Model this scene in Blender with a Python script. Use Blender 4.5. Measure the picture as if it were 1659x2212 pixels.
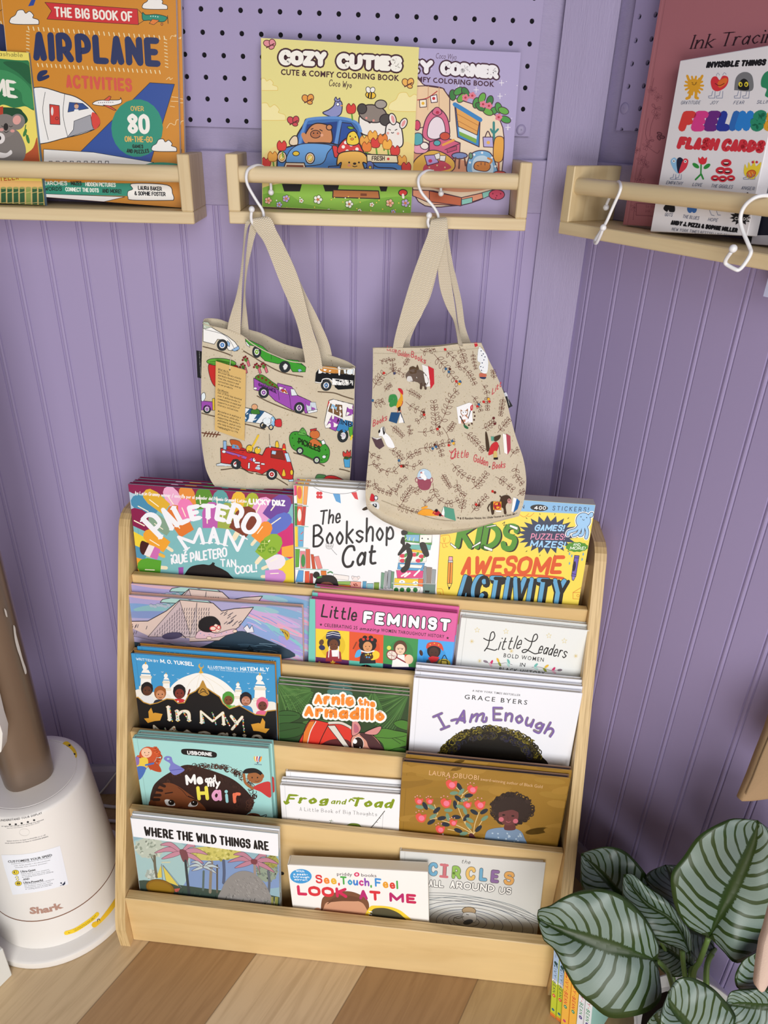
import bpy, math, random
import numpy as np
from mathutils import Vector, Matrix
from mathutils.geometry import tessellate_polygon
random.seed(7); rng = np.random.default_rng(7)
for o in list(bpy.data.objects): bpy.data.objects.remove(o)
SC = bpy.context.scene; C = SC.collection
PW, PH = 1659, 2212
# ------------------------------------------------------------------ camera
F, CX, CY, CZ, YAW, PITCH, ROLL = 1589.05, 0.22726, -1.15084, 1.29002, 0.04778, -0.48298, 0.03107
EYE = np.array([CX, CY, CZ])
def _rot():
    cy, sy, cp, sp = math.cos(YAW), math.sin(YAW), math.cos(PITCH), math.sin(PITCH)
    f = np.array([sy*cp, cy*cp, sp]); r = np.array([cy, -sy, 0.]); u = np.cross(r, f)
    c, s = math.cos(ROLL), math.sin(ROLL)
    return np.array([c*r+s*u, -s*r+c*u, f])
ROT = _rot()
cd = bpy.data.cameras.new('camera'); cam = bpy.data.objects.new('camera', cd); C.objects.link(cam)
cd.sensor_fit = 'VERTICAL'; cd.sensor_height = 24; cd.lens = F/PH*24; cd.clip_start = .02
M = Matrix(((*ROT[0],), (*ROT[1],), (*(-ROT[2]),))).transposed().to_4x4(); M.translation = EYE
cam.matrix_world = M; SC.camera = cam
SC.view_settings.view_transform = 'Standard'; SC.view_settings.look = 'None'
SC.view_settings.gamma = 1; SC.view_settings.use_curve_mapping = False; SC.view_settings.exposure = -0.14
# ------------------------------------------------------------------ light: daylight from the windows behind the photographer, plus an added low fill
W = bpy.data.worlds.new('world'); SC.world = W; W.use_nodes = True
W.node_tree.nodes['Background'].inputs[0].default_value = (.86, .90, 1, 1)
W.node_tree.nodes['Background'].inputs[1].default_value = .17
def area(name, loc, at, sx, sy, power, col):
    l = bpy.data.lights.new(name, 'AREA'); l.shape = 'RECTANGLE'; l.size = sx; l.size_y = sy; l.energy = power; l.color = col
    o = bpy.data.objects.new(name, l); C.objects.link(o); o.location = loc
    o.rotation_euler = (Vector(at)-Vector(loc)).to_track_quat('-Z', 'Y').to_euler(); return o
area('window_light', (.75, -3.0, 2.0), (.1, 0, .8), 1.7, 1.4, 46, (1, .985, .96))
area('door_light', (.15, -2.2, .55), (.1, 0, .45), 1.2, 1.0, 27, (1, .98, .95))  # added fill, set low to brighten the floor and the lower tiers
# ------------------------------------------------------------------ pixel of the photograph -> point on a plane
def ray(x, y): return np.array([(x-PW/2)/F, -(y-PH/2)/F, 1.0])@ROT
def proj(P):
    d = ROT@(np.asarray(P)-EYE); return np.array([PW/2+F*d[0]/d[2], PH/2-F*d[1]/d[2]])
def hit(x, y, P0, n):
    r = ray(x, y); return EYE+r*(((P0-EYE)@n)/(r@n))
def aty(x, y, Y): return hit(x, y, np.array([0, Y, 0.]), np.array([0, 1., 0]))
def atz(x, y, Z): return hit(x, y, np.array([0, 0, Z]), np.array([0, 0, 1.]))
def atd(x, y, dist): r = ray(x, y); return EYE+r*dist           # dist = distance along the optical axis
# ------------------------------------------------------------------ colour and materials
def lin(c):
    if isinstance(c, str): c = tuple(int(c[i:i+2], 16)/255 for i in (0, 2, 4)) if len(c) == 6 else tuple(int(k*2, 16)/255 for k in c)
    return tuple((v/12.92 if v <= .04045 else ((v+.055)/1.055)**2.4) for v in c)
MATS = {}
def mat(name, col='ffffff', rough=.5, spec=.5, metal=0, bump=0, bscale=200, coat=0, vary=0, vscale=8, attr=False, stretch=None):
    if name in MATS: return MATS[name]
    m = bpy.data.materials.new(name); m.use_nodes = True; nt = m.node_tree; N = nt.nodes; b = N['Principled BSDF']
    L = nt.links.new; c = (*lin(col), 1)
    b.inputs['Base Color'].default_value = c; b.inputs['Roughness'].default_value = rough
    b.inputs['Specular IOR Level'].default_value = spec; b.inputs['Metallic'].default_value = metal
    if coat: b.inputs['Coat Weight'].default_value = coat; b.inputs['Coat Roughness'].default_value = .12
    tc = N.new('ShaderNodeTexCoord'); src = tc.outputs['Object']
    if stretch:
        mp = N.new('ShaderNodeMapping'); mp.inputs['Scale'].default_value = stretch; L(src, mp.inputs[0]); src = mp.outputs[0]
    out = None
    if attr:
        a = N.new('ShaderNodeVertexColor'); a.layer_name = 'ink'; out = a.outputs[0]
    if vary:
        n = N.new('ShaderNodeTexNoise'); n.inputs['Scale'].default_value = vscale; n.inputs['Detail'].default_value = 5; L(src, n.inputs[0])
        mr = N.new('ShaderNodeMapRange'); mr.inputs[3].default_value = 1-vary; mr.inputs[4].default_value = 1+vary; L(n.outputs[0], mr.inputs[0])
        mx = N.new('ShaderNodeMix'); mx.data_type = 'RGBA'; mx.blend_type = 'MULTIPLY'; mx.inputs[0].default_value = 1
        if out: L(out, mx.inputs[6])
        else: mx.inputs[6].default_value = c
        L(mr.outputs[0], mx.inputs[7]); out = mx.outputs[2]
    if out: L(out, b.inputs['Base Color'])
    if bump:
        n = N.new('ShaderNodeTexNoise'); n.inputs['Scale'].default_value = bscale; n.inputs['Detail'].default_value = 3; L(src, n.inputs[0])
        bp = N.new('ShaderNodeBump'); bp.inputs['Strength'].default_value = bump; bp.inputs['Distance'].default_value = .001; L(n.outputs[0], bp.inputs['Height']); L(bp.outputs[0], b.inputs['Normal'])
    MATS[name] = m; return m
def woodmat(name, light, dark, grain=(3, 60, 60), rough=.45, rings=.55, edge=False):
    """pale plywood / pine: stretched noise grain; edge=True adds the ply layers seen on cut edges (needs the axis across the sheet = local X)"""
    m = bpy.data.materials.new(name); m.use_nodes = True; nt = m.node_tree; N = nt.nodes; L = nt.links.new; b = N['Principled BSDF']
    b.inputs['Roughness'].default_value = rough
    tc = N.new('ShaderNodeTexCoord'); mp = N.new('ShaderNodeMapping'); mp.inputs['Scale'].default_value = grain; L(tc.outputs['Object'], mp.inputs[0])
    n = N.new('ShaderNodeTexNoise'); n.inputs['Scale'].default_value = 1; n.inputs['Detail'].default_value = 6; n.inputs['Distortion'].default_value = rings; L(mp.outputs[0], n.inputs[0])
    cr = N.new('ShaderNodeValToRGB'); e = cr.color_ramp.elements
    e[0].position = .30; e[0].color = (*lin(dark), 1); e[1].position = .56; e[1].color = (*lin(light), 1); L(n.outputs[0], cr.inputs[0])
    n2 = N.new('ShaderNodeTexNoise'); n2.inputs['Scale'].default_value = 2.5; L(mp.outputs[0], n2.inputs[0])
    mr = N.new('ShaderNodeMapRange'); mr.inputs[3].default_value = .92; mr.inputs[4].default_value = 1.06; L(n2.outputs[0], mr.inputs[0])
    mx = N.new('ShaderNodeMix'); mx.data_type = 'RGBA'; mx.blend_type = 'MULTIPLY'; mx.inputs[0].default_value = 1; L(cr.outputs[0], mx.inputs[6]); L(mr.outputs[0], mx.inputs[7])
    L(mx.outputs[2], b.inputs['Base Color']); MATS[name] = m; return m
# ------------------------------------------------------------------ mesh builder
class MB:
    def __init__(s): s.v = []; s.f = []; s.c = []; s.m = []
    def add(s, V, Fs, col=None, mi=0):
        o = len(s.v); s.v += [tuple(map(float, p)) for p in V]
        for f in Fs: s.f.append(tuple(o+i for i in f)); s.c.append(col); s.m.append(mi)
        return s
    def box(s, x0, x1, y0, y1, z0, z1, col=None, mi=0, bev=0):
        if bev:
            b = bev; V = []
            for (x, sx) in ((x0, 1), (x1, -1)):
                for (y, sy) in ((y0, 1), (y1, -1)):
                    for (z, sz) in ((z0, 1), (z1, -1)):
                        V += [(x+sx*b, y+sy*b, z), (x+sx*b, y, z+sz*b), (x, y+sy*b, z+sz*b)]
            import itertools
            Fs = []; key = lambda i, j, k, a: (i*4+j*2+k)*3+a
            sq = [(0, 0), (0, 1), (1, 1), (1, 0)]
            for i in (0, 1):
                Fs.append([key(i, j, k, 2) for j, k in sq]); Fs.append([key(j, i, k, 1) for j, k in sq]); Fs.append([key(j, k, i, 0) for j, k in sq])
            for j, k in itertools.product((0, 1), (0, 1)):
                Fs.append([key(0, j, k, 0), key(1, j, k, 0), key(1, j, k, 1), key(0, j, k, 1)])
                Fs.append([key(j, 0, k, 0), key(j, 1, k, 0), key(j, 1, k, 2), key(j, 0, k, 2)])
                Fs.append([key(j, k, 0, 1), key(j, k, 1, 1), key(j, k, 1, 2), key(j, k, 0, 2)])
            for i, j, k in itertools.product((0, 1), (0, 1), (0, 1)): Fs.append([key(i, j, k, a) for a in (0, 1, 2)])
            return s.add(V, Fs, col, mi)
        V = [(x, y, z) for x in (x0, x1) for y in (y0, y1) for z in (z0, z1)]
        return s.add(V, [(0, 1, 3, 2), (4, 6, 7, 5), (0, 4, 5, 1), (2, 3, 7, 6), (0, 2, 6, 4), (1, 5, 7, 3)], col, mi)
    def prism(s, poly, y0, y1, axis=1, col=None, mi=0):
        """extrude a closed 2D outline along axis (0: x, 1: y, 2: z)"""
        n = len(poly); put = {0: lambda a, b, t: (t, a, b), 1: lambda a, b, t: (a, t, b), 2: lambda a, b, t: (a, b, t)}[axis]
        V = [put(a, b, y0) for a, b in poly]+[put(a, b, y1) for a, b in poly]
        tri = tessellate_polygon([[Vector((a, b, 0)) for a, b in poly]])
        Fs = [tuple(t) for t in tri]+[tuple(n+i for i in reversed(t)) for t in tri]+[(i, (i+1) % n, n+(i+1) % n, n+i) for i in range(n)]
        return s.add(V, Fs, col, mi)
    def tube(s, pts, r, k=10, col=None, mi=0, caps=True):
        P = [Vector(p) for p in pts]; n = len(P); rr = r if hasattr(r, '__len__') else [r]*n
        t = (P[1]-P[0]).normalized(); u = t.orthogonal().normalized(); V = []
        for i, p in enumerate(P):
            t = (P[min(i+1, n-1)]-P[max(i-1, 0)]).normalized(); u = (u-t*u.dot(t)).normalized(); w = t.cross(u)
            for j in range(k):
                a = 2*math.pi*j/k; V.append(p+(u*math.cos(a)+w*math.sin(a))*rr[i])
        Fs = [(i*k+j, i*k+(j+1) % k, (i+1)*k+(j+1) % k, (i+1)*k+j) for i in range(n-1) for j in range(k)]
        if caps: Fs += [tuple(reversed(range(k))), tuple((n-1)*k+j for j in range(k))]
        return s.add(V, Fs, col, mi)
    def lathe(s, prof, k=48, c=(0, 0), col=None, mi=0, sq=1.0):
        V = [(c[0]+r*math.cos(2*math.pi*j/k), c[1]+r*sq*math.sin(2*math.pi*j/k), z) for r, z in prof for j in range(k)]; n = len(prof)
        Fs = [(i*k+j, i*k+(j+1) % k, (i+1)*k+(j+1) % k, (i+1)*k+j) for i in range(n-1) for j in range(k)]
        Fs += [tuple(reversed(range(k))), tuple((n-1)*k+j for j in range(k))]
        return s.add(V, Fs, col, mi)
    def ball(s, c, r, col=None, mi=0, k=14):
        return s.lathe_at(c, [(r*math.sin(math.pi*i/8), -r*math.cos(math.pi*i/8)) for i in range(9)], k, col, mi)
    def lathe_at(s, c, prof, k, col, mi):
        o = len(s.v); s.lathe([(max(a, 1e-5), b) for a, b in prof], k, (0, 0), col, mi)
        for i in range(o, len(s.v)): s.v[i] = tuple(np.array(s.v[i])+c)
        return s
    def grid(s, G, col=None, mi=0):
        n, m = len(G), len(G[0]); return s.add([p for r in G for p in r], [(i*m+j, i*m+j+1, (i+1)*m+j+1, (i+1)*m+j) for i in range(n-1) for j in range(m-1)], col, mi)
    def mesh(s, name, mats, smooth=False):
        me = bpy.data.meshes.new(name); me.from_pydata(s.v, [], s.f)
        for m in (mats if isinstance(mats, (list, tuple)) else [mats]): me.materials.append(m)
        me.polygons.foreach_set('material_index', s.m)
        if any(c is not None for c in s.c):
            at = me.color_attributes.new('ink', 'FLOAT_COLOR', 'CORNER'); buf = []
            for f, c in zip(s.f, s.c):
                q = (*lin(c if c is not None else 'ffffff'), 1); buf += q*len(f)
            at.data.foreach_set('color', buf)
        if smooth:
            me.polygons.foreach_set('use_smooth', [True]*len(s.f))
            if smooth != 2: me.set_sharp_from_angle(angle=math.radians(40))
        me.update(); return me
    def build(s, name, mats, parent=None, smooth=False, loc=None, clean=True):
        me = s.mesh(name, mats, smooth); o = bpy.data.objects.new(name, me); C.objects.link(o)
        if clean:
            import bmesh; b = bmesh.new(); b.from_mesh(me); bmesh.ops.recalc_face_normals(b, faces=b.faces); b.to_mesh(me); b.free()
        if parent: o.parent = parent
        if loc is not None: o.location = loc
        return o
def thing(name, label, cat, mtx=None, group=None):
    o = bpy.data.objects.new(name, None); C.objects.link(o); o.empty_display_size = .02
    if mtx is not None: o.matrix_world = mtx if isinstance(mtx, Matrix) else Matrix.Translation(mtx)
    return tag(o, label, cat, group)
def tag(o, label, cat, group=None):
    o['label'] = label; o['category'] = cat
    if group: o['group'] = group
    return o
def struct(o): o['kind'] = 'structure'; return o
def frame(o, ex, ey, ez):
    m = Matrix((tuple(ex), tuple(ey), tuple(ez))).transposed().to_4x4(); m.translation = Vector(o); return m
def cr_spline(P, closed=False, n=8):
    P = [np.array(p, float) for p in P]; m = len(P)
    if m < 3: return P
    out = []
    for i in range(m if closed else m-1):
        g = lambda j: P[j % m] if closed else P[min(max(j, 0), m-1)]
        a, b, c, d = g(i-1), g(i), g(i+1), g(i+2)
        for k in range(n):
            t = k/n; out.append(.5*((2*b)+(c-a)*t+(2*a-5*b+4*c-d)*t*t+(3*b-a-3*c+d)*t**3))
    if not closed: out.append(P[-1])
    return out
# ------------------------------------------------------------------ the room
COR = np.array([.55328, 0, 0]); SR = np.array([.5, -math.sqrt(3)/2, 0]); NR = np.array([-math.sqrt(3)/2, -.5, 0])   # corner, along the right wall, its normal into the room
RF = frame(COR, SR, -NR, (0, 0, 1))                       # right wall: local x along it, local y into the wall
paint = mat('lavender_paint', 'a093bb', .55, .4, bump=.06, bscale=900, vary=.03, vscale=3)
paint_wood = mat('brushed_lavender_paint', '9d92b6', .5, .45, bump=.5, bscale=60, vary=.05, stretch=(3, 1, 14))
paint_wood_v = mat('brushed_lavender_board', '9d92b6', .5, .45, bump=.5, bscale=60, vary=.05, stretch=(14, 14, 1.2))
RAIL0, RAIL1 = 1.1823, 1.2535
def beadboard(x0, x1, z0, z1, first, step=.0497):
    """profile of the panelling in plan (x, y): flat boards with a double bead between"""
    P = [(x0, 0)]; k = first
    while k < x1-.006:
        if k > x0+.006:
            for (dx, dy) in ((-.0052, 0), (-.0045, .0016), (-.0032, .0016), (-.0022, -.0001), (0, -.0006), (.0022, -.0001), (.0032, .0016), (.0045, .0016), (.0052, 0)): P.append((k+dx, dy))
        k += step
    P.append((x1, 0)); P += [(x1, .02), (x0, .02)]
    return MB().prism(P, z0, z1, 2)
def wall(name, x0, x1, first, mtx, z0=0.0, step=.0497):
    mb = beadboard(x0, x1, z0, RAIL0, first, step)
    mb.box(x0, x1, .006, .02, RAIL1, 2.6, mi=1)              # plain boards behind the pegboard
    mb.box(x0, x1, -.001, .02, RAIL0, RAIL1, mi=1, bev=.0012)   # flat rail between them
    o = mb.build(name, [paint, paint_wood]); o.matrix_world = mtx; return struct(o)
wall('wall_back', -1.6, COR[0]+.011, -.2722-.0497*20, Matrix())
wall('wall_right', -.011, 1.6, .0425, RF, step=.0506)
p0, p1 = np.array([.4995, 0]), (COR+SR*.0245)[:2]
ax = (p1-p0)/np.linalg.norm(p1-p0); nn = np.array([ax[1], -ax[0]])    # a flat board set across the corner
P = [p0-nn*.006, p0+nn*.006, p1+nn*.006, p1-nn*.006]
struct(MB().prism([tuple(q) for q in P], .0, 2.6, 2).build('trim_1', paint_wood_v))
bbm = mat('baseboard_paint', 'a49bb2', .5)
mb = MB().prism([(.02, 0), (-.012, 0), (-.012, .066), (-.007, .077), (.02, .077)], -1.6, COR[0]+.01, 0); struct(mb.build('baseboard_back', bbm))
mb = MB().prism([(.02, 0), (-.012, 0), (-.012, .066), (-.007, .077), (.02, .077)], -.01, 1.6, 0); o = mb.build('baseboard_right', bbm); o.matrix_world = RF; struct(o)
# floor of wide planks
def floor_mat():
    m = bpy.data.materials.new('plank_floor'); m.use_nodes = True; nt = m.node_tree; N = nt.nodes; L = nt.links.new; b = N['Principled BSDF']
    b.inputs['Roughness'].default_value = .42
    tc = N.new('ShaderNodeTexCoord'); sx = N.new('ShaderNodeSeparateXYZ'); L(tc.outputs['Object'], sx.inputs[0])
    def math_(op, a, bb=None):
        n = N.new('ShaderNodeMath'); n.operation = op
        for i, q in enumerate((a, bb)):
            if q is None: continue
            if hasattr(q, 'links'): L(q, n.inputs[i])
            else: n.inputs[i].default_value = q
        return n.outputs[0]
    row = math_('FLOOR', math_('DIVIDE', sx.outputs[0], .1765))
    fr = math_('FRACT', math_('DIVIDE', sx.outputs[0], .1765))
    col = N.new('ShaderNodeValToRGB'); col.color_ramp.interpolation = 'CONSTANT'; els = col.color_ramp.elements
    tones = ['cbb28c', 'a8855c', 'd0b792', 'a3815a', 'b59a70', 'ab8a62', 'cbb18c', 'b2946a']
    els[0].position = 0; els[0].color = (*lin(tones[0]), 1); els[1].position = .125; els[1].color = (*lin(tones[1]), 1)
    for i in range(2, 8): e = els.new(i/8); e.color = (*lin(tones[i]), 1)
    t = math_('FRACT', math_('DIVIDE', math_('ADD', row, 9.5), 8)); L(t, col.inputs[0])
    mp = N.new('ShaderNodeMapping'); mp.inputs['Scale'].default_value = (70, 5, 1); L(tc.outputs['Object'], mp.inputs[0])
    off = N.new('ShaderNodeCombineXYZ'); L(math_('MULTIPLY', row, 3.7), off.inputs[1]); va = N.new('ShaderNodeVectorMath'); L(mp.outputs[0], va.inputs[0]); L(off.outputs[0], va.inputs[1])
    n = N.new('ShaderNodeTexNoise'); n.inputs['Scale'].default_value = 1; n.inputs['Detail'].default_value = 7; n.inputs['Distortion'].default_value = 1.2; L(va.outputs[0], n.inputs[0])
    cr = N.new('ShaderNodeValToRGB'); e = cr.color_ramp.elements; e[0].position = .30; e[0].color = (.80, .75, .70, 1); e[1].position = .60; e[1].color = (1.04, 1.03, 1.02, 1); L(n.outputs[0], cr.inputs[0])
    mx = N.new('ShaderNodeMix'); mx.data_type = 'RGBA'; mx.blend_type = 'MULTIPLY'; mx.inputs[0].default_value = .8; L(col.outputs[0], mx.inputs[6]); L(cr.outputs[0], mx.inputs[7])
    seam = math_('LESS_THAN', math_('MINIMUM', fr, math_('SUBTRACT', 1, fr)), .006)
    m2 = N.new('ShaderNodeMix'); m2.data_type = 'RGBA'; L(math_('MULTIPLY', seam, .5), m2.inputs[0]); L(mx.outputs[2], m2.inputs[6]); m2.inputs[7].default_value = (.1, .06, .03, 1)
    L(m2.outputs[2], b.inputs['Base Color']); return m
fl = MB().box(-4, 4, -4, 4, -.03, 0).build('floor', floor_mat()); struct(fl)
a = math.atan2(-.523, .852); fl.rotation_euler = (0, 0, a)               # local x runs across the planks
fl.location = (.852*.0692, -.523*.0692, 0)
# pegboards
peg = mat('pegboard_paint', '9f93ba', .5, .45, bump=.05, bscale=1200)
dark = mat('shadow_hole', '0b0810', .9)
screwm = mat('painted_screw', '988db2', .4, .5)
def pegboard(label, mtx, x0, x1, z0, z1, hx, hz, nx0, nx1, nz, screws):
    """sheet with real holes on a one-inch grid; screws = (column, row) cells that hold a screw instead of a hole"""
    t = thing('pegboard', label, 'pegboard', mtx); S = .0254; r = .0031; T = .005; mb = MB(); K = 12
    cl = lambda x, z: (min(max(x, x0), x1), min(max(z, z0), z1))
    def V3(x, z, y=0): x, z = cl(x, z); return (x, y, z)
    def sheet(xa, xb, za, zb):
        if xb > xa and zb > za: mb.add([(xa, 0, za), (xb, 0, za), (xb, 0, zb), (xa, 0, zb)], [(0, 1, 2, 3)])
    for i in range(nx0, nx1+1):
        for j in range(nz):
            cx, cz = hx+S*i, hz-S*j
            if (i, j) in screws: sheet(max(cx-S/2, x0), min(cx+S/2, x1), max(cz-S/2, z0), cz+S/2); continue
            V = []; Fs = []
            for k in range(K):
                a = 2*math.pi*(k+.5)/K; c, s = math.cos(a), math.sin(a); q = S/2/max(abs(c), abs(s)); V += [V3(cx+q*c, cz+q*s), V3(cx+r*c, cz+r*s), V3(cx+r*c, cz+r*s, T)]
            for k in range(K):
                k2 = (k+1) % K; Fs += [(3*k, 3*k2, 3*k2+1, 3*k+1), (3*k+1, 3*k2+1, 3*k2+2, 3*k+2)]
            n0 = len(V); V += [V3(cx+a*S/2, cz+b*S/2) for a, b in ((1, 1), (-1, 1), (-1, -1), (1, -1))]
            for q, k in ((0, 1), (1, 4), (2, 7), (3, 10)): Fs.append((3*k, n0+q, 3*((k+1) % K)))
            mb.add(V, Fs)
    sheet(x0, hx+S*(nx0-.5), z0, z1); sheet(hx+S*(nx1+.5), x1, z0, z1); sheet(hx+S*(nx0-.5), min(hx+S*(nx1+.5), x1), hz+S/2, z1)
    for (xa, za, xb, zb) in ((x0, z0, x1, z0), (x0, z0, x0, z1), (x1, z0, x1, z1)): mb.add([(xa, 0, za), (xb, 0, zb), (xb, T, zb), (xa, T, za)], [(0, 1, 2, 3)])
    mb.build('panel', peg, t, clean=False)
    MB().box(x0+.001, x1-.001, T-.0004, T+.0004, z0+.003, z1).build('backing', dark, t)  # near-black sheet added so the holes look shaded inside
    for i, j in screws:
        s = MB(); s.lathe([(.0066, 0), (.0066, .0012), (.0052, .0022), (.003, .0024)], 20)
        s.box(-.002, .002, -.0004, .0004, .0024, .0027); s.box(-.0004, .0004, -.002, .002, .0024, .0027)
        q = s.build('screw', screwm, t, smooth=True); q.matrix_local = frame((hx+S*i, 0, hz-S*j), (1, 0, 0), (0, 0, 1), (0, -1, 0))
pegboard('wide lavender pegboard on the back wall behind the coloring books', Matrix(), -.56, .470, 1.2825, 1.60, 0, 1.4176+.0254*3, -21, 18, 9, {(18, 8)})
pegboard('narrow strip of lavender pegboard on the right wall behind the pink book', RF, .049, .70, 1.2935, 1.60, .0585, 1.421+.0254*3, 0, 24, 9, {(0, 7)})
# ------------------------------------------------------------------ the three little wall shelves
pine = woodmat('pale_pine', 'd8c49c', 'cab188', (3, 45, 45)); pine_end = woodmat('pine_upright', 'd4bf96', 'c2a87c', (45, 45, 3))
def wall_shelf(label, mtx, x0, D):
    t = thing('wall_shelf', label, 'shelf', mtx); t.matrix_world = t.matrix_world @ Matrix.Translation((x0, 0, RAIL0-.0157)); Wd, T = .4, .0158; g = .0005
    MB().box(0, Wd, -D, -g, 0, T, bev=.0012).build('shelf_board', pine, t)
    for a in (0, Wd-T): MB().box(a, a+T, -D, -g, T, .0845, bev=.0012).build('end_panel', pine_end, t)
    r = MB(); P = [(-D+.003+.0105+.0105*math.copysign(abs(math.cos(a))**.75, math.cos(a)), .0603+.0103*math.copysign(abs(math.sin(a))**.6, math.sin(a))) for a in [2*math.pi*k/20 for k in range(20)]]
    r.prism(P, T, Wd-T, 0); r.build('front_rail', pine, t, smooth=True); return t
wall_shelf('pale pine wall shelf holding two coloring books, between two others', Matrix.Translation((0, 0, .002)), .0586, .0928)
wall_shelf('pale pine wall shelf holding the orange books, cut by the left picture edge', Matrix(), .0124-.4, .0928)
wall_shelf('pale pine wall shelf on the right wall holding the dusty pink book', RF, .0545, .0885)
# ------------------------------------------------------------------ the display bookcase
PSI = -.130585; BO = np.array([-.13513, -.04393, 0]); EX = np.array([math.cos(PSI), math.sin(PSI), 0]); EN = np.array([math.sin(PSI), -math.cos(PSI), 0]); UP = np.array([0, 0, 1.])
DD = [.0898, .1308, .1789, .2261, .2909]; ZZ = [.639, .5165, .3858, .257, .1142]; BW = .762
LEDGE = [ZZ[i]-.095 for i in range(4)]+[.030]
ply = woodmat('birch_plywood', 'd9ba86', 'cfad77', (3, 3, 40), .4); ply_h = woodmat('birch_plywood_front', 'dfc08a', 'd2b078', (3, 18, 18), .4, .8)
def plymat(name, axis, n):
    sc = [12, 12, 12]; sc[axis] = n; return woodmat(name, 'd8ba86', 'b0905c', tuple(sc), .45, .15)
edge_x = plymat('plywood_edge_upright', 0, 420); edge_y = plymat('plywood_edge_flat', 1, 420)
bc = thing('display_bookcase', 'slanted birch plywood bookcase with five tiers of picture books, under the bags', 'bookcase', frame(BO, EX, -EN, UP))
def dprofile(z): return .0162+(.8676-z)*.3598
prof = [(-.03, 0), (.303, 0), (.3065, .05), (dprofile(.075), .075)]+[(dprofile(z), z) for z in (.3, .5, .704)]+[(.0705, .716), (.064, .726), (.055, .732), (.044, .735), (-.03, .735)]
for a in (0, BW-.018):
    mb = MB(); mb.prism([(-d, z) for d, z in prof], a, a+.018, 0); n = len(prof)
    for i, f in enumerate(mb.f):
        if len(f) == 4: mb.m[i] = 1
    o = mb.build('side_panel', [ply, edge_x], bc)
x0, x1 = .0182, BW-.0182
def board(name, d, z0, z1, th, me=edge_y):
    mb = MB(); mb.box(x0, x1, -d, -d+th, z0, z1, bev=.0012); mb.m = [1 if min(mb.v[i][2] for i in f) > z1-.002 else 0 for f in mb.f]
    return mb.build(name, [ply_h, me], bc)
for i in range(4): board('tier_board', DD[i], LEDGE[i+1]-.002, ZZ[i], .012)
board('front_board', DD[4], 0.0005, ZZ[4], .018)
MB().box(x0, x1, -.040, -.031, .45, .69).build('back_board', ply_h, bc)
for i in range(5):
    a = .041 if i == 0 else DD[i-1]+.0003
    MB().box(x0, x1, -DD[i]+(.0123 if i < 4 else .0183), -a, LEDGE[i]-.012, LEDGE[i]).build('ledge', ply_h, bc)
m_ = mat('black_bolt', '15110e', .5)
b_ = MB(); b_.lathe([(.004, 0), (.004, .001), (.002, .0015)], 16); q = b_.build('bolt', m_, bc); P_ = hit(609, 1886, BO+EN*DD[3], EN); l_ = bc.matrix_world.inverted() @ Vector(P_)
q.matrix_local = frame((l_.x, -DD[3], l_.z), (1, 0, 0), (0, 0, 1), (0, -1, 0))
# ------------------------------------------------------------------ printing: shapes drawn in a cover's own plane
class Plane:
    def __init__(s, P0, eu, ev): s.P0 = np.array(P0, float); s.eu = np.array(eu, float); s.ev = np.array(ev, float); s.n = np.cross(s.eu, s.ev)
    def uv(s, x, y): q = hit(x, y, s.P0, s.n)-s.P0; return np.array([q@s.eu, q@s.ev])
    def pt(s, u, v, w=0): return s.P0+s.eu*u+s.ev*v+s.n*w
    def mtx(s, u=0, v=0, w=0): return frame(s.pt(u, v, w), s.eu, -s.n, s.ev)
def tier_plane(i, lean=4, d=None):
    a = math.radians(lean); return Plane(BO+EN*((DD[i]-.0162 if i < 4 else DD[4]-.0225) if d is None else d)+UP*ZZ[i], EX, UP*math.cos(a)-EN*math.sin(a))
def wall_plane(off, lean, right=False):
    a = math.radians(lean); n = NR if right else np.array([0, -1., 0]); e = SR if right else np.array([1., 0, 0])
    return Plane((COR if right else np.zeros(3))+n*off+UP*(RAIL0+.0006), e, UP*math.cos(a)-n*math.sin(a))
GL = {}
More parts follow.
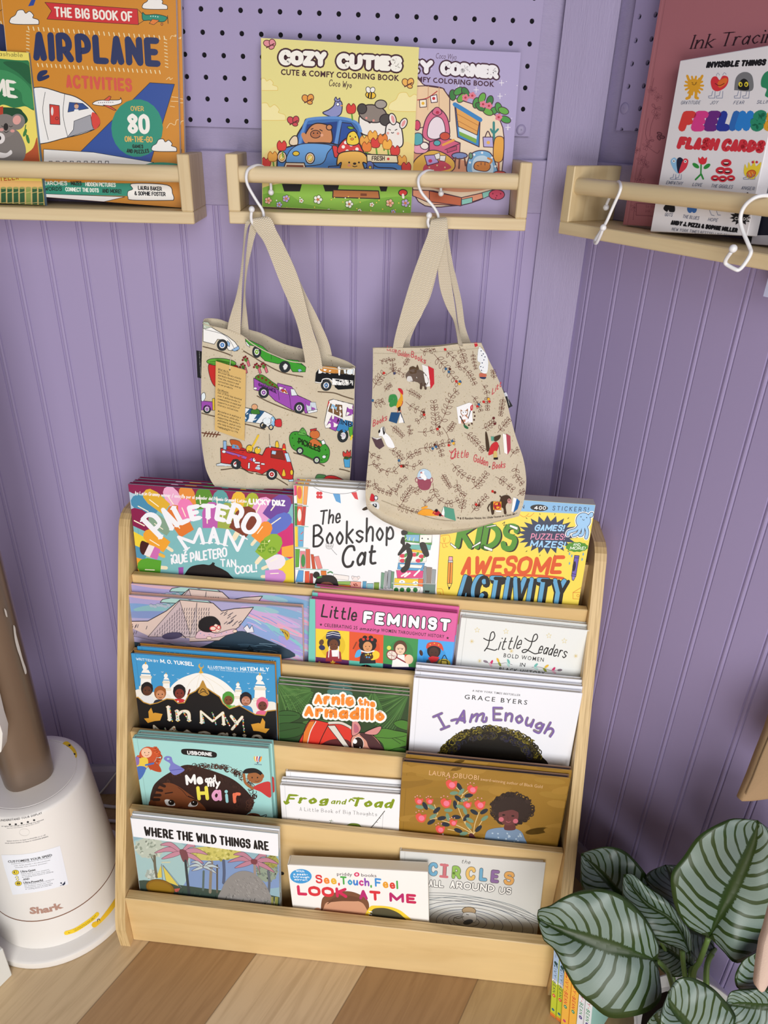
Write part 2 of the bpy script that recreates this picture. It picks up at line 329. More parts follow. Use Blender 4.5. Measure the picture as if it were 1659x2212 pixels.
for l_ in '''A 03 2D 43;17 37|B 03 0D;~0D 3D 5B 49 18 08;~08 38 66 54 33 03|C ~6B 5D 2D 0A 06 23 53 65|D 03 0D;~0D 2D 5B 68 55 23 03|E 5D 0D 03 53;08 48|F 5D 0D 03;08 48|G ~6B 5D 2D 0A 06 23 53 66;38 68 64|H 03 0D;63 6D;08 68|I 03 0D|J ~4D 46 33 13 05|K 03 0D;6D 08;28 63|L 0D 03 53|M 03 0D 45 8D 83|N 03 0D 63 6D|O ~3D 0B 05 33 65 6B 3D|P 03 0D;~0D 3D 5B 58 37 07|Q ~3D 0B 05 33 65 6B 3D;46 73|R 03 0D;~0D 3D 5B 58 37 07;37 63|S ~5B 4D 1D 0B 19 48 56 43 13 05|T 0D 6D;3D 33|U ~0D 06 13 43 66 6D|V 0D 33 6D|W 0D 23 4A 63 8D|X 0D 63;6D 03|Y 0D 38 6D;38 33|Z 0D 6D 03 63
0 ~2D 0B 05 23 45 4B 2D|1 0B 2D 23|2 ~0B 2D 4B 38 03;03 53|3 ~0C 3D 4B 28;~28 56 33 04|4 43 4D 06 66|5 5D 1D 18;~18 48 56 33 04|8 ~3D 1B 38 55 33 15 38 5B 3D|a ~47 29 06 13 34 47;49 43|b 0D 03;~06 29 47 44 23 04|c ~48 29 06 23 44|d ~47 29 06 13 34 47;4D 43|e 06 46;~46 39 19 06 13 33 44|f ~4C 3D 2C 1A 13;09 39|g ~47 29 06 14 35 47;~49 43 31 01|h 0D 03;~06 29 48 43|i 09 03;0C 0C|j ~29 22 01;2C 2C|k 0D 03;49 06;16 43|l 0D 03|m 09 03;~06 29 38 33;~37 59 68 63|n 09 03;~06 29 48 43|o ~29 06 23 46 29|p 09 00;~06 29 47 44 23 04|q ~47 29 06 13 34 47;49 40|r 09 03;~06 19 39|s ~48 29 08 26 45 23 04|t ~1C 15 23 43;09 39|u ~09 05 13 34 47;49 43|v 09 23 49|w 09 13 38 53 69|x 09 43;49 03|y 09 24;49 00|z 09 49 03 43
. 03 03|! 0D 07;03 03|¡ 09 03;0D 0D|, 03 01|- 07 37|' 0D 0A|& ~63 1A 2D 4B 07 05 23 44 66|+ 07 47;29 25|É 5B 0B 03 53;07 47;2D 4F|/ 01 4E'''.replace('\n', '|').split('|'):
    ch, d_ = l_.split(' ', 1); st = []
    for s_ in d_.split(';'):
        sm = s_.startswith('~'); pts = [(int(p[0], 36)/10, (int(p[1], 36)-3)/10) for p in s_.lstrip('~').split()]
        st.append([tuple(p) for p in (cr_spline(pts, n=5) if sm else pts)])
    GL[ch] = (st, max(x for s_ in st for x, y in s_))
SER = set('ABDEFHIKLMNPRTUVWXYhilmnrku1')
def clip_poly(P, Q):
    """Sutherland-Hodgman against a convex counter-clockwise outline Q"""
    for i in range(len(Q)):
        a, b = Q[i], Q[(i+1) % len(Q)]; ex, ey = b[0]-a[0], b[1]-a[1]; out = []
        if not P: return P
        sd = [ex*(p[1]-a[1])-ey*(p[0]-a[0]) for p in P]
        for k in range(len(P)):
            p, q, s, t = P[k-1], P[k], sd[k-1], sd[k]
            if (s >= 0) != (t >= 0): w = s/(s-t); out.append((p[0]+(q[0]-p[0])*w, p[1]+(q[1]-p[1])*w))
            if t >= 0: out.append(q)
        P = out
    return P
class Art:
    """collects flat printed shapes; coordinates are pixels of the photograph (shifted and scaled by view) laid onto the plane pl"""
    def __init__(s, pl, org=(0, 0), clip=None, surf=None, sub=None, rot=0):
        s.pl = pl; s.org = np.array(org, float); s.clip = clip; s.sub = sub; s.mb = MB(); s.w = 4e-5; s.k = 0; s.hold = 0; s.v = (0, 0, 1); s.cr, s.sr = math.cos(rot), math.sin(rot)
        s.surf = surf or (lambda u, v, w: (u, -w, v))
    def view(s, ox, oy, k): s.v = (ox, oy, k); return s
    def map(s, x, y):
        q = s.pl.uv(s.v[0]+x/s.v[2], s.v[1]+y/s.v[2])-s.org; return (q[0]*s.cr+q[1]*s.sr, -q[0]*s.sr+q[1]*s.cr)
    def pts(s, t):
        if isinstance(t, str): t = [float(k) for k in t.replace(',', ' ').split()]
        return [(t[i], t[i+1]) for i in range(0, len(t), 2)] if len(t) and not hasattr(t[0], '__len__') else list(t)
    def raw(s, P, col):
        s.k = (s.k+1) % 12; wz = s.w+s.k*3.2e-7
        if s.clip is not None and len(P) > 2:
            P = clip_poly(P, s.clip)
        if len(P) < 3: return
        T = [(0, 1, 2)] if len(P) == 3 else ([(0, 1, 2), (0, 2, 3)] if len(P) == 4 and s.sub is None and False else tessellate_polygon([[Vector((a, b, 0)) for a, b in P]]))
        V = list(P); T = [tuple(t) for t in T]
        if s.sub:
            q = T; T = []
            while q:
                t = q.pop(); e = [(math.dist(V[t[i]], V[t[(i+1) % 3]]), i) for i in range(3)]; L, i = max(e)
                if L > s.sub:
                    a, b, c = t[i], t[(i+1) % 3], t[(i+2) % 3]; V.append(((V[a][0]+V[b][0])/2, (V[a][1]+V[b][1])/2)); m = len(V)-1; q += [(a, m, c), (m, b, c)]
                else: T.append(t)
        # face the viewer
        F_ = []
        for a, b, c in T:
            cr = (V[b][0]-V[a][0])*(V[c][1]-V[a][1])-(V[b][1]-V[a][1])*(V[c][0]-V[a][0]); F_.append((a, b, c) if cr > 0 else (a, c, b))
        s.mb.add([s.surf(a, b, wz) for a, b in V], F_, col)
    def up(s): s.w += 0 if s.hold else 4.2e-6
    def p(s, t, col, sm=0, ln=None, lw=2):
        P = s.pts(t); P = cr_spline(P, True, 6) if sm else P; s.up(); s.raw([s.map(*q) for q in P], col)
        if ln: s.l(P, lw, ln, 0, 1)
        return s
    def e(s, x, y, rx, ry, col, rot=0, ln=None, lw=2, n=22):
        c, d = math.cos(math.radians(rot)), math.sin(math.radians(rot))
        return s.p([(x+rx*math.cos(a)*c-ry*math.sin(a)*d, y+rx*math.cos(a)*d+ry*math.sin(a)*c) for a in [2*math.pi*k/n for k in range(n)]], col, 0, ln, lw)
    def strip(s, P, wd, col, cap=True, k=8):
        """stroke polyline P (pixels) with half-width function/number wd"""
        for i in range(len(P)):
            x, y = P[i]; w = wd(i) if callable(wd) else wd
            if cap or 0 < i < len(P)-1: s.raw([s.map(x+w*math.cos(2*math.pi*j/k), y+w*math.sin(2*math.pi*j/k)) for j in range(k)], col)
            if i:
                a, b = P[i-1], P[i]; L = math.hypot(b[0]-a[0], b[1]-a[1])
                if L < 1e-6: continue
                nx, ny = -(b[1]-a[1])/L, (b[0]-a[0])/L; w0 = wd(i-1) if callable(wd) else wd
                s.raw([s.map(a[0]+nx*w0, a[1]+ny*w0), s.map(b[0]+nx*w, b[1]+ny*w), s.map(b[0]-nx*w, b[1]-ny*w), s.map(a[0]-nx*w0, a[1]-ny*w0)], col)
    def l(s, t, w, col, sm=1, closed=0):
        P = s.pts(t); P = cr_spline(P, bool(closed), 5) if sm else P; P = P+[P[0]] if closed else P; s.up(); s.strip(P, w/2, col, k=6); return s
    def ls(s, t, w, col, sm=0):
        for q in t.split(';'): s.l(q, w, col, sm)
        return s
    def base(s, x0, y0, x1, y1, bend):
        """returns f(t, h): point at fraction t along the baseline, h pixels above it, upright in the cover"""
        b = np.array([x1-x0, y1-y0], float); m0, m1 = s.pl.uv(s.v[0]+(x0+x1)/2/s.v[2], s.v[1]+(y0+y1)/2/s.v[2]), None
        e = proj(s.pl.pt(m0[0]-s.sr*.01, m0[1]+s.cr*.01))-proj(s.pl.pt(*m0)); e = e/np.linalg.norm(e)
        def f(t, h):
            q = np.array([x0, y0])+b*t+e*(4*bend*t*(1-t)); u = e
            if bend:
                d = b+e*(4*bend*(1-2*t)); a = math.atan2(d[1], d[0])-math.atan2(b[1], b[0]); c, z = math.cos(a), math.sin(a); u = np.array([e[0]*c-e[1]*z, e[0]*z+e[1]*c])
            return q+u*h
        return f
    def t(s, txt, x0, y0, x1, y1, h, col, w=.16, bend=0, sl=0, sp=.22, ser=0, con=1, out=None, hs=None, cols=None, jit=0):
        """drawn lettering from pen strokes: h cap height, w pen width / h, con thin-to-thick ratio, ser serifs, out=(colour, extra width)"""
        f = s.base(x0, y0, x1, y1, bend); xs = []; x = 0
        for ch in txt:
            if ch == ' ': xs.append(x); x += .38; continue
            g = GL.get(ch) or GL['.']; xs.append(x); x += g[1]+sp+w*.35
        tot = x-sp-w*.35; L = math.hypot(x1-x0, y1-y0); hw = w*h/2; i_ = min(hw/max(L, 1e-6), .3); kx = (1-2*i_)/max(tot, 1e-3); yy = lambda py, hh: hw+py*(hh-2*hw)
        for ps in ((out, 1), (None, 0)):
            if ps[1] and not out: continue
            s.up()
            for n, ch in enumerate(txt):
                if ch == ' ' or ch not in GL: continue
                c = ps[0][0] if ps[1] else (cols[n % len(cols)] if cols else col); ex = ps[0][1] if ps[1] else 0; hh = h*(hs[n] if hs else 1); dy = (jit*h*math.sin(n*2.3)) if jit else 0
                for st in GL[ch][0]:
                    st = [(p if len(p) == 2 else p) for p in st]
                    P = [tuple(f(i_+(xs[n]+px+sl*(py))*kx, yy(py, hh)+dy)) for px, py in st]
                    if len(P) == 2 and P[0] == P[1]: s.strip([P[0]], w*h*.62+ex, c); continue
                    if con != 1:
                        W_ = []
                        for i in range(len(st)):
                            a, b = st[max(i-1, 0)], st[min(i+1, len(st)-1)]; d = math.hypot(b[0]-a[0], b[1]-a[1]) or 1; vert = abs((b[1]-a[1])*.9+(b[0]-a[0])*-.35)/d
                            W_.append(w*h/2*(con+(1-con)*min(1, vert))+ex)
                        s.strip(P, lambda i: W_[i], c, k=6)
                    else: s.strip(P, w*h/2+ex, c, k=8)
                    if ser and ch in SER and st[0] != st[-1]:
                        for q in (0, -1):
                            px, py = st[q]; 
                            if py in (0, 1.0, .6): s.strip([tuple(f(i_+(xs[n]+px-ser+sl*py)*kx, yy(py, hh)+dy)), tuple(f(i_+(xs[n]+px+ser+sl*py)*kx, yy(py, hh)+dy))], w*h*.17+ex, c, k=6)
        return s
    def b(s, txt, x0, y0, x1, y1, h, col, bold=0, bend=0, sl=0, track=1, out=None):
        """type-set sans lettering"""
        f = s.base(x0, y0, x1, y1, bend)
        for ps in ((out, 1), (None, 0)):
            if ps[1] and not out: continue
            cu = bpy.data.curves.new('type', 'FONT'); cu.body = txt; cu.resolution_u = 2; cu.offset = bold+(ps[0][1] if ps[1] else 0); cu.space_character = track
            o = bpy.data.objects.new('type', cu); me = o.to_mesh(); V = [(v.co.x, v.co.y) for v in me.vertices]; Fs = [tuple(p.vertices) for p in me.polygons]; o.to_mesh_clear()
            bpy.data.objects.remove(o); bpy.data.curves.remove(cu)
            if not V: continue
            if not ps[1] or True: a0, a1 = min(v[0] for v in V), max(v[0] for v in V)
            s.up(); Q = [s.map(*f((x-a0+sl*y)/(a1-a0), y/.682*h)) for x, y in V]
            for g in Fs: s.raw([Q[i] for i in g], ps[0][0] if ps[1] else col)
        return s
ink = mat('printed_paper', 'ffffff', .38, .45, attr=True); ink_matte = mat('printed_matte_paper', 'ffffff', .6, .3, attr=True); ink_gloss = mat('printed_glossy_paper', 'ffffff', .16, .5, attr=True)
foil = mat('dark_blue_foil', '2c3a6a', .12, .6, metal=.85); pages_m = mat('paper_pages', 'e9e4d8', .8, .2, bump=.6, bscale=40, vary=.05, vscale=900, stretch=(.05, 60, .05))
def book(name, label, pl, corners, thick, base, art, kind='hard', bottom=None, spine=None, pages='e9e4d8', copies=(), group=None, m=ink, cat='book', rects=None, bevel=.0, sidecol=None):
    """corners: pixels of the front cover's top-left and top-right (or explicit u0, u1, v1); bottom: v of the lower edge. copies: [(dx, dz, label)] behind it"""
    if rects: u0, u1, v1, rot = rects
    else:
        A, B = pl.uv(*corners[0]), pl.uv(*corners[1]); rot = math.atan2(B[1]-A[1], B[0]-A[0]); u0, v1 = A; u1 = u0+math.hypot(*(B-A))
    c, s_ = math.cos(rot), math.sin(rot); w = u1-u0; h = v1-bottom+min(0, w*s_)
    eu = pl.eu*c+pl.ev*s_; ev = -pl.eu*s_+pl.ev*c; org = pl.pt(u0, v1)-ev*h; q = org-pl.P0
    t = thing(name, label, cat, frame(org, eu, -pl.n, ev), group); cv = MB(); ed = .003 if kind == 'hard' else 0
    bt = .0023 if kind == 'hard' else (.0004 if kind == 'paper' else .0018); sc = sidecol or base
    if kind == 'box': cv.box(0, w, 0, thick, 0, h, col=base, bev=.0008)
    else:
        cv.box(0, w, 0, bt, 0, h, col=base, bev=.0006 if kind == 'hard' else 0); cv.box(0, w, thick-bt, thick, 0, h, col=sc, bev=.0006 if kind == 'hard' else 0)
        cv.box(-.0004, bt, .0001, thick-.0001, 0, h, col=spine or sc, bev=.0007 if kind == 'hard' else 0)
    A_ = Art(pl, (q@pl.eu, q@pl.ev), [(.0002, .0002), (w-.0002, .0002), (w-.0002, h-.0002), (.0002, h-.0002)], rot=rot)
    if kind == 'hard': A_.w = 2e-5; A_.raw([(.0075, .0005), (.0084, .0005), (.0084, h-.0005), (.0075, h-.0005)], tuple(v*.88 for v in (lambda k: [int(k[i:i+2], 16)/255 for i in (0, 2, 4)])(base)))
    if art: art(A_)
    cv.v and cv.add(A_.mb.v, A_.mb.f); cv.c[len(cv.c)-len(A_.mb.f):] = A_.mb.c
    co = cv.build('cover', m, t, clean=False)
    pg = None
    if kind != 'box':
        pm = MB(); pm.box(bt+.0005, w-ed, bt, thick-bt, ed*.7, h-ed); pg = pm.build('pages', pages_m if pages == 'e9e4d8' else mat('pages_'+pages, pages, .7), t)
    for dx, dz, lb in copies:
        k = t.copy(); C.objects.link(k); k['label'] = lb; i = copies.index((dx, dz, lb))+1
        k.matrix_world = frame(org+eu*dx+ev*dz-pl.n*((thick+.0012)*i), eu, -pl.n, ev)
        for ch in (co, pg):
            z = ch.copy(); C.objects.link(z); z.parent = k
    return t, A_
# ------------------------------------------------------------------ the picture books of the display bookcase
K1, K2, K3, K6, K7, K8 = (0, 0, 2.9625), (480, 60, 2.37), (1160, 0, 3.325), (240, 1020, 3.7705), (620, 1030, 4.3658), (920, 1050, 4.0463)
M1, M2, M3, M4, M5 = (240, 1380, 4.1475), (580, 1430, 4.8794), (840, 1420, 3.7705), (240, 1740, 3.95), (590, 1780, 2.5523)
BLK = '17141a'
def pop(A, x0, y0, x1, y1, w, c, stick=None):
    d = math.hypot(x1-x0, y1-y0); a, b = (x1-x0)/d, (y1-y0)/d; n, m = -b*w/2, a*w/2
    if stick: A.l([(x1, y1), (x1+a*stick, y1+b*stick)], w*.22, 'f3e3c0', 0)
    A.p([(x0+n*.75, y0+m*.75), (x0+a*d*.3+n, y0+b*d*.3+m), (x1+n*.85, y1+m*.85), (x1-n*.85, y1-m*.85), (x0+a*d*.3-n, y0+b*d*.3-m), (x0-n*.75, y0-m*.75), (x0-a*w*.18-n*.3, y0-b*w*.18-m*.3), (x0-a*w*.18+n*.3, y0-b*w*.18+m*.3)], c)
    A.l([(x0+a*d*.25+n*.45, y0+b*d*.25+m*.45), (x0+a*d*.7+n*.4, y0+b*d*.7+m*.4)], w*.06, 'fff3d8', 0)
def stars(A, pts, r, c, n=5):
    A.up(); A.hold += 1
    for x, y in A.pts(pts): A.p([(x+(r if k % 2 == 0 else r*.42)*math.sin(math.pi*k/n), y-(r if k % 2 == 0 else r*.42)*math.cos(math.pi*k/n)) for k in range(2*n)], c)
    A.hold -= 1
def dots(A, pts, r, c):
    A.up(); A.hold += 1
    for x, y in A.pts(pts): A.e(x, y, r, r, c, n=10)
    A.hold -= 1
def curls(A, cx, cy, rx, ry, a0, a1, n, r, cols, w):
    R = random.Random(n); A.up(); A.hold += 1
    for k in range(n):
        a = math.radians(a0+(a1-a0)*R.random()); q = 1+.10*(R.random()-.6); x, y = cx+rx*q*math.cos(a), cy+ry*q*math.sin(a); b = R.random()*6.28; rr = r*(.6+.6*R.random())
        A.l([(x+rr*math.cos(b+t), y+rr*math.sin(b+t)) for t in (0, 1, 2, 3, 4.2)], w, cols[k % len(cols)], 1)
    A.hold -= 1
def eyes(A, x, y, dx, r, c=BLK): A.e(x-dx, y, r, r*1.2, c, n=10); A.e(x+dx, y, r, r*1.2, c, n=10)
def sprig(A, t, c, w, n, ln, lw, fill=None, sm=1):
    """a stem with pairs of outlined leaves"""
    P = cr_spline(A.pts(t), False, 6) if sm else A.pts(t); A.l(P, w, c, 0); A.hold += 1; L = [0]
    for i in range(1, len(P)): L.append(L[-1]+math.dist(P[i], P[i-1]))
    for k in range(n):
        s_ = L[-1]*(k+.7)/(n+.4); i = max(1, min(len(P)-1, next((j for j in range(len(L)) if L[j] >= s_), len(P)-1))); p = P[i]; d = np.array(P[i])-np.array(P[i-1]); a = math.atan2(d[1], d[0])
        f = ln*(1-.35*k/n)
        for sg in (-1, 1):
            b = a+sg*.95; e = (p[0]+f*math.cos(b), p[1]+f*math.sin(b)); m = ((p[0]+e[0])/2, (p[1]+e[1])/2); q = (-math.sin(b)*lw, math.cos(b)*lw)
            if fill: A.p([p, (m[0]+q[0], m[1]+q[1]), e, (m[0]-q[0], m[1]-q[1])], fill, 1)
            else: A.l([p, (m[0]+q[0], m[1]+q[1]), e, (m[0]-q[0], m[1]-q[1]), p], w, c, 1)
    A.hold -= 1
def wheel(A, x, y, r, hub='8a8f98', sq=.95): A.e(x, y, r*sq, r, '2f3336'); A.e(x, y, r*sq*.55, r*.55, 'e4e4e6'); A.e(x, y, r*sq*.38, r*.38, hub); A.e(x, y, r*.1, r*.1, 'f2f2f2')
def flower(A, x, y, r, c, ctr='b5303c', n=5, ln=None):
    for k in range(n): a = 6.283*k/n; A.e(x+r*.62*math.cos(a), y+r*.62*math.sin(a), r*.45, r*.45, c, 0, ln, r*.12, n=10)
    A.e(x, y, r*.34, r*.34, ctr, n=10)
def tulip(A, x, y, r, c, d): A.l([(x, y), (x+r*.3, y+r*2.4)], r*.3, '5d9a35', 0); A.p([(x-r, y-r*.3), (x-r*.5, y-r*1.1), (x, y-r*.6), (x+r*.5, y-r*1.1), (x+r, y-r*.3), (x+r*.7, y+r*.9), (x-r*.7, y+r*.9)], c, 1, d, r*.14)
# ---- tier one
def a_pops(A):
    A.view(*K6); A.p('130 90 1490 185 1490 260 130 170', '8c1f4f'); A.p('130 150 210 190 330 400 150 350', 'b6cde0'); A.p('140 460 330 560 330 700 160 640', 'efd33c'); A.p('180 590 300 640 260 760 190 760', '4f93b4'); A.p('190 690 330 730 330 830 190 830', 'eaa02f')
    A.p('1300 380 1490 420 1490 720 1300 640', 'cf2374'); A.p('1390 610 1490 590 1490 690 1390 690', 'f2a93a'); A.p('1300 780 1490 690 1490 900 1300 900', 'efd33c')
    for q in [(600, 130, 650, 300, 130, 'e8903c'), (750, 150, 760, 300, 140, '5a8f2c'), (890, 170, 890, 300, 130, '5aa0a0'), (1040, 180, 1035, 330, 120, 'eab732'), (460, 140, 560, 300, 120, 'eeb0d2'), (1160, 190, 1110, 340, 110, 'a9b52c'), (1270, 240, 1180, 400, 170, 'e89fd0'), (1420, 220, 1290, 380, 170, '6c3f9c'), (190, 225, 370, 330, 130, '4a8fb4'), (290, 170, 450, 300, 120, 'e3b233'), (160, 340, 340, 440, 150, '8c1a4c'), (330, 370, 480, 480, 110, '86a58c'), (500, 300, 620, 500, 150, 'e27a2f'), (590, 240, 650, 400, 130, 'f07fb8'), (820, 270, 810, 480, 150, 'c05fb0'), (950, 275, 925, 460, 140, '9fae4a'), (1440, 370, 1270, 480, 140, '5a6fc8')]: pop(A, *q)
    A.e(815, 880, 430, 430, '7fbcc0')
    for q in [(1130, 320, 1030, 490, 190, '7d3420', 60), (1280, 430, 1180, 550, 120, 'ef8f2c', 50), (290, 500, 455, 610, 120, 'f0a531', 50), (240, 760, 405, 775, 130, '59a32e', 45), (1350, 540, 1225, 690, 160, '8db52f', 60), (1395, 710, 1275, 765, 120, 'efe6ee', 45), (1400, 850, 1255, 850, 120, 'd08fd4', 25)]: pop(A, *q)
    A.p('235 600 250 560 285 570 310 590 270 670 240 650', '431719', 1); A.p('308 588 355 605 315 690 268 672', 'f1e6ea'); A.p('355 605 403 630 375 712 315 690', 'd06fb5'); A.l('398 670 430 685', 26, 'eab74a', 0)
    for x, y in ((1250, 580), (1310, 635), (1225, 625)): A.e(x, y, 34, 28, '6f9d1f'); A.l([(x-25, y), (x+25, y)], 4, 'd7e27d', 0); A.l([(x, y-22), (x, y+22)], 4, 'd7e27d', 0)
    A.t('by Latin Grammy winner / escrito por el ganador del Premio Grammy Latino', 195, 182, 1105, 250, 30, 'fbf3f5', w=.15, sl=.2); A.t('LUCKY DIAZ', 1125, 262, 1420, 277, 50, 'fbf8fa', w=.24)
    A.t('PALETERO', 400, 560, 1150, 545, 190, 'f4f5fb', w=.22, bend=165, ser=.14, hs=[1.3, 1.1, .95, .72, .72, .78, 1.0, 1.05], con=.75); A.t('MAN', 610, 645, 1040, 660, 150, 'f4f5fb', w=.2, bend=65, ser=.14, con=.75)
    A.t('¡QUÉ PALETERO', 490, 752, 950, 690, 82, 'f4f5fb', w=.17, ser=.08, jit=.05); A.t('TAN', 890, 770, 1022, 775, 66, 'f4f5fb', w=.17, ser=.08); A.t('COOL!', 1010, 832, 1190, 812, 68, 'f4f5fb', w=.18)
    A.p('560 900 600 830 650 770 740 750 800 755 830 738 850 762 910 790 965 830 980 900', '191114', 1); A.l('832 760 842 742 826 736', 6, '191114'); A.p('548 775 590 772 588 840 552 838', '9a4fa8')
P1 = tier_plane(0); B1 = -.0945
def R_(pl, tl, xr): a, b = pl.uv(*tl), pl.uv(*xr); return (a[0], b[0], a[1], 0)
G_ = 'picture books in the top tier of the bookcase'
book('picture_book', 'teal picture book with ice pops around its cover, front copy in the top tier', P1, ((276.6, 1045.2), (632.6, 1069.9)), .0088, '7fbcc0', a_pops, 'hard', B1, spine='8c1f4f', sidecol='8c1f4f', copies=[(.004, .001, 'ice pop picture book, middle copy of its stack of three'), (.008, .002, 'ice pop picture book, rear copy of its stack, nearest the wall')], group='copies of the ice pop picture book')
def a_cat(A):
    A.view(*K7)
    for q, c in (('60 80 90 80 92 170 66 180', 'e0457a'), ('90 82 150 84 146 255 96 250', 'f0c23c'), ('160 84 200 90 185 265 152 262', 'f0a35a'), ('66 250 96 252 96 460 70 460', '3f8a3c'), ('98 262 146 265 140 455 94 455', 'e8543c'), ('150 275 180 278 166 460 138 458', 'c8382f'), ('70 470 100 470 104 660 74 660', 'f0d03c'), ('106 470 160 472 152 660 108 660', '6db4da'), ('74 680 120 682 112 850 80 855', '5fa83c'), ('124 700 172 702 172 862 128 862', 'e58a95'), ('176 680 216 682 220 862 178 862', 'd9694a'), ('224 730 250 732 272 872 240 872', 'c8502f'), ('254 752 300 746 334 862 290 872', 'e58a85'), ('110 880 156 884 150 990 80 990', '5aa0d8'), ('170 890 210 890 214 1000 168 1000', 'e05a3c'), ('216 910 244 910 246 1010 216 1010', '9c2f35')): A.p(q, c, 0, '333333', 2)
    for y in (270, 462, 665, 868): A.l([(64, y), (200 if y < 800 else 390, y+8)], 7, '8fc9bd', 0)
    A.e(118, 150, 22, 60, 'e86a4a'); A.e(118, 360, 18, 60, 'f3ece4'); A.e(152, 790, 20, 62, '3f8f4c'); A.ls('132 540 150 520;120 600 146 600', 8, 'e05a5a')
    A.l('232 82 330 135 470 160 620 145 735 88', 3, '4a4a55'); dots(A, '292 155 318 155 292 188 318 190', 17, 'd8303a'); A.p('432 157 500 164 508 250 462 230', '5a9fd6'); A.p('606 150 655 142 672 216 640 205', 'd9363f')
    A.t('The', 300, 458, 505, 432, 140, BLK, w=.115, sl=.12); A.t('Bookshop', 240, 668, 1010, 592, 205, BLK, w=.095, sl=.0, hs=[1.05, 1, 1, 1.1, .95, 1.15, 1, 1]); A.t('Cat', 510, 862, 845, 822, 205, BLK, w=.115, sl=.1)
    A.e(400, 655, 34, 26, 'd9d9db', 0, '555558', 2); A.l('420 680 450 715 470 735', 3, '555558'); A.e(378, 640, 12, 12, 'e4e4e6', 0, '555558', 2); A.e(428, 640, 12, 12, 'e4e4e6', 0, '555558', 2); dots(A, '392 655 408 655', 3, BLK)
    # the stack of books with a cat's legs and tail
    for q, c in (('1115 500 1370 540 1365 640 1105 610', '58a04c'), ('1120 545 1250 545 1245 610 1130 600', '82b8dc'), ('1255 545 1370 545 1362 620 1250 622', 'f3f1ec'), ('1140 640 1360 640 1350 690 1150 680', '6fb8b0'), ('1150 680 1320 700 1315 722 1150 705', 'f0c23c'), ('1060 730 1320 725 1312 800 1055 800', 'f2efe8'), ('1050 810 1300 812 1280 890 1040 870', '5a9fd0'), ('1060 822 1280 832 1265 862 1070 852', 'f3f1ec'), ('1030 880 1285 885 1280 955 1040 955', 'dc4a86'), ('1015 955 1280 965 1275 1030 1010 1020', 'f0cc3c'), ('1000 1035 1260 1045 1240 1110 985 1095', 'f3f1ec'), ('1240 960 1285 962 1280 1035 1235 1030', 'e8743c')): A.p(q, c, 0, '2f2f2f', 2)
    for x, y in ((1090, 745), (1200, 735), (1270, 750), (1240, 790), (1090, 790)): A.e(x, y, 28, 18, 'd63a55'); A.e(x+30, y-6, 12, 22, '4f9a4c', 30)
    for x in (1030, 1085, 1145, 1210): A.e(x, 1065, 22, 22, '2f7a3c'); A.l([(x, 1080), (x+4, 1100)], 5, '2f7a3c', 0)
    A.e(1085, 990, 28, 18, 'fbfbfb'); A.e(1210, 1000, 26, 17, 'fbfbfb'); dots(A, '1085 988 1215 996', 5, BLK); dots(A, '1275 580 1330 585', 7, BLK); A.ls('1100 600 1130 575;1150 600 1160 570;1190 605 1200 575', 8, 'cfe3b0')
    A.p('1080 510 1120 500 1140 530 1110 550 1082 545', '1d1817', 1); A.p('1085 570 1110 575 1115 640 1130 620 1170 650 1120 690 1060 740 1045 725 1090 650 1070 620', '1d1817', 1); A.p('1250 630 1300 620 1330 690 1340 740 1310 755 1280 720', '1d1817', 1); A.l('1150 690 1160 740 1140 800 1130 850 1095 880', 52, '1d1817')
    A.ls('1080 935 1130 905;1110 940 1160 905;1200 930 1250 880', 16, 'f7f5f2')
    for x0, x1, y0, c in ((1290, 1315, 840, '8d949c'), (1318, 1368, 850, '8e8078'), (1372, 1405, 870, '98a0a4'), (890, 920, 900, '6f9a80'), (925, 950, 890, 'a0a4a8'), (955, 985, 880, '98a0a8'), (985, 1012, 890, '6a9478')): A.p([(x0, y0), (x1, y0+5), (x1-12, 1055), (x0-8, 1050)], c, 0, '333333', 2)
    A.l('990 1000 1400 1010', 8, 'b9c2c0', 0); A.p('1290 1010 1400 1015 1395 1110 1280 1110', '6a847c', 0, '333333', 2); A.p('1300 1070 1345 1072 1340 1090 1300 1088', '22241f')
    A.t('HOME', 942, 1030, 952, 925, 18, '55585c', w=.18)
    for q, c in (('440 915 585 935 580 975 440 960', 'f2ece8'), ('470 985 600 985 590 1020 470 1010', '8fb85a'), ('600 985 700 990 695 1050 598 1045', 'e8a090'), ('715 985 750 985 745 1060 712 1060', '5a9fc4'), ('755 1005 815 1005 808 1065 752 1065', '8cc0c8'), ('822 995 870 995 866 1065 820 1065', '7a9a3c'), ('470 1015 600 1020 600 1050 470 1045', 'd9822f'), ('100 995 260 1005 260 1030 100 1020', '4a5a2c'), ('320 885 370 885 372 930 322 925', 'd9782f'), ('600 1040 700 1050 698 1070 600 1062', 'e6ecea')): A.p(q, c, 0, '333333', 2)
    A.e(645, 960, 30, 20, 'efe4e2', 0, '777', 2); A.e(620, 945, 12, 12, 'efe4e2', 0, '777', 2); A.e(676, 948, 12, 12, 'efe4e2', 0, '777', 2); dots(A, '632 1012 650 1008 640 1022 660 1020', 7, '8a2f25'); A.l('385 905 410 895 430 905', 12, '4f8f5c')
    A.p('272 1060 270 980 300 940 370 925 440 935 475 980 470 1060', '1c1616', 1); A.e(278, 925, 32, 32, '1c1616'); A.l('290 950 325 940', 14, '3f8f3c'); A.e(372, 1035, 72, 48, '7d4a3a'); A.p('302 1000 340 985 372 990 410 985 445 1000 440 950 370 940 310 950', '1c1616'); eyes(A, 378, 1030, 30, 6); A.ls('335 1015 360 1012;395 1012 420 1014', 4, BLK)
r_ = R_(P1, (634.9, 1048.3), (943.5, 1284))
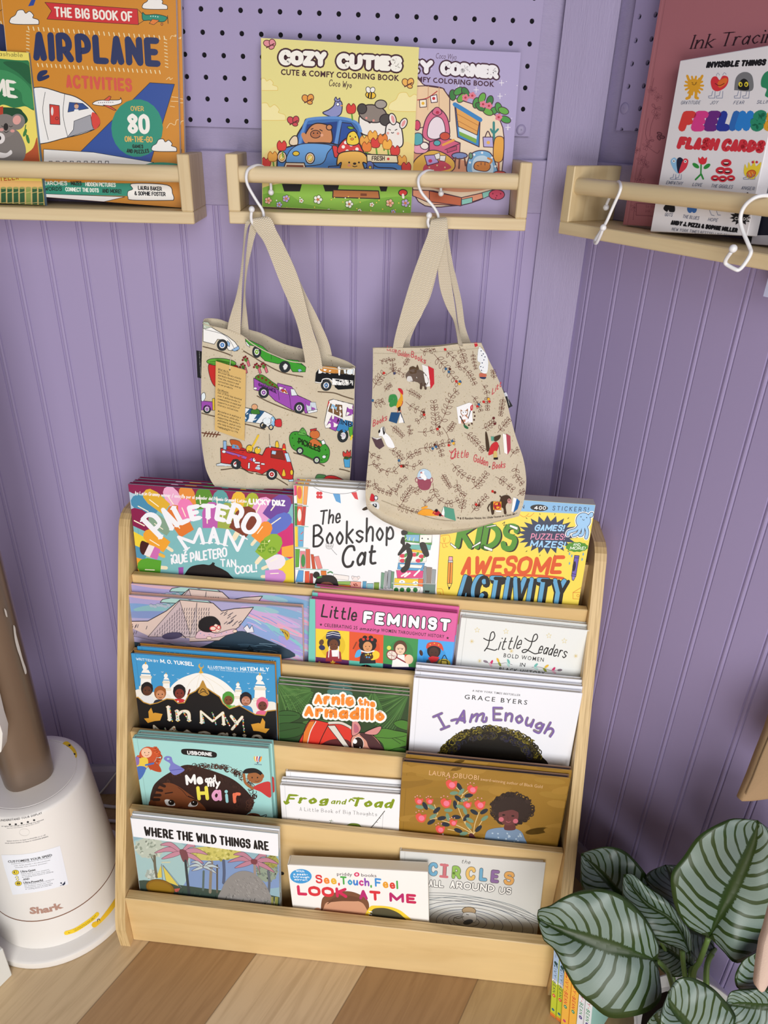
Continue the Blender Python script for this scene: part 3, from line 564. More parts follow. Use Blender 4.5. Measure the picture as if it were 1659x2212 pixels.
book('picture_book', 'white picture book with black handwriting and bookshelf border, front copy below the leafy bag', P1, None, .0078, 'f2f3f6', a_cat, 'paper', B1, rects=r_, copies=[(0, .002, 'white bookshelf border picture book, middle copy of its stack'), (.001, .004, 'white bookshelf border picture book, rear copy of its stack')], group='copies of the bookshelf border picture book')
def a_kids(A):
    A.view(*K8); A.p('100 60 1520 150 1520 250 100 190', '86b8e2'); A.e(990, 190, 78, 29, '14161c', 3); A.t('400', 945, 205, 1047, 207, 32, 'ffffff', w=.18); A.t('STICKERS!', 1105, 212, 1420, 226, 40, '1f3050', w=.13, sp=.6); A.t('N', 832, 196, 858, 198, 34, '1f3050', w=.16)
    for q in ('120 440 200 430 205 490 140 500 110 470', '150 450 160 490 170 450', '145 505 150 535 170 535', '170 505 178 530 190 528', '90 900 140 900 155 950', '100 930 125 930 130 960', '820 250 860 270 900 240', '880 260 910 265 945 235'): A.l(q, 5, 'e39a3a')
    A.p('1285 930 1385 870 1385 990 1285 985', 'efd659', 0, 'dd8f35', 5); A.e(1330, 958, 11, 11, 'efd659', 0, 'dd8f35', 5, 12); A.l('1285 932 1385 928', 5, 'dd8f35', 0)
    A.t('KIDS', 262, 552, 798, 574, 235, '16180f', w=.2, sl=.08); A.t('KIDS', 248, 545, 785, 567, 235, '4f8f2c', w=.2, sl=.08)
    for q in ('215 495 270 535 258 550 212 510', '400 530 478 480 480 500 405 540', '505 520 585 550 578 572 508 545', '525 355 612 335 616 348 530 362', '735 335 805 360 800 385 730 355'): A.p(q, 'fbfaf2', 0, '1a1a1a', 4)
    A.ls('668 330 690 312 680 345 705 335 690 368', 4, BLK)
    A.t('AWESOME', 300, 780, 1185, 775, 165, 'da5728', w=.2, sl=.1, jit=.04); A.l('345 790 700 778 1000 785 1200 806', 22, 'da5728')
    A.t('ACTIVITY', 280, 1010, 1210, 1050, 235, '14171c', w=.3, sl=.05, sp=.4); A.t('ACTIVITY', 266, 1004, 1196, 1044, 235, '62a5cf', w=.17, sl=.05, sp=.4, out=('14171c', 5)); A.t('ACTIVITY', 296, 1012, 1226, 1052, 235, '14171c', w=.13, sl=.05, sp=.4)
    A.p([(1062+(270 if k % 2 == 0 else 200)*math.sin(6.283*k/44), 425-(170 if k % 2 == 0 else 118)*math.cos(6.283*k/44)) for k in range(44)], '303b58')
    A.t('GAMES!', 945, 392, 1205, 395, 58, '9fd0f4', w=.22, sl=.12); A.t('PUZZLES!', 912, 466, 1212, 470, 54, 'e290b0', w=.15, sl=.08); A.t('MAZES!', 907, 530, 1212, 545, 60, '9fd0f4', w=.2, sl=.08)
    for k in range(14):
        a = 6.283*k/14; A.l([(1062+285*math.cos(a), 425+180*math.sin(a)), (1062+300*math.cos(a), 425+190*math.sin(a))], 5, BLK, 0)
    A.p([(1320+(94+6*(k % 2))*math.cos(6.283*k/24), 532+(40+6*(k % 2))*math.sin(6.283*k/24)) for k in range(24)], '4e9029'); A.t('AND', 1287, 521, 1350, 523, 24, 'f6f9ee', w=.16); A.t('MORE!', 1256, 556, 1390, 558, 30, 'f6f9ee', w=.16, sl=.1)
    for ex, c in ((12, 'fbfdff'), (5, BLK), (0, '9cc9f0')):
        A.e(1375, 300, 62+ex, 66+ex, c, 15)
        for q in ('1345 340 1310 380 1250 400 1240 425', '1355 350 1330 410 1290 430', '1375 350 1370 415 1345 430', '1395 345 1410 400 1400 450', '1430 260 1450 240 1445 260'): A.l(q, 24+2*ex, c)
    dots(A, '1355 268 1405 275', 5, BLK); A.l('1368 288 1377 298 1385 292', 4, BLK)
    A.p('196 650 236 650 228 850 188 850', 'f2953a', 0, BLK, 4); A.l('215 652 208 850', 5, BLK, 0); A.p('200 615 234 617 232 650 198 648', 'f0a6bd', 0, BLK, 4); A.p('197 648 236 650 235 668 196 666', 'c9c9c9', 0, BLK, 3); A.p('188 850 228 850 202 905', 'f0d25a', 0, BLK, 4); A.p('196 880 212 880 202 906', BLK)
    A.p('1300 605 1340 608 1310 790 1272 785', '6a5bb4', 0, BLK, 4); A.p('1275 785 1308 790 1290 825 1278 820', '8a7cc8', 0, BLK, 4); A.e(1296, 700, 14, 45, '231f3c', 8); A.ls('1298 625 1336 628;1276 765 1312 770', 4, BLK)
    for x, y in ((1255, 590), (1275, 610), (1375, 595), (1365, 640), (1255, 675)): A.e(x, y, 6, 13, '6ca4cc', 10, n=10)
P1b = tier_plane(0, 2)
a_, b_, c_ = P1b.uv(942.5, 1284.8), P1b.uv(1287.8, 1090.8), None
book('activity_book', 'thick yellow activity book with orange and blue lettering, right end of the top tier', P1b, None, .021, 'f0da58', a_kids, 'paper', -.0945, rects=(a_[0], b_[0]-.001, b_[1], 0), sidecol='d88a58', pages='c9c4c0', m=ink)
# ---- tier two
P2 = tier_plane(1)
def a_boat(A):
    A.view(*K6); R = random.Random(3)
    for x, y, rx, ry, c, r in ((200, 1040, 260, 40, 'a8a0cf', 5), (300, 1010, 250, 26, 'd6aebb', 6), (230, 1110, 200, 40, '7b9fcf', 4), (420, 1100, 240, 30, '86b5bd', -5), (300, 1160, 250, 30, '7f92c4', 0), (1300, 1180, 260, 40, 'c9a8d6', 18), (1350, 1250, 260, 26, 'e0a6c2', 22), (1250, 1290, 240, 60, '8ea8da', 25), (1420, 1340, 200, 30, '86c3cb', 35), (1480, 1430, 150, 40, 'a79ddb', 40), (1380, 1480, 240, 36, '9ecbd6', 15), (1500, 1520, 160, 30, 'd7aecb', 10), (1450, 1150, 200, 30, '7fa9cf', 15), (1250, 1120, 120, 22, '95bfc9', 10)): A.e(x, y, rx, ry, c, r)
    for k in range(60):
        x = 1050+R.random()*520; y = 1120+R.random()*420; A.l([(x, y), (x+60, y+18+20*R.random()), (x+120, y+60)], 4+5*R.random(), R.choice(['9cc4d8', 'd9a9cd', '8f9fd8', 'b7d6d6', 'c3b0e0']), 1)
    A.p('130 1380 350 1400 700 1430 1000 1300 1180 1330 1500 1500 900 1520 160 1440', '2b4152', 1)
    A.up(); A.hold += 1
    for k in range(40): x = 180+R.random()*1100; y = 1390+R.random()*90; A.l([(x, y), (x+70, y+8-16*R.random()), (x+140, y+10)], 4, R.choice(['4f6f86', '3b5a6c', '6a8ba0', '22323f', '7f9db0']), 1)
    A.hold -= 1
    A.p('420 1035 560 1012 640 1040 760 1030 830 1070 830 1080 400 1060', 'a9cfc8', 0, '2c2a33', 5)
    A.p('120 1215 300 1212 450 1130 560 1040 830 1065 900 1130 1010 1110 1160 1100 1040 1260 880 1370 640 1380 440 1390 170 1330', 'd9c2b8', 0, '332e38', 6); A.p('150 1260 300 1330 640 1350 640 1385 440 1392 170 1330', '9a90ac'); A.p('300 1340 560 1045 650 1340', 'c6b2b6', 0, '332e38', 4); A.p('700 1060 640 1345 690 1340', 'cbb9b8', 0, '332e38', 3)
    for k in range(26):
        x = 300+20*k; y0 = 1335-min(k, 13)*20; y1 = 1340
        for yy in range(0, 9): 
            a = y0+30+yy*32
            if a < 1320 and 340 < x < 900: A.l([(x, a), (x-5, a+18+8*R.random())], 5, '5d5560', 0)
    A.up(); A.hold += 1
    for k in range(18): x = 910+R.random()*170; y = 1130+R.random()*110; A.l([(x, y), (x-24, y+18)], 5, '5d5560', 0)
    A.hold -= 1
    A.up(); A.hold += 1
    for k in range(16): x = 150+R.random()*150; y = 1235+R.random()*80; A.l([(x, y), (x-8, y+24)], 5, '5d5560', 0)
    A.hold -= 1
    A.e(500, 1330, 85, 28, '4a4360', -6); A.l('560 1310 590 1330 610 1350', 5, '2c2838')
    A.p('690 1330 720 1290 780 1290 860 1310 950 1285 1010 1275 1022 1300 960 1320 880 1340 800 1350 700 1352', 'dfb9c4', 1, '3a2c34', 3); dots(A, '730 1310 760 1325 800 1318 850 1328 900 1312 940 1300', 4, '6f8fc0'); A.e(1010, 1292, 18, 12, 'efd3c2', -10, '3a2c34', 3); A.e(800, 1348, 22, 12, 'efd3c2', 0, '3a2c34', 3)
    A.e(845, 1262, 52, 42, 'f2d5c5', 10, '3a2c34', 3); A.p('712 1260 725 1205 775 1175 840 1175 885 1215 890 1250 850 1235 830 1270 815 1300 750 1295', '15131a', 1); A.e(832, 1270, 26, 18, 'f2d5c5', 0, 'c8323a', 7); A.e(878, 1262, 14, 16, 'f2d5c5', 0, 'c8323a', 7); A.l('850 1296 862 1294', 4, 'c05a5a', 0)
    A.p('1080 1270 1110 1240 1130 1275 1150 1245 1165 1300 1110 1305', 'e6e3ec', 0, '55505c', 3); A.p('1375 1275 1440 1295 1455 1340 1430 1365 1405 1310', 'c9a637', 1); A.ls('1395 1290 1405 1305;1415 1298 1425 1315;1432 1315 1440 1335', 6, '4d3b17')
    for k in range(6): A.e(330+28*k, 1085+6*math.sin(k*2), 18, 12, 'a9b4c4', 20)
    A.ls('1110 1440 1130 1410 1160 1450 1110 1440;1130 1450 1180 1470', 4, '16222a')
B2 = -.0945
book('picture_book', 'pastel picture book with a child in a paper boat, front copy in the second tier', P2, ((262, 1284), (652.5, 1313)), .0115, 'a9a4cc', a_boat, 'hard', B2, spine='7a6bb0', sidecol='e7b9a8', copies=[(.012, .014, 'paper boat picture book, rear copy standing slightly higher and further right')], group='copies of the paper boat picture book')
def woman(A, x, y, k, skin, hair, top, hs=1):
    A.p([(x-70*k, y+150*k), (x-60*k, y+70*k), (x-25*k, y+48*k), (x+25*k, y+48*k), (x+60*k, y+70*k), (x+70*k, y+150*k)], top, 0); A.e(x, y-8*k, 56*k*hs, 60*k, hair); A.e(x, y+6*k, 40*k, 44*k, skin); A.p([(x-42*k, y-8*k), (x-20*k, y-40*k), (x+22*k, y-40*k), (x+42*k, y-8*k), (x+44*k, y-45*k), (x, y-64*k), (x-44*k, y-45*k)], hair, 1)
    eyes(A, x, y+4*k, 16*k, 4*k); A.l([(x-9*k, y+24*k), (x, y+29*k), (x+9*k, y+24*k)], 3*k, '5d2418')
def a_fem(A):
    A.view(*K7); A.p('205 1120 268 1125 270 1800 205 1790', '74c9bc'); A.l('268 1130 270 1800', 4, 'b04a80', 0)
    A.t('Little', 318, 1322, 655, 1360, 125, BLK, w=.12, sl=.15); A.t('FEMINIST', 715, 1380, 1535, 1460, 116, 'f1f6fc', w=.27, out=(BLK, 8), sp=.42)
    A.b('CELEBRATING 25', 350, 1412, 664, 1440, 30, '2a1220', .012, track=1.15); A.t('amazing', 682, 1445, 866, 1462, 34, '2a1220', w=.14, sl=.2); A.b('WOMEN THROUGHOUT HISTORY', 886, 1460, 1482, 1522, 30, '2a1220', .012, track=1.15); stars(A, '320 1394 1515 1520', 15, '2a1220')
    for q, c in (('270 1430 588 1458 585 1730 272 1698', 'f0d23a'), ('588 1458 910 1492 905 1760 585 1730', 'e2592f'), ('910 1492 1238 1530 1222 1800 905 1760', '3f9450'), ('1238 1530 1600 1560 1565 1840 1222 1800', '4da9ee'), ('272 1698 585 1730 583 1830 274 1800', '5f2a5c'), ('585 1730 905 1760 902 1860 583 1830', '5fbfae'), ('905 1760 1222 1800 1215 1900 902 1860', '231f47'), ('1222 1800 1565 1835 1560 1920 1215 1900', 'c8352f')): A.p(q, c)
    A.e(430, 1590, 120, 120, 'e2bf2c'); A.e(755, 1620, 120, 120, 'd84f28'); A.e(1070, 1660, 120, 120, '37864a'); A.e(1390, 1700, 110, 110, '3c9ae0')
    woman(A, 440, 1575, 1.1, '6a3c26', '1d1b2c', '9c2f3c'); A.p('372 1530 378 1470 430 1455 490 1465 505 1530 440 1515', '262c55', 1); A.ls('375 1500 430 1485 500 1500;378 1480 432 1466 495 1480', 6, 'e9e9f0'); A.p('420 1635 482 1632 480 1695 425 1695', 'f2f2f4'); A.e(325, 1560, 22, 28, '5d4230', 20); A.ls('400 1600 392 1700;485 1600 488 1710', 9, 'f4eeee'); A.e(330, 1610, 30, 24, '2a2f5a', 20)
    woman(A, 760, 1595, 1.1, 'd99a68', '16141a', '1c1a24', 1.35); dots(A, '700 1545 735 1520 790 1520 825 1545', 24, '16141a'); dots(A, '722 1532 762 1527 802 1535', 13, 'd8382f'); A.p('660 1640 700 1630 690 1690 640 1700', '52b0e8', 1); A.p('820 1640 870 1660 860 1710 790 1725', 'f0cf3a', 1); A.e(768, 1690, 46, 34, '4a2a1c', 15); dots(A, '745 1680 765 1672 788 1678', 8, 'd8c23a'); dots(A, '752 1700 775 1702', 8, '4f9fd8'); A.l('625 1620 655 1560', 12, '8a3a20', 0); A.l('700 1640 760 1655 820 1640', 12, 'f4f1ee')
    woman(A, 1068, 1620, 1.15, 'f0cdb0', '5a3a28', 'f4f3f1'); A.l('1035 1615 1100 1618', 3, '55504c', 0); A.e(990, 1680, 50, 42, 'e9e0d4', 20, '8a2030', 8); A.ls('950 1680 1035 1690;990 1640 985 1725;960 1655 1030 1715', 3, '8a2030'); A.l('1030 1700 1120 1750', 12, '8a2030', 0); A.e(962, 1612, 20, 20, 'd9e05a'); A.p('1110 1670 1150 1680 1140 1740 1110 1730', 'd8402f'); A.e(1150, 1720, 40, 45, 'f0cdb0')
    woman(A, 1385, 1650, 1.15, '4a2a1e', '18151a', '55595e'); A.p('1315 1620 1325 1570 1390 1555 1455 1575 1475 1640 1420 1600 1360 1595', 'd84a3a', 1); dots(A, '1350 1580 1390 1570 1430 1585', 6, 'f0c23a'); A.p('1330 1705 1370 1690 1440 1700 1410 1740 1360 1755', 'd8353a'); A.e(1265, 1660, 16, 28, '4a2a1e', -15); A.e(1480, 1765, 62, 50, 'c2b03a'); A.p('1455 1730 1510 1735 1512 1790 1450 1785', 'f2d860', 0, '191a1c', 8); A.l('1460 1720 1485 1680 1510 1722', 7, '191a1c')
    A.e(430, 1790, 100, 40, 'cf3f2c'); stars(A, '432 1752', 28, 'f0c040'); A.e(305, 1765, 14, 26, 'd8a93a'); A.e(742, 1830, 75, 60, '17161c'); A.l('742 1775 742 1800', 7, 'c23a3a', 0); A.e(1085, 1875, 70, 45, 'f2f0ee'); A.e(1090, 1885, 50, 45, '1b1822'); A.e(960, 1840, 26, 12, 'e8c8b0', -25)
book('picture_book', 'pink picture book with portraits in colored squares, front copy in the second tier', P2, ((669, 1293), (988.8, 1325.5)), .0092, 'dd62a2', a_fem, 'hard', B2, spine='74c9bc', sidecol='c94f92', copies=[(.002, .006, 'middle copy of the pink portrait grid picture book'), (.004, .011, 'rearmost copy of the pink portrait grid picture book')], group='copies of the pink portrait grid picture book')
def a_lead(A):
    A.view(*K8)
    for x, y in ((448, 1258), (700, 1270), (1075, 1308), (1210, 1353), (1265, 1690), (405, 1600)):
        P = [(x+(24 if k % 2 == 0 else 10)*math.sin(math.pi*k/5), y-(24 if k % 2 == 0 else 10)*math.cos(math.pi*k/5)) for k in range(10)]; A.l(P, 3, 'd9c98a', 0, 1)
    for x, y in ((402, 1357), (748, 1442), (470, 1528), (1310, 1485)):
        for k in range(4): a = math.pi*k/4; A.l([(x-18*math.cos(a), y-18*math.sin(a)), (x+18*math.cos(a), y+18*math.sin(a))], 3, 'd9c070', 0)
    A.t('ittle', 628, 1434, 825, 1420, 118, BLK, w=.075, sl=.25); A.t('eaders', 975, 1458, 1222, 1508, 105, BLK, w=.085, sl=.25)
    for q in ('505 1330 540 1348 580 1345 602 1310 592 1275 570 1285 558 1330 545 1390 520 1430 512 1440 530 1420 560 1425 600 1435 622 1425', '865 1330 905 1355 950 1355 975 1325 968 1295 945 1305 930 1350 915 1400 880 1445 850 1455 842 1440 870 1428 910 1445 950 1465 985 1460'): A.l(q, 9, BLK)
    A.b('BOLD WOMEN', 678, 1495, 1028, 1535, 34, '2a2a2c', .008, track=1.25); A.b('IN', 820, 1576, 866, 1579, 32, '2a2a2c', .008); A.b('BLACK HISTORY', 638, 1616, 1035, 1657, 34, '2a2a2c', .008, track=1.2)
    A.l('510 1530 560 1550 640 1552 700 1545 755 1562', 3, '5a5560'); A.l('925 1585 980 1580 1040 1595 1100 1612 1180 1605', 3, '5a5560')
    for x, y, r, c in ((522, 1533, 20, '8a7a86'), (574, 1540, -60, 'd0326c'), (565, 1562, 60, 'eab9c8'), (630, 1522, -115, 'e6b83a'), (645, 1556, 60, '8f9a3c'), (722, 1532, -115, '6fb8ae'), (720, 1562, 60, 'b9dcd4'), (962, 1565, -45, '6fb8ae'), (962, 1592, 30, 'b9dcd4'), (1055, 1575, -35, 'e6b83a'), (1040, 1606, 50, '8f9a3c'), (1116, 1600, -50, 'd0326c'), (1120, 1625, 40, 'eab9c8'), (1170, 1608, -5, '7a6a74')): A.e(x, y, 22, 10, c, r)
    A.e(820, 1680, 55, 18, '2a2422')
book('picture_book', 'off-white picture book with black script title and leafy sprigs, front copy in the second tier', P2, ((996.6, 1334), (1274, 1362)), .0085, 'e6e8e6', a_lead, 'hard', B2, copies=[(-.0015, .004, 'middle copy of the off-white script title book'), (-.004, .010, 'rearmost copy of the off-white script title book')], group='copies of the off-white script title book')
# ---- tier three
P3 = tier_plane(2); B3 = -.0945
def a_mosque(A):
    A.view(*M1); W_ = 'f3f1ec'
    A.t('WRITTEN BY', 225, 190, 425, 212, 22, 'eef4f8', w=.16, ser=.08); A.t('M. O. YUKSEL', 442, 215, 742, 245, 36, 'f4f8fa', w=.2, ser=.08); A.t('ILLUSTRATED BY', 868, 262, 1140, 282, 24, 'eef4f8', w=.17, ser=.08); A.t('HATEM ALY', 1158, 286, 1416, 292, 36, 'f4f8fa', w=.2, ser=.08); A.b('New York Times bestselling illustrator of The Proudest Blue', 880, 280, 1388, 314, 14, 'cfe4f0', sl=.2)
    A.p('505 620 520 460 600 370 720 318 800 305 900 325 1020 390 1110 480 1150 560 1170 640', W_, 1); 
    for q in ('800 312 700 400 640 560', '800 312 770 420 760 560', '800 312 900 420 950 560', '800 312 990 430 1080 560'): A.l(q, 2, 'd9c9a0')
    A.l('805 300 805 255', 16, 'd9a93a', 0); A.e(806, 243, 24, 24, 'd9a93a'); A.e(810, 237, 17, 18, '3f97cd'); A.e(806, 300, 20, 10, 'd9a93a')
    for x, y, k in ((312, 250, 1.15), (495, 330, .75), (1140, 410, .7), (1335, 350, 1.2)):
        A.e(x-6*k, y, 24*k, 24*k, W_); A.p([(x-36*k, y+46*k), (x-20*k, y+20*k), (x+20*k, y+24*k), (x+36*k, y+50*k)], W_); A.p([(x-38*k, y+56*k), (x+38*k, y+60*k), (x+48*k, y+260*k), (x-48*k, y+260*k)], W_); A.p([(x-46*k, y+70*k), (x+46*k, y+74*k), (x+44*k, y+90*k), (x-46*k, y+88*k)], 'e3ded2', 0, 'd0b060', 2); A.p([(x-52*k, y+150*k), (x+54*k, y+156*k), (x+52*k, y+176*k), (x-54*k, y+172*k)], 'e9e4d8', 0, 'd0b060', 2); A.e(x-2, y-28*k, 6*k, 10*k, 'd9a93a')
    A.p('205 480 260 450 300 470 520 500 520 640 205 640', 'ebe7de', 1); A.p('1150 560 1250 540 1300 570 1400 560 1480 580 1490 700 1150 700', 'ebe7de', 1)
    for x, y in ((390, 322), (460, 297), (350, 360), (555, 325), (600, 360), (1055, 385), (1240, 445), (1405, 362), (1410, 470), (1230, 400), (690, 310), (1000, 340)): A.l([(x-9, y-4), (x, y+3), (x+9, y-4)], 3, 'dff0f8', 0)
    for x, y, sk, hr, tp, k in ((322, 455, '5a3424', '17151a', 'e2e2e4', 1), (440, 490, 'c98a62', '9a5a2c', '232a3c', 1), (612, 480, '7a3028', '15131a', 'c93038', 1.05), (1050, 540, '7a4a2c', '4f9a3c', '58a544', 1), (1207, 545, 'b5765a', '1a1a26', '3f86c4', 1), (1355, 590, '6a3a2e', 'e0688c', 'e0688c', 1)):
        A.p([(x-56*k, y+140*k), (x-46*k, y+60*k), (x+46*k, y+64*k), (x+60*k, y+150*k)], tp, 1); A.e(x, y-8*k, 54*k, 62*k, hr); A.e(x+2, y+10*k, 40*k, 42*k, sk); A.p([(x-42*k, y), (x-30*k, y-36*k), (x+30*k, y-34*k), (x+44*k, y+2), (x+44*k, y-46*k), (x-44*k, y-48*k)], hr, 1); eyes(A, x+2, y+6*k, 17*k, 5*k); A.l([(x-10, y+32*k), (x+2, y+37*k), (x+14, y+32*k)], 4, '4a1c14')
    dots(A, '640 575 600 560 620 590 660 560', 8, 'f0e6e6'); A.e(1000, 600, 30, 14, '8fc46a', 30); A.e(1090, 610, 26, 12, '8fc46a', -30); A.e(1190, 550, 17, 14, 'b5765a', 0, 'd9a9a0', 4); A.e(1226, 552, 17, 14, 'b5765a', 0, 'd9a9a0', 4); A.l('690 500 705 455', 14, '7a3028', 0)
    blk = '200 540 240 525 290 570 350 590 420 575 500 540 560 545 600 580 660 575 700 500 760 470 800 430 822 380 850 440 900 475 970 520 1000 580 1060 630 1150 600 1220 640 1290 680 1380 690 1400 650 1490 640 1500 960 200 900'
    A.l(blk, 16, 'c08f35', 0, 1); A.p(blk, '131216')
    A.p('822 370 800 430 780 480 830 510 880 490 850 430', 'b98a3a', 1); A.l('800 470 822 445 850 470', 6, '131216'); A.l('790 490 830 470 870 495', 6, '131216')
    for fx in (0, 1):
        f = (lambda x, y: (x, y)) if not fx else (lambda x, y: (1713-x+3, y+92)); A.p([f(*q) for q in ((296, 712), (340, 708), (335, 650), (360, 615), (378, 665), (395, 660), (425, 665), (462, 672), (440, 730), (390, 735), (330, 752))], 'd99a36')
    cs = ['efe7d8', 'c9463c', 'e8b94a', '6fb8b8', 'e9b9c0', '6aa35a']
    A.t('In', 512, 738, 720, 745, 145, 'f2ead9', w=.2, ser=.06, con=.55, hs=[1, 1.15], out=('8a6a30', 3)); A.t('My', 800, 762, 1195, 790, 130, 'f2ead9', w=.2, ser=.06, con=.55, hs=[1, 1.2], out=('8a6a30', 3)); A.t('Mosque', 380, 885, 1372, 960, 122, 'f2ead9', w=.2, ser=.06, con=.55, out=('8a6a30', 3), hs=[1, 1.2, 1.2, 1.2, 1.2, 1.2])
    R = random.Random(5)
    for q in ((520, 610, 545, 735), (580, 640, 600, 735), (640, 650, 700, 735), (815, 680, 830, 750), (905, 660, 940, 765), (1010, 680, 1060, 775), (1095, 700, 1120, 780), (1180, 720, 1190, 830), (395, 800, 420, 830), (480, 800, 500, 840), (560, 800, 620, 850)):
        A.up(); A.hold += 1
        for k in range(9): t = k/8; A.e(q[0]+(q[2]-q[0])*t+5*R.random(), q[1]+(q[3]-q[1])*t, 7, 7, cs[(k*5+int(q[0])) % 6], n=6)
        A.hold -= 1
G3 = 'picture books in the third tier of the bookcase'
book('picture_book', 'blue and black picture book with a white dome, front copy in the third tier', P3, ((282.2, 1411.3), (593.2, 1436.7)), .0105, '3f97cd', a_mosque, 'hard', B3, spine='1a1816', sidecol='c98a35', copies=[(.006, .006, 'rear copy of the blue picture book with the white dome')], group='copies of the white dome picture book')
def a_arnie(A):
    A.view(*M2); R = random.Random(9)
    A.p('100 235 1490 360 1490 420 100 330', '2c4627'); A.p('640 290 860 310 860 360 650 345', '4a7a72', 1)
    for cx, cy, a0, a1, n, L in ((60, 200, 5, 80, 22, 420), (480, 300, 120, 200, 12, 330), (1480, 330, 110, 200, 26, 460), (1100, 300, 60, 130, 14, 260), (330, 640, -10, 30, 8, 340)):
        for k in range(n):
            a = math.radians(a0+(a1-a0)*k/max(1, n-1)); A.l([(cx+40*math.cos(a), cy+40*math.sin(a)), (cx+L*.6*math.cos(a), cy+L*.6*math.sin(a)+10), (cx+L*math.cos(a+.08), cy+L*math.sin(a+.08)+30)], 10+6*R.random(), R.choice(['3c6630', '47743a', '2f5428', '557f42']))
    for q, c in (('90 540 200 510 320 540 330 590 220 640 100 650', '35602f'), ('100 660 250 640 400 660 350 760 220 800 100 790', '2d5429'), ('100 830 200 830 260 900 90 900', '3d6a2c'), ('1110 770 1200 700 1330 720 1480 760 1490 860 1380 900 1240 950 1200 860', '4f8433'), ('1320 640 1400 610 1490 640 1490 720 1370 690', '477c2f'), ('1250 940 1400 900 1490 950 1490 1010 1250 1000', '3c6a2a')): A.p(q, c, 1, '14230f', 5)
    A.ls('1120 790 1300 800 1480 770;1300 800 1390 860;1330 795 1440 840;110 560 300 560;110 730 330 690', 5, '1c3014', 1)
    A.p('350 910 370 740 430 620 500 610 640 640 880 690 880 900 860 960', 'd8382c', 1, '191012', 8); A.p('350 910 372 740 432 625 492 618 430 760 395 910', 'e07a2f', 0, '191012', 5); A.l('500 625 440 740 402 905', 10, 'e8e2da'); A.l('640 640 560 800 510 930', 8, '191012'); A.p('520 930 580 850 700 810 850 830 880 960', '5a2528', 1); A.p('620 670 700 665 890 950 840 950', 'ded9cf', 0, '191012', 6); A.l('640 640 760 640 850 680 880 700', 26, 'd9d3c8'); A.l('645 655 760 655 850 695', 5, '191012')
    A.p('870 830 900 770 980 745 1080 760 1160 830 1230 950 1240 985 1000 980 890 950', 'd89a86', 1, '191012', 7); A.p('960 755 1070 760 1150 830 1230 950 1150 960 1060 900 1030 830', '4d2c30', 1); A.e(945, 862, 58, 74, '241312'); A.e(945, 862, 58, 74, '241312', 0, 'f1e4e0', 5); A.e(912, 835, 22, 24, 'fdfdfd'); A.e(965, 900, 8, 8, 'fdfdfd')
    A.p('880 770 880 640 900 605 950 640 975 700 940 755', 'd58f8c', 1, '191012', 6); A.p('1010 750 1100 700 1180 675 1185 710 1130 765', 'd58f8c', 1, '191012', 6); A.p('905 740 905 650 945 680 950 730', 'b8687a', 1); dots(A, '1210 965 1160 962', 6, '2a1214')
    A.t('Arnie', 480, 442, 900, 462, 130, 'ef8b33', w=.28, out=('fbf7f2', 22), hs=[.82, 1, 1, 1, 1]); A.t('the', 945, 448, 1125, 478, 78, 'ef8b33', w=.3, out=('fbf7f2', 16)); A.t('Armadillo', 375, 572, 1225, 625, 135, 'ef8b33', w=.28, out=('fbf7f2', 22), hs=[.85]+[1]*8)
    A.t('Arnie', 480, 442, 900, 462, 130, 'f08c35', w=.28, hs=[.82, 1, 1, 1, 1]); A.t('the', 945, 448, 1125, 478, 78, 'f08c35', w=.3); A.ls('490 390 510 350;640 390 650 370;860 400 880 385;380 520 400 470;640 515 650 500;1130 540 1140 500;1060 540 1062 480', 9, 'fbe3c8')
book('picture_book', 'dark green jungle picture book with a red backpack, front copy in the third tier', P3, ((600.5, 1478), (884.3, 1503.8)), .0042, '2b4526', a_arnie, 'paper', B3, sidecol='8fa98a', copies=[(0, .003, 'second copy of the green jungle picture book'), (-.0005, .0055, 'third copy of the green jungle picture book, at the back of its stack')], group='copies of the jungle picture book')
def a_enough(A):
    A.view(*M3); A.b('A NEW YORK TIMES BESTSELLER', 678, 278, 1070, 316, 15, '3a3a40', .008, sl=.12, track=1.1); A.b('GRACE BYERS', 615, 338, 1125, 386, 36, '1c1c22', .005, track=1.35)
    for c, w, o in (('8a7f88', .2, None), ('7d62a8', .11, None)):
        A.l('398 470 457 575', 118*w, c, 0); A.l('362 485 432 455', 118*w, c, 0); A.l('424 588 492 560', 118*w, c, 0)
        A.t('Am', 540, 548, 770, 525, 118, c, w=w, sl=.1); A.t('Enough', 845, 520, 1320, 660, 120, c, w=w, bend=38, sl=.1); A.l('510 515 560 505 620 520', 120*w, c); A.l('770 525 790 520 795 490', 120*w, c)
    A.p('405 900 420 760 470 690 560 620 680 585 800 580 940 590 1070 630 1160 700 1220 780 1240 900', '15120f', 1)
    curls(A, 820, 830, 395, 245, 182, 358, 190, 22, ['2a2410', '15120f', '6f651f', '8a7d2a', '3a3316', '15120f', '4d4520'], 8); curls(A, 820, 830, 330, 190, 185, 355, 110, 20, ['2a2a3c', '37311a', '4d4722', '1c1a1a', '2b2744'], 6)
book('picture_book', 'white picture book with purple lettering and dark curly hair, front copy in the third tier', P3, ((894.4, 1463.8), (1258.6, 1498)), .0088, 'eeeff6', a_enough, 'hard', B3, copies=[(.001, .005, 'middle copy of the white curly hair picture book'), (.0015, .010, 'rear copy of the white curly hair picture book')], group='copies of the white curly hair picture book', pages='c9a93a')
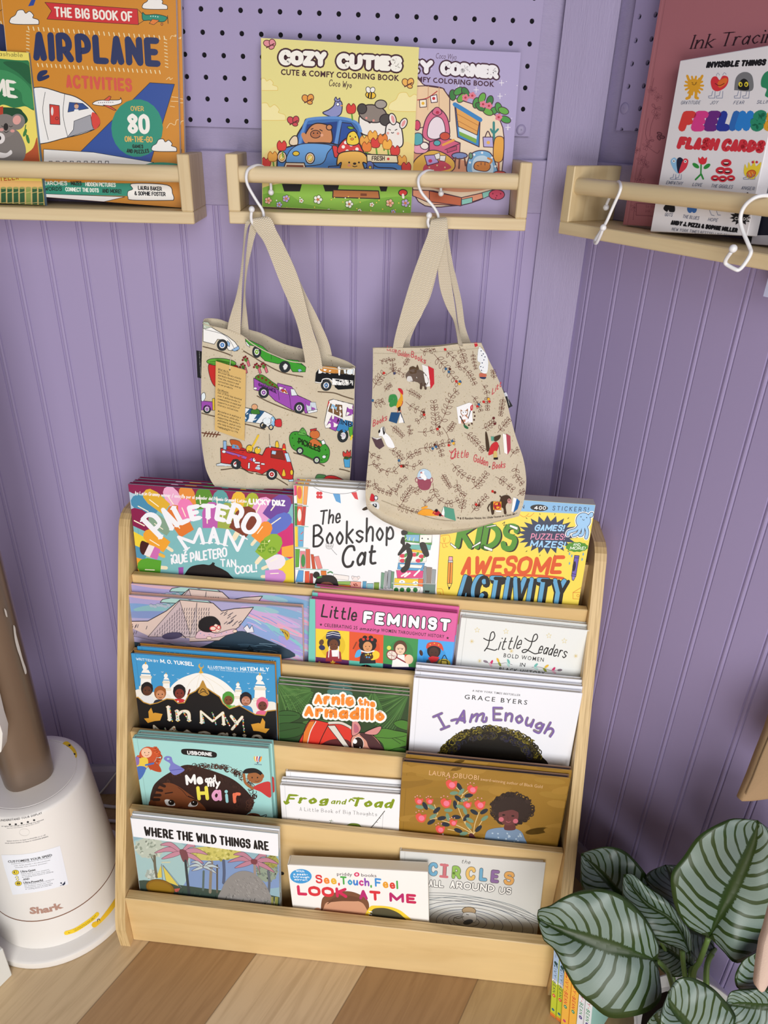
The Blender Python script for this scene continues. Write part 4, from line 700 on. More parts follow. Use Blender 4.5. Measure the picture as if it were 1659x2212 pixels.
# ---- tier four
P4 = tier_plane(3); B4 = -.0945
def a_hair(A):
    A.view(*M1); A.p('628 1000 660 985 780 990 920 1012 948 1040 920 1065 780 1050 650 1035', '19191b', 1); A.t('USBORNE', 684, 1035, 905, 1052, 34, 'f2f4f4', w=.24)
    for k, c in enumerate(['e2c24a', 'e9e6da', 'c8382f', 'f0ecec', '3f5aa8', 'f0a03a']): A.e(1290+10*k, 1077, 9, 27, c, -18+7*k, n=12)
    A.p('1303 1106 1324 1106 1313 1120', '2a3a6c'); A.b('USBORNE', 1282, 1128, 1350, 1132, 9, '2a3a6c', .02)
    A.p('350 1470 370 1340 420 1270 520 1200 660 1130 800 1150 960 1200 1110 1270 1230 1380 1280 1470 1230 1560 1130 1620 1000 1590 860 1560 420 1560', '35201c', 1); curls(A, 870, 1400, 400, 265, 205, 395, 150, 20, ['35201c', '4a2c24', '2a1815', '5a382c'], 5); curls(A, 900, 1420, 260, 170, 0, 360, 70, 18, ['452a22', '2a1815'], 5)
    A.p('360 1500 390 1400 440 1310 520 1290 600 1320 700 1390 800 1470 850 1530 820 1580 420 1570', '7a4326', 1); A.e(370, 1480, 34, 40, '6b3820', 10); A.ls('430 1300 480 1320;400 1350 455 1360;385 1400 440 1400;380 1440 430 1440', 26, '2e1a16'); A.p('480 1445 520 1440 570 1470 565 1495 500 1490', 'f4f1ee', 1); A.e(540, 1465, 28, 24, '1b120f'); A.p('690 1500 720 1460 775 1465 760 1500', 'f4f1ee', 1); A.e(745, 1470, 30, 24, '1b120f'); dots(A, '532 1458 738 1462', 5, 'fff'); A.l('485 1385 550 1375', 10, '2e1a16', 0); A.l('690 1410 760 1440', 10, '2e1a16', 0); A.l('600 1510 640 1505', 5, '54281a', 0); A.l('600 1330 640 1360 680 1410', 4, '2e1a16')
    A.l('490 1070 530 1100', 26, '7d7fc8', 0); A.p('475 1065 500 1050 540 1060 560 1110 630 1150 655 1180 570 1220 520 1170 530 1120 480 1085', '7d7fc8', 1); A.l('530 1178 645 1165', 6, '5a5ca8', 0); A.e(512, 1075, 12, 8, 'a5d6d2')
    A.t('Me', 672, 1312, 828, 1300, 95, 'f6f6f4', w=.24); A.t('and', 842, 1290, 942, 1278, 62, 'f6f6f4', w=.2); A.t('my', 864, 1325, 985, 1328, 78, 'f6f6f4', w=.22)
    A.t('H', 775, 1448, 880, 1445, 130, 'efe256', w=.24); A.t('a', 905, 1452, 995, 1452, 150, 'eaa4c8', w=.2); A.t('i', 1038, 1470, 1048, 1470, 125, '9fd4d8', w=.2); A.t('r', 1095, 1475, 1170, 1470, 140, 'ef7a58', w=.2)
    A.e(330, 1045, 78, 80, 'c9542c'); curls(A, 340, 1060, 90, 90, -60, 180, 40, 20, ['c9542c', 'a8401f', 'e06a3a'], 12); A.p('350 1100 420 1120 450 1190 380 1180 330 1140', 'b84a24', 1); A.e(318, 1020, 48, 44, 'f0c4a4', 15); eyes(A, 320, 1018, 18, 4); A.l('305 1040 320 1046 338 1036', 4, 'b05038'); A.p('235 1090 290 1060 330 1080 320 1150 240 1150', 'e8c84a', 1); A.p('220 1060 250 1065 250 1120 225 1130', '8a6fb0', 1); A.p('230 1150 310 1150 290 1220 245 1260', '4a6fb8', 1); A.l('310 1130 380 1115', 16, '4a6fb8')
    A.p('1270 1330 1420 1280 1430 1420 1340 1370', 'c93a3a', 1); A.e(1290, 1240, 72, 54, 'a0653c', 12); A.p('1180 1200 1210 1165 1290 1160 1350 1195 1360 1235 1300 1200 1230 1205', '1c1a1d', 1); A.e(1355, 1230, 16, 20, 'a0653c'); A.l('1190 1215 1205 1290 1270 1340', 24, 'a0653c'); eyes(A, 1288, 1242, 24, 6); A.l('1290 1272 1310 1278 1330 1268', 4, '5a2a18'); A.p('1210 1580 1260 1560 1330 1575 1330 1620 1200 1620', '6a3820', 1); A.l('1260 1570 1330 1590 1390 1575 1380 1600', 6, '2e1a16')
book('picture_book', 'pale aqua picture book with a curly-haired child, front copy in the fourth tier', P4, ((285.8, 1594.6), (580, 1617.5)), .0105, 'a5d8d4', a_hair, 'hard', B4, spine='9ad0cc', sidecol='8fc4c0', copies=[(.003, .0, 'rear copy of the pale aqua curly hair picture book')], group='copies of the pale aqua picture book')
def a_frog(A):
    A.view(*M2); c = '84991f'
    A.t('Frog', 180, 1490, 625, 1510, 105, c, w=.3, ser=.1, con=.4, sl=.18, sp=.25); A.t('and', 655, 1498, 812, 1505, 62, c, w=.24, con=.4, sl=.2); A.t('Toad', 860, 1525, 1305, 1548, 108, c, w=.3, ser=.1, con=.4, sl=.18); A.l('165 1470 185 1495 215 1480', 18, c); A.l('850 1470 870 1445 900 1465', 16, c)
    A.t('A Little Book of Big Thoughts', 330, 1568, 1145, 1625, 40, '4a4a4c', w=.09, ser=.07, con=.45, sp=.3)
    A.l('1225 1570 1130 1690 1045 1785', 8, '4a4a44'); A.l('1210 1590 1195 1800', 2, '555', 0); A.ls('1180 1650 1165 1640;1150 1690 1130 1685;1110 1725 1090 1725', 4, '555'); A.ls('300 1710 325 1650;310 1690 340 1665;305 1700 350 1690;650 1700 665 1660;640 1670 680 1675', 4, '6a7a4a')
    A.p('800 1760 830 1720 880 1700 960 1715 975 1780 830 1780', '7f9a3c', 1, '3f4a20', 3); A.p('660 1745 700 1725 760 1735 770 1760 665 1760', 'b08a5a', 1, '5a4428', 3); A.p('530 1735 545 1700 580 1725 640 1720 650 1745', 'c9c9c4', 1, '55554f', 3)
book('small_picture_book', 'small white picture book with green old-style lettering, front copy in the fourth tier', P4, ((604.6, 1696.4), (864.4, 1716.9)), .0085, 'f1f1f4', a_frog, 'hard', B4, copies=[(.0005, .003, 'middle copy of the small white book with green lettering'), (.006, .012, 'rearmost copy of the small white book with green lettering, standing higher')], group='copies of the small white picture book', cat='book')
def a_brown(A):
    A.view(*M3); R = random.Random(4)
    A.up(); A.hold += 1
    for k in range(60): A.e(90+R.random()*1390, 870+R.random()*680, 90+60*R.random(), 20+20*R.random(), R.choice(['9c752c', '8f6a26', 'a57d33', '957028', 'a07a30']), -10+20*R.random(), n=12)
    A.hold -= 1
    A.b('LAURA OBUOBI', 326, 958, 730, 1000, 38, 'e0b48a', -.004, track=1.08); A.b('award-winning author of Black Gold', 745, 1002, 1250, 1066, 24, 'd8b088', -.004)
    for q in ('690 1440 620 1350 560 1200 600 1120 550 1060', '690 1440 560 1370 390 1310 395 1260 300 1210', '690 1440 640 1380 610 1300', '690 1440 700 1360 735 1260', '390 1310 340 1320', '690 1440 480 1400', '600 1120 650 1080', '690 1440 760 1330', '395 1260 370 1200'): A.l(q, 6, 'd9bf8a')
    for x, y, r in ((575, 1055, 60), (650, 1125, -10), (540, 1200, 80), (630, 1305, -50), (550, 1300, 5), (695, 1260, 30), (775, 1255, -30), (730, 1395, -45), (295, 1210, 60), (390, 1245, -40), (345, 1340, -30), (460, 1360, 10), (565, 1410, 20), (430, 1310, -10), (565, 1150, 40)): A.e(x, y, 36, 17, '1f2a38', r)
    for x, y, r in ((530, 1105, -5), (590, 1095, -50), (615, 1160, -15), (485, 1245, 0), (250, 1218, 10), (345, 1218, 30), (480, 1300, 75), (660, 1325, 30), (780, 1310, -35), (620, 1250, 70), (610, 1435, -10), (360, 1295, -30), (580, 1215, 10), (650, 1370, 45)): A.e(x, y, 34, 15, '6f8f78', r)
    for x, y, r in ((510, 1035, 46), (680, 1075, 42), (245, 1170, 34), (332, 1170, 30), (465, 1185, 44), (640, 1200, 34), (742, 1200, 44), (262, 1305, 44), (525, 1345, 32), (418, 1400, 38)):
        A.p([(x-r, y-r*.4), (x-r*.3, y-r*.9), (x+r*.2, y-r*.5), (x+r, y-r*.6), (x+r*.7, y+r*.6), (x, y+r*.9), (x-r*.7, y+r*.5)], 'dd5448', 1); A.e(x+4, y+4, r*.55, r*.5, 'e87a92', 20); dots(A, [(x-r*.9, y-r), (x-r*.4, y-r*1.3), (x+r*.3, y-r*1.2)], 5, 'e39aa0')
    A.l('670 1450 690 1480 720 1510', 40, '5a2e34'); A.p('775 1540 790 1430 840 1395 960 1385 1060 1405 1100 1460 1105 1560 770 1560', '7890ac', 1); 
    for k in range(26): A.l([(800+R.random()*280, 1410+R.random()*130)]*1+[(815+R.random()*270, 1415+R.random()*120)][:0] or [(0, 0)], 1, 'fff', 0) if 0 else A.e(800+R.random()*280, 1420+R.random()*120, 8, 6, 'b3c4d4', R.random()*90, n=8)
    A.e(1000, 1235, 165, 118, '2e211f', 5); curls(A, 1000, 1235, 168, 120, 0, 360, 130, 15, ['2e211f', '3a2b26', '241917'], 7); A.p('960 1330 1010 1330 1030 1400 940 1400', '5d3030', 1); A.e(975, 1285, 82, 82, '6a3a3a', 5); A.p('890 1260 900 1215 980 1200 1060 1225 1062 1262 1000 1240', '2e211f', 1); A.e(915, 1318, 21, 19, 'c86a78'); A.e(1032, 1332, 21, 19, 'c86a78'); A.e(935, 1282, 13, 7, '2a1718'); A.e(1010, 1290, 13, 7, '2a1718'); A.l('955 1335 975 1342 990 1336', 6, 'a85a60'); A.l('968 1295 970 1318', 4, '54292b', 0)
    A.ls('440 1440 440 1500;760 1480 760 1540;655 1480 655 1510', 16, 'efe9e0'); A.ls('300 1480 330 1470;540 1480 570 1475', 12, 'efe9e0'); A.l('980 1540 1000 1530 1020 1545', 14, 'efe9e0')
book('picture_book', 'ochre brown picture book with coral flowers beside a child, front copy in the fourth tier', P4, ((869.7, 1645.5), (1231, 1681)), .0095, '997229', a_brown, 'hard', B4, sidecol='8a6a55', pages='2a3556', copies=[(.004, .006, 'rear copy of the ochre brown flower picture book')], group='copies of the ochre brown picture book')
# ---- bottom tier
P5 = tier_plane(4); B5 = ZZ[4]; B5 = -(ZZ[4]-LEDGE[4])+.0006
def a_forest(A):
    A.view(*M4); R = random.Random(6)
    A.p('180 265 1425 430 1430 900 180 760', '8fb0bd'); A.p('700 420 1425 500 1425 700 600 680', '7e97c2', 1); A.p('200 300 640 350 600 700 230 640', 'a3c3c4', 1); A.p('240 640 600 680 900 720 1430 780 1430 900 240 780', '3f4f46', 1)
    for cx, cy, rx, ry, cs in ((330, 360, 125, 90, ['b9c2b4', 'c9d0c2', '8f9a8c']), (860, 410, 260, 60, ['c9c06a', 'b3ad5a', 'd6cd80', '9a9448']), (1330, 560, 90, 90, ['8f9c8a', '77857a']), (345, 590, 48, 36, ['c6cec6', 'a5b0a8']), (1370, 480, 60, 50, ['a09c50', '8c8a48'])):
        A.e(cx, cy, rx, ry, cs[0]); 
        A.up(); A.hold += 1
        for k in range(70): a = R.random()*6.28; q = R.random()**.5; A.e(cx+rx*q*math.cos(a), cy+ry*q*math.sin(a), 9+8*R.random(), 7+5*R.random(), R.choice(cs), R.random()*180, n=7)
        A.hold -= 1
    A.l('370 430 375 520 390 610', 22, '6a6656'); A.l('345 440 370 500', 8, '6a6656'); A.l('860 480 850 600 845 740', 24, '8a8070'); A.l('960 470 965 570 960 660', 26, '55607a'); A.l('800 470 850 520;', 6, '8a8070') if 0 else None; A.l('905 510 905 740', 16, '5f5a50'); A.l('790 560 785 720', 18, '5a6a66'); A.l('1340 560 1350 640 1345 740', 22, '5f6670')
    A.p('395 590 425 510 440 610 400 620', 'd9c65a'); A.p('440 510 580 690 470 650', 'd9c65a', 0, '5a6a78', 3); A.l('430 500 440 660', 6, '77808a', 0); A.l('445 510 600 700', 4, '6f7f90', 0); A.p('430 480 510 478 500 490 430 490', 'c9c8a8'); A.p('540 710 590 705 570 740 545 735', 'b85a52')
    for x, y, s, c in ((600, 395, 1, 'c2889a'), (1215, 475, .95, 'b87f92'), (790, 520, .6, 'b9c8cc')):
        for ax, ay, bx, by in ((-230, 10, -110, -20), (-180, -60, -90, -60), (-170, 60, -80, 30), (225, 25, 120, -10), (190, 100, 110, 50), (120, -45, 70, -55), (60, 120, 40, 40) if s > .9 else (120, 60, 60, 20)): A.p([(x, y-8*s), (x+bx*s, y+by*s-22*s), (x+ax*s, y+ay*s), (x+bx*s, y+by*s+18*s), (x, y+16*s)], c, 1, '5d4650', 3)
    A.p('585 380 640 385 660 450 640 480 610 470', '7a4a50', 1); A.l('635 470 650 620 672 800', 22, '3a4044'); A.l('1225 490 1228 650 1230 850', 22, '9a8a80'); A.p('1195 460 1245 462 1240 500 1200 495', '7a4048', 1)
    A.p('940 830 950 700 1010 610 1100 560 1200 570 1290 640 1350 740 1370 870', '8d8a88', 1)
    A.up(); A.hold += 1
    for k in range(160): a = R.random()*3.2+3.1; q = R.random()**.5; x, y = 1160+190*q*math.cos(a), 830+240*q*math.sin(a); A.l([(x, y), (x+10, y+12)], 3, R.choice(['a8a5a2', '6f6c6c', '9a9795']), 0)
    A.hold -= 1
    A.up(); A.hold += 1
    for k in range(60): x = 260+R.random()*1150; y = 690+x*.09+R.random()*90; A.l([(x, y), (x+6, y-22)], 4, R.choice(['2f3d36', '556654', '1f2a28']), 0)
    A.hold -= 1
    A.up(); A.hold += 1
    for k in range(14): x = 1370+R.random()*50; A.l([(x, 870), (x+8-16*R.random(), 780)], 5, R.choice(['9a9a4c', 'b0ad60', '6f7440']), 0)
    A.hold -= 1
    A.p('165 90 1440 230 1425 432 190 264', 'f0f0f5'); A.e(420, 705, 122, 72, '8a6420', 14, '6f4f18', 5); A.e(420, 705, 100, 56, '94701f', 14)
    A.t('WHERE THE WILD THINGS ARE', 285, 258, 1352, 388, 84, '17161a', w=.22, ser=.1, con=.62, sp=.3)
book('picture_book', 'blue forest paperback with a white title band, front copy in the bottom tier', P5, ((281.8, 1766.6), (600.8, 1800.8)), .0055, '8fb0bd', a_forest, 'paper', B5, sidecol='d9d9dc', pages='e2ded2', copies=[(.0006, .003, 'rear copy of the blue forest paperback, mostly hidden')], group='copies of the blue forest paperback')
def a_look(A):
    A.view(*M5); A.e(153, 288, 60, 40, '3f9ad8')
    for i, (s_, x0, x1, y) in enumerate((('With', 126, 172, 264), ('a peek-', 112, 192, 281), ('through', 112, 200, 296), ('mirror!', 118, 188, 311))): A.t(s_, x0, y, x1, y+3, 12, 'f4f8fc', w=.22)
    A.b('priddy', 352, 283, 436, 287, 17, '5a4a50', .004); A.e(461, 278, 15, 12, 'd83a6a'); A.e(461, 278, 7, 6, 'f4d0dc'); A.b('books', 486, 289, 570, 293, 17, '5a4a50', .004)
    A.t('See,', 236, 325, 368, 333, 46, 'd9373a', w=.2, cols=['d9373a', 'ef8a35', 'e8b433', 'd9373a']); A.t('Touch,', 372, 333, 545, 345, 46, '4aa84a', w=.2, cols=['4aa84a', '3fa0c8', '3f7fd0', 'c83a8a', '8a4ab0', '4aa84a']); A.t('Feel', 562, 345, 690, 360, 48, '3f7fd0', w=.2, cols=['3f8fd8', 'e8a030', 'd9453a', '4aa84a'])
    A.p('265 500 265 440 280 400 340 378 410 370 470 385 520 420 530 470 525 540 270 520', '7a5038', 1); A.p('275 520 280 460 300 430 370 415 450 420 505 450 515 540', 'd09a7a', 1); A.e(245, 475, 20, 14, 'd8a484'); A.p('300 430 350 400 420 395 480 410 470 425 380 425', '6a4430', 1); A.ls('330 498 370 494;430 504 475 506', 6, '3a2418'); dots(A, '350 506 455 514', 6, '221410'); A.l('300 440 330 420', 4, '5a3826')
    A.p('520 540 530 460 580 450 660 460 720 490 760 550', 'f0cf3a', 1); A.p('540 545 545 475 600 462 660 475 710 505 740 555', '55503a', 1); A.ls('528 480 545 485;526 495 543 500', 4, 'fff')
    c2 = ['d02a58', 'd8333f', 'd8333f', 'd02a58']; A.t('LOOK', 135, 392, 410, 408, 56, 'd02a58', w=.28, cols=c2); A.t('AT', 476, 415, 595, 425, 54, 'c02a6a', w=.28, cols=['b82a70', 'd8333f']); A.t('ME', 642, 428, 790, 440, 52, 'b8286a', w=.28, cols=['b8286a', 'c82a5a'])
book('board_book', 'thick white board book with colorful letters and yellow ring, in the bottom tier', P5, ((621.3, 1868), (924.3, 1883.8)), .0195, 'f1efec', a_look, 'board', B5, spine='e6e2da', sidecol='ddd8cc', pages='d9d2c0')
def a_circ(A):
    A.view(*M5); A.t('the', 1037, 215, 1085, 221, 22, '2a2a2e', w=.1, sl=.25)
    for ch, x0, x1, y, c in (('C', 855, 905, 282, '6fa8c8'), ('I', 940, 945, 290, 'c8727a'), ('R', 985, 1035, 300, '8fb85a'), ('C', 1062, 1112, 306, 'e0b86a'), ('L', 1135, 1178, 312, '6fa8c8'), ('E', 1198, 1243, 322, '8a6a9c'), ('S', 1270, 1325, 332, 'e0a860')):
        if ch == 'I': A.t('I', 943, y, 946, y, 70, c, w=.24, out=('55504c', 2.5)); A.ls('925 224 962 228;922 288 960 292', 14, c)
        else: A.t(ch, x0, y, x1, y+4, 70, c, w=.24, out=('55504c', 2.5))
    A.t('ALL', 858, 345, 940, 350, 38, 'f2f0ec', w=.2, out=('4a4a4e', 3)); A.t('AROUND', 975, 352, 1220, 376, 40, 'f2f0ec', w=.2, out=('4a4a4e', 3)); A.t('US', 1245, 383, 1312, 388, 36, 'f2f0ec', w=.2, out=('4a4a4e', 3))
    for k, r in enumerate((62, 92, 125, 160, 200, 245, 290, 345)): A.l([(1065+20*k*.3+r*1.15*math.cos(6.283*j/48), 535+10*k*.4+r*.46*math.sin(6.283*j/48)+r*.1*math.cos(6.283*j/48)) for j in range(48)], 2.6, ['2a2a30', '6a5f7a', '8a8f96', '4f5f7a', '7f7a70', '5a6a80', '6a6a70', '7f8a90'][k], 0, 1)
    for y in (378, 392, 404, 418): A.l([(830, y), (1000, y+6), (1180, y+36), (1340, y+85), (1500, y+150)], 2, '6a6f74')
    A.e(1080, 478, 38, 21, 'b39a78', 4, '55483a', 3); A.p('1050 490 1115 494 1112 540 1050 530', 'e6e4e0', 1, '666', 2); A.l('1050 510 1020 520 998 514', 5, '8a8378'); A.e(1075, 540, 28, 14, '5a5f66', -15); A.l('1065 497 1078 500', 3, '333', 0)
P5c = tier_plane(4, 5, DD[4]-.0465)
book('picture_book', 'pale grey picture book with rainbow capitals and pencil rings, right in the bottom tier', P5c, ((864.3, 1838.8), (1179, 1864)), .0115, 'd7d7d4', a_circ, 'hard', B5)
# ------------------------------------------------------------------ books on the three wall shelves
def cloud(A, x, y, r, c='f1eeea', ln='222833', lw=4):
    A.p([(x-2*r, y+r), (x-2.2*r, y+.2*r), (x-1.5*r, y-.3*r), (x-1.1*r, y-1.0*r), (x-.3*r, y-1.1*r), (x+.1*r, y-.6*r), (x+.7*r, y-.9*r), (x+1.3*r, y-.3*r), (x+1.2*r, y+.1*r), (x+2*r, y+.4*r), (x+2.1*r, y+.95*r), (x+1.7*r, y+1.1*r)], c, 1, ln, lw)
def a_cuties(A):
    A.view(*K2); R = random.Random(2)
    A.p('195 690 300 600 420 660 700 640 980 600 980 960 190 960', 'ecd489', 1); A.p('190 830 400 790 700 805 980 800 980 970 190 960', '8fbf4a', 1); A.p('190 860 330 850 420 900 600 940 190 960', '79ad3c', 1); A.p('600 940 760 880 980 870 980 970 600 970', '79ad3c', 1)
    for x, y, r in ((225, 290, 28), (240, 430, 40), (955, 380, 44)): cloud(A, x, y, r, 'f2e6a8', 'e2c66a', 3)
    A.t('COZY', 290, 190, 535, 200, 78, '45242c', w=.36, out=('45242c', 9)); A.t('CUTIES', 585, 208, 920, 225, 78, '45242c', w=.36, out=('45242c', 9)); A.t('COZY', 290, 190, 535, 200, 78, 'f6f3ea', w=.34); A.t('CUTIES', 585, 208, 920, 225, 78, 'f6f3ea', w=.34)
    A.b('CUTE & COMFY COLORING BOOK', 300, 240, 906, 272, 28, '45242c', .03, track=1.08); A.t('Coco Wyo', 545, 298, 662, 310, 34, '45242c', w=.1, sl=.2)
    for x, y, c, r in ((245, 88, 'e2919a', -20), (440, 370, 'e8a04a', 15), (365, 482, 'cf4a55', 10), (952, 288, 'eeb45a', 20)):
        A.e(x-14, y-8, 20, 16, c, 40+r, '5d2a2a', 4); A.e(x+12, y-10, 16, 20, c, r, '5d2a2a', 4); A.e(x+8, y+12, 14, 10, c, r, '5d2a2a', 4); A.l([(x-18, y+14), (x+20, y-6)], 6, '5d2a2a', 0)
    A.e(760, 345, 26, 18, 'f0c23a', 10, '2a1c1a', 4); A.ls('752 330 748 358;764 330 762 360', 7, '2a1c1a'); A.e(748, 318, 12, 16, 'f3f0ea', -20, '2a1c1a', 3); A.e(770, 318, 12, 14, 'f3f0ea', 20, '2a1c1a', 3)
    A.p('515 435 545 420 570 400 580 375 600 372 614 390 608 440 575 458 540 450', '8f92c4', 1, '2a2440', 5); A.p('575 372 582 355 590 368 602 360 600 378', '8f92c4', 1, '2a2440', 4); A.e(592, 392, 8, 8, 'fff', 0, '2a2440', 3); A.p('606 395 620 398 606 404', 'e8a04a')
    D = '2b1c22'
    A.p('700 470 720 440 780 430 830 470 830 545 720 545', 'efe9e2', 1, D, 6); A.e(770, 440, 72, 45, '8c8078', 10, D, 6); A.e(716, 415, 24, 26, '4a4442', 0, D, 5); A.e(812, 392, 30, 22, 'a39a92', 0, D, 5); A.e(838, 472, 32, 30, '4a4442', 0, D, 5); A.l('745 478 755 488 765 480', 5, D); dots(A, '738 462 775 475', 6, 'e8948a')
    A.p('850 490 905 488 925 560 915 610 840 610 836 530', 'efe9e2', 1, D, 6); A.e(872, 468, 18, 30, 'efe9e2', -15, D, 5); A.e(874, 468, 8, 20, 'e79a9a', -15); A.e(928, 490, 17, 28, 'efe9e2', 25, D, 5); A.e(928, 490, 8, 18, 'e79a9a', 25); A.ls('852 520 862 524;885 525 895 520', 4, D); dots(A, '848 540 900 542', 7, 'e9a49a'); A.l('866 536 872 540 878 536', 4, D)
    A.p('395 600 420 490 450 465 600 462 680 480 705 520 705 620', '3f6faf', 1, D, 7); A.p('410 595 435 495 590 480 575 600', '1f3f86', 0); A.p('595 600 612 485 660 490 690 530 695 610', '2a4f9c', 0, D, 4); A.l('395 600 425 490 460 466 600 462 685 485 710 530', 14, '5f8fcf'); A.l('580 600 605 480', 16, '5f8fcf', 0)
    A.p('420 580 440 520 480 490 540 500 562 540 556 590 480 590', 'cd8a5c', 1, D, 6); A.e(548, 510, 15, 14, 'cd8a5c', 0, D, 5); A.e(478, 545, 26, 20, 'b56f47', 0, D, 4); dots(A, '468 540 488 540', 4, D); A.l('455 520 465 516', 5, D, 0); A.l('500 522 512 528', 5, D, 0); A.l('416 548 430 580', 24, 'cd8a5c', 0); dots(A, '510 550', 8, 'e8a888')
    A.p('345 580 365 555 385 560 385 600 350 600', 'e8d3b4', 1, D, 5)
    A.p('280 720 290 640 340 610 480 590 590 600 620 640 720 640 890 690 890 740 280 740', '4a7fc0', 1, D, 7); A.p('340 640 390 600 470 592 560 604 540 640 500 700 340 700', '6ba0d8', 1, D, 4); A.e(378, 644, 17, 12, 'ecc63a', 0, D, 4)
    for x, y in ((306, 662), (450, 668)): A.e(x, y, 23, 28, 'efd7bb', 0, D, 5); A.e(x, y, 14, 18, 'f0d66a', 0, 'b5742f', 3); A.l([(x-8, y+8), (x+8, y-8)], 5, 'fff3c0', 0)
    A.p('315 720 325 690 420 692 430 725 425 740 315 740', 'efd7bb', 0, D, 5); A.p('322 735 330 702 415 704 420 735', '8a4a32', 0); A.p('540 740 545 710 610 705 620 740', '3a66a8', 0, D, 4)
    for x, y, c, d in ((305, 605, 'd9403a', '7a1c1c'), (225, 690, 'd9403a', '7a1c1c'), (258, 660, 'eba84a', 'a8631f'), (660, 415, 'd9403a', '7a1c1c'), (728, 580, 'eba84a', 'a8631f'), (770, 553, 'f0b04a', 'a8631f'), (785, 590, 'd9403a', '7a1c1c'), (822, 570, 'e8833a', '8f4a1c'), (845, 598, 'f0b04a', 'a8631f'), (885, 630, 'd9403a', '7a1c1c'), (740, 610, 'e8833a', '8f4a1c'), (920, 680, 'eba84a', 'a8631f'), (942, 715, 'd9403a', '7a1c1c')): tulip(A, x, y, 24, c, d)
    A.p('590 640 600 600 640 565 690 580 715 620 718 640 650 650', 'd93f3f', 1, D, 6); dots(A, '620 610 660 600 690 622 640 632 672 635 632 588', 9, 'f6efe6'); A.p('638 590 645 545 675 530 695 555 700 590 670 602', 'f0cf45', 1, D, 5); A.p('655 520 640 508 660 506 675 516', '7fb03a', 1, D, 3); A.e(665, 570, 8, 6, 'e8923a', 0, D, 2); dots(A, '655 556 682 560', 4, D); A.p('570 640 565 605 590 610 590 640 620 650 580 665', 'd93f3f', 1, D, 4)
    A.p('588 680 600 645 650 632 710 635 740 660 750 700 720 690 722 740 612 740 610 690 590 705', 'efb95a', 1, D, 6); dots(A, '650 690 700 690', 5, D); A.e(678, 696, 9, 6, D); A.l('668 708 678 712 690 708', 4, D); A.e(650, 705, 9, 6, 'f0a080')
    A.p('740 648 895 655 900 692 742 690', 'f2e3bd', 0, D, 5); A.t('FRESH', 765, 680, 832, 681, 24, '45302c', w=.18); A.e(850, 672, 7, 7, 'd9403a')
    A.p('735 740 740 715 770 700 800 715 880 720 890 745', '3f74b8', 1, D, 5); A.p('742 690 760 685 775 700 770 725 745 725', '6a76b8', 1, D, 4); A.e(757, 715, 8, 8, 'ecc63a', 0, D, 3)
    for x0, x1 in ((306, 408), (515, 600), (800, 850)): A.p([(x0, 800), (x1, 800), (x1-10, 838), (x0+12, 838)], '1b1516')
    A.p('568 830 800 836 806 875 566 868', 'b5713f', 0, D, 5); A.p('708 848 740 849 740 862 708 861', '7a3f24')
    A.e(925, 845, 22, 16, 'd9403a', 0, D, 4); A.l('925 855 927 870', 12, 'efe9e0', 0)
    for x, y, r, c in ((236, 885, 18, 'efb3a0'), (327, 875, 18, 'bfa6d6'), (292, 906, 15, 'b9b0e0'), (405, 886, 12, 'f6f3ea'), (490, 880, 22, 'f8f6f0'), (650, 903, 20, 'f8f6f0'), (766, 906, 12, 'f6f3ea'), (858, 898, 20, 'f0b9a0'), (937, 898, 20, 'bfa6d6'), (703, 937, 10, 'f6f3ea'), (875, 943, 12, 'b9b0e0'), (545, 935, 9, 'f6f3ea')): flower(A, x, y, r, c, 'd07a4a', 5, '4a6a2a')
    A.up(); A.hold += 1
    for k in range(24): A.e(210+R.random()*750, 850+R.random()*95, 3.5, 3.5, R.choice(['f6f3ea', 'efd65a']), n=8)
    A.hold -= 1
Pc = wall_plane(.0575, 10)
book('coloring_book', 'pale yellow coloring book with a blue flower truck, on the middle wall shelf', Pc, ((564.4, 82), (905.3, 102.2)), .007, 'e6dc90', a_cuties, 'paper', .0005, sidecol='e9dc8a', m=ink_matte)
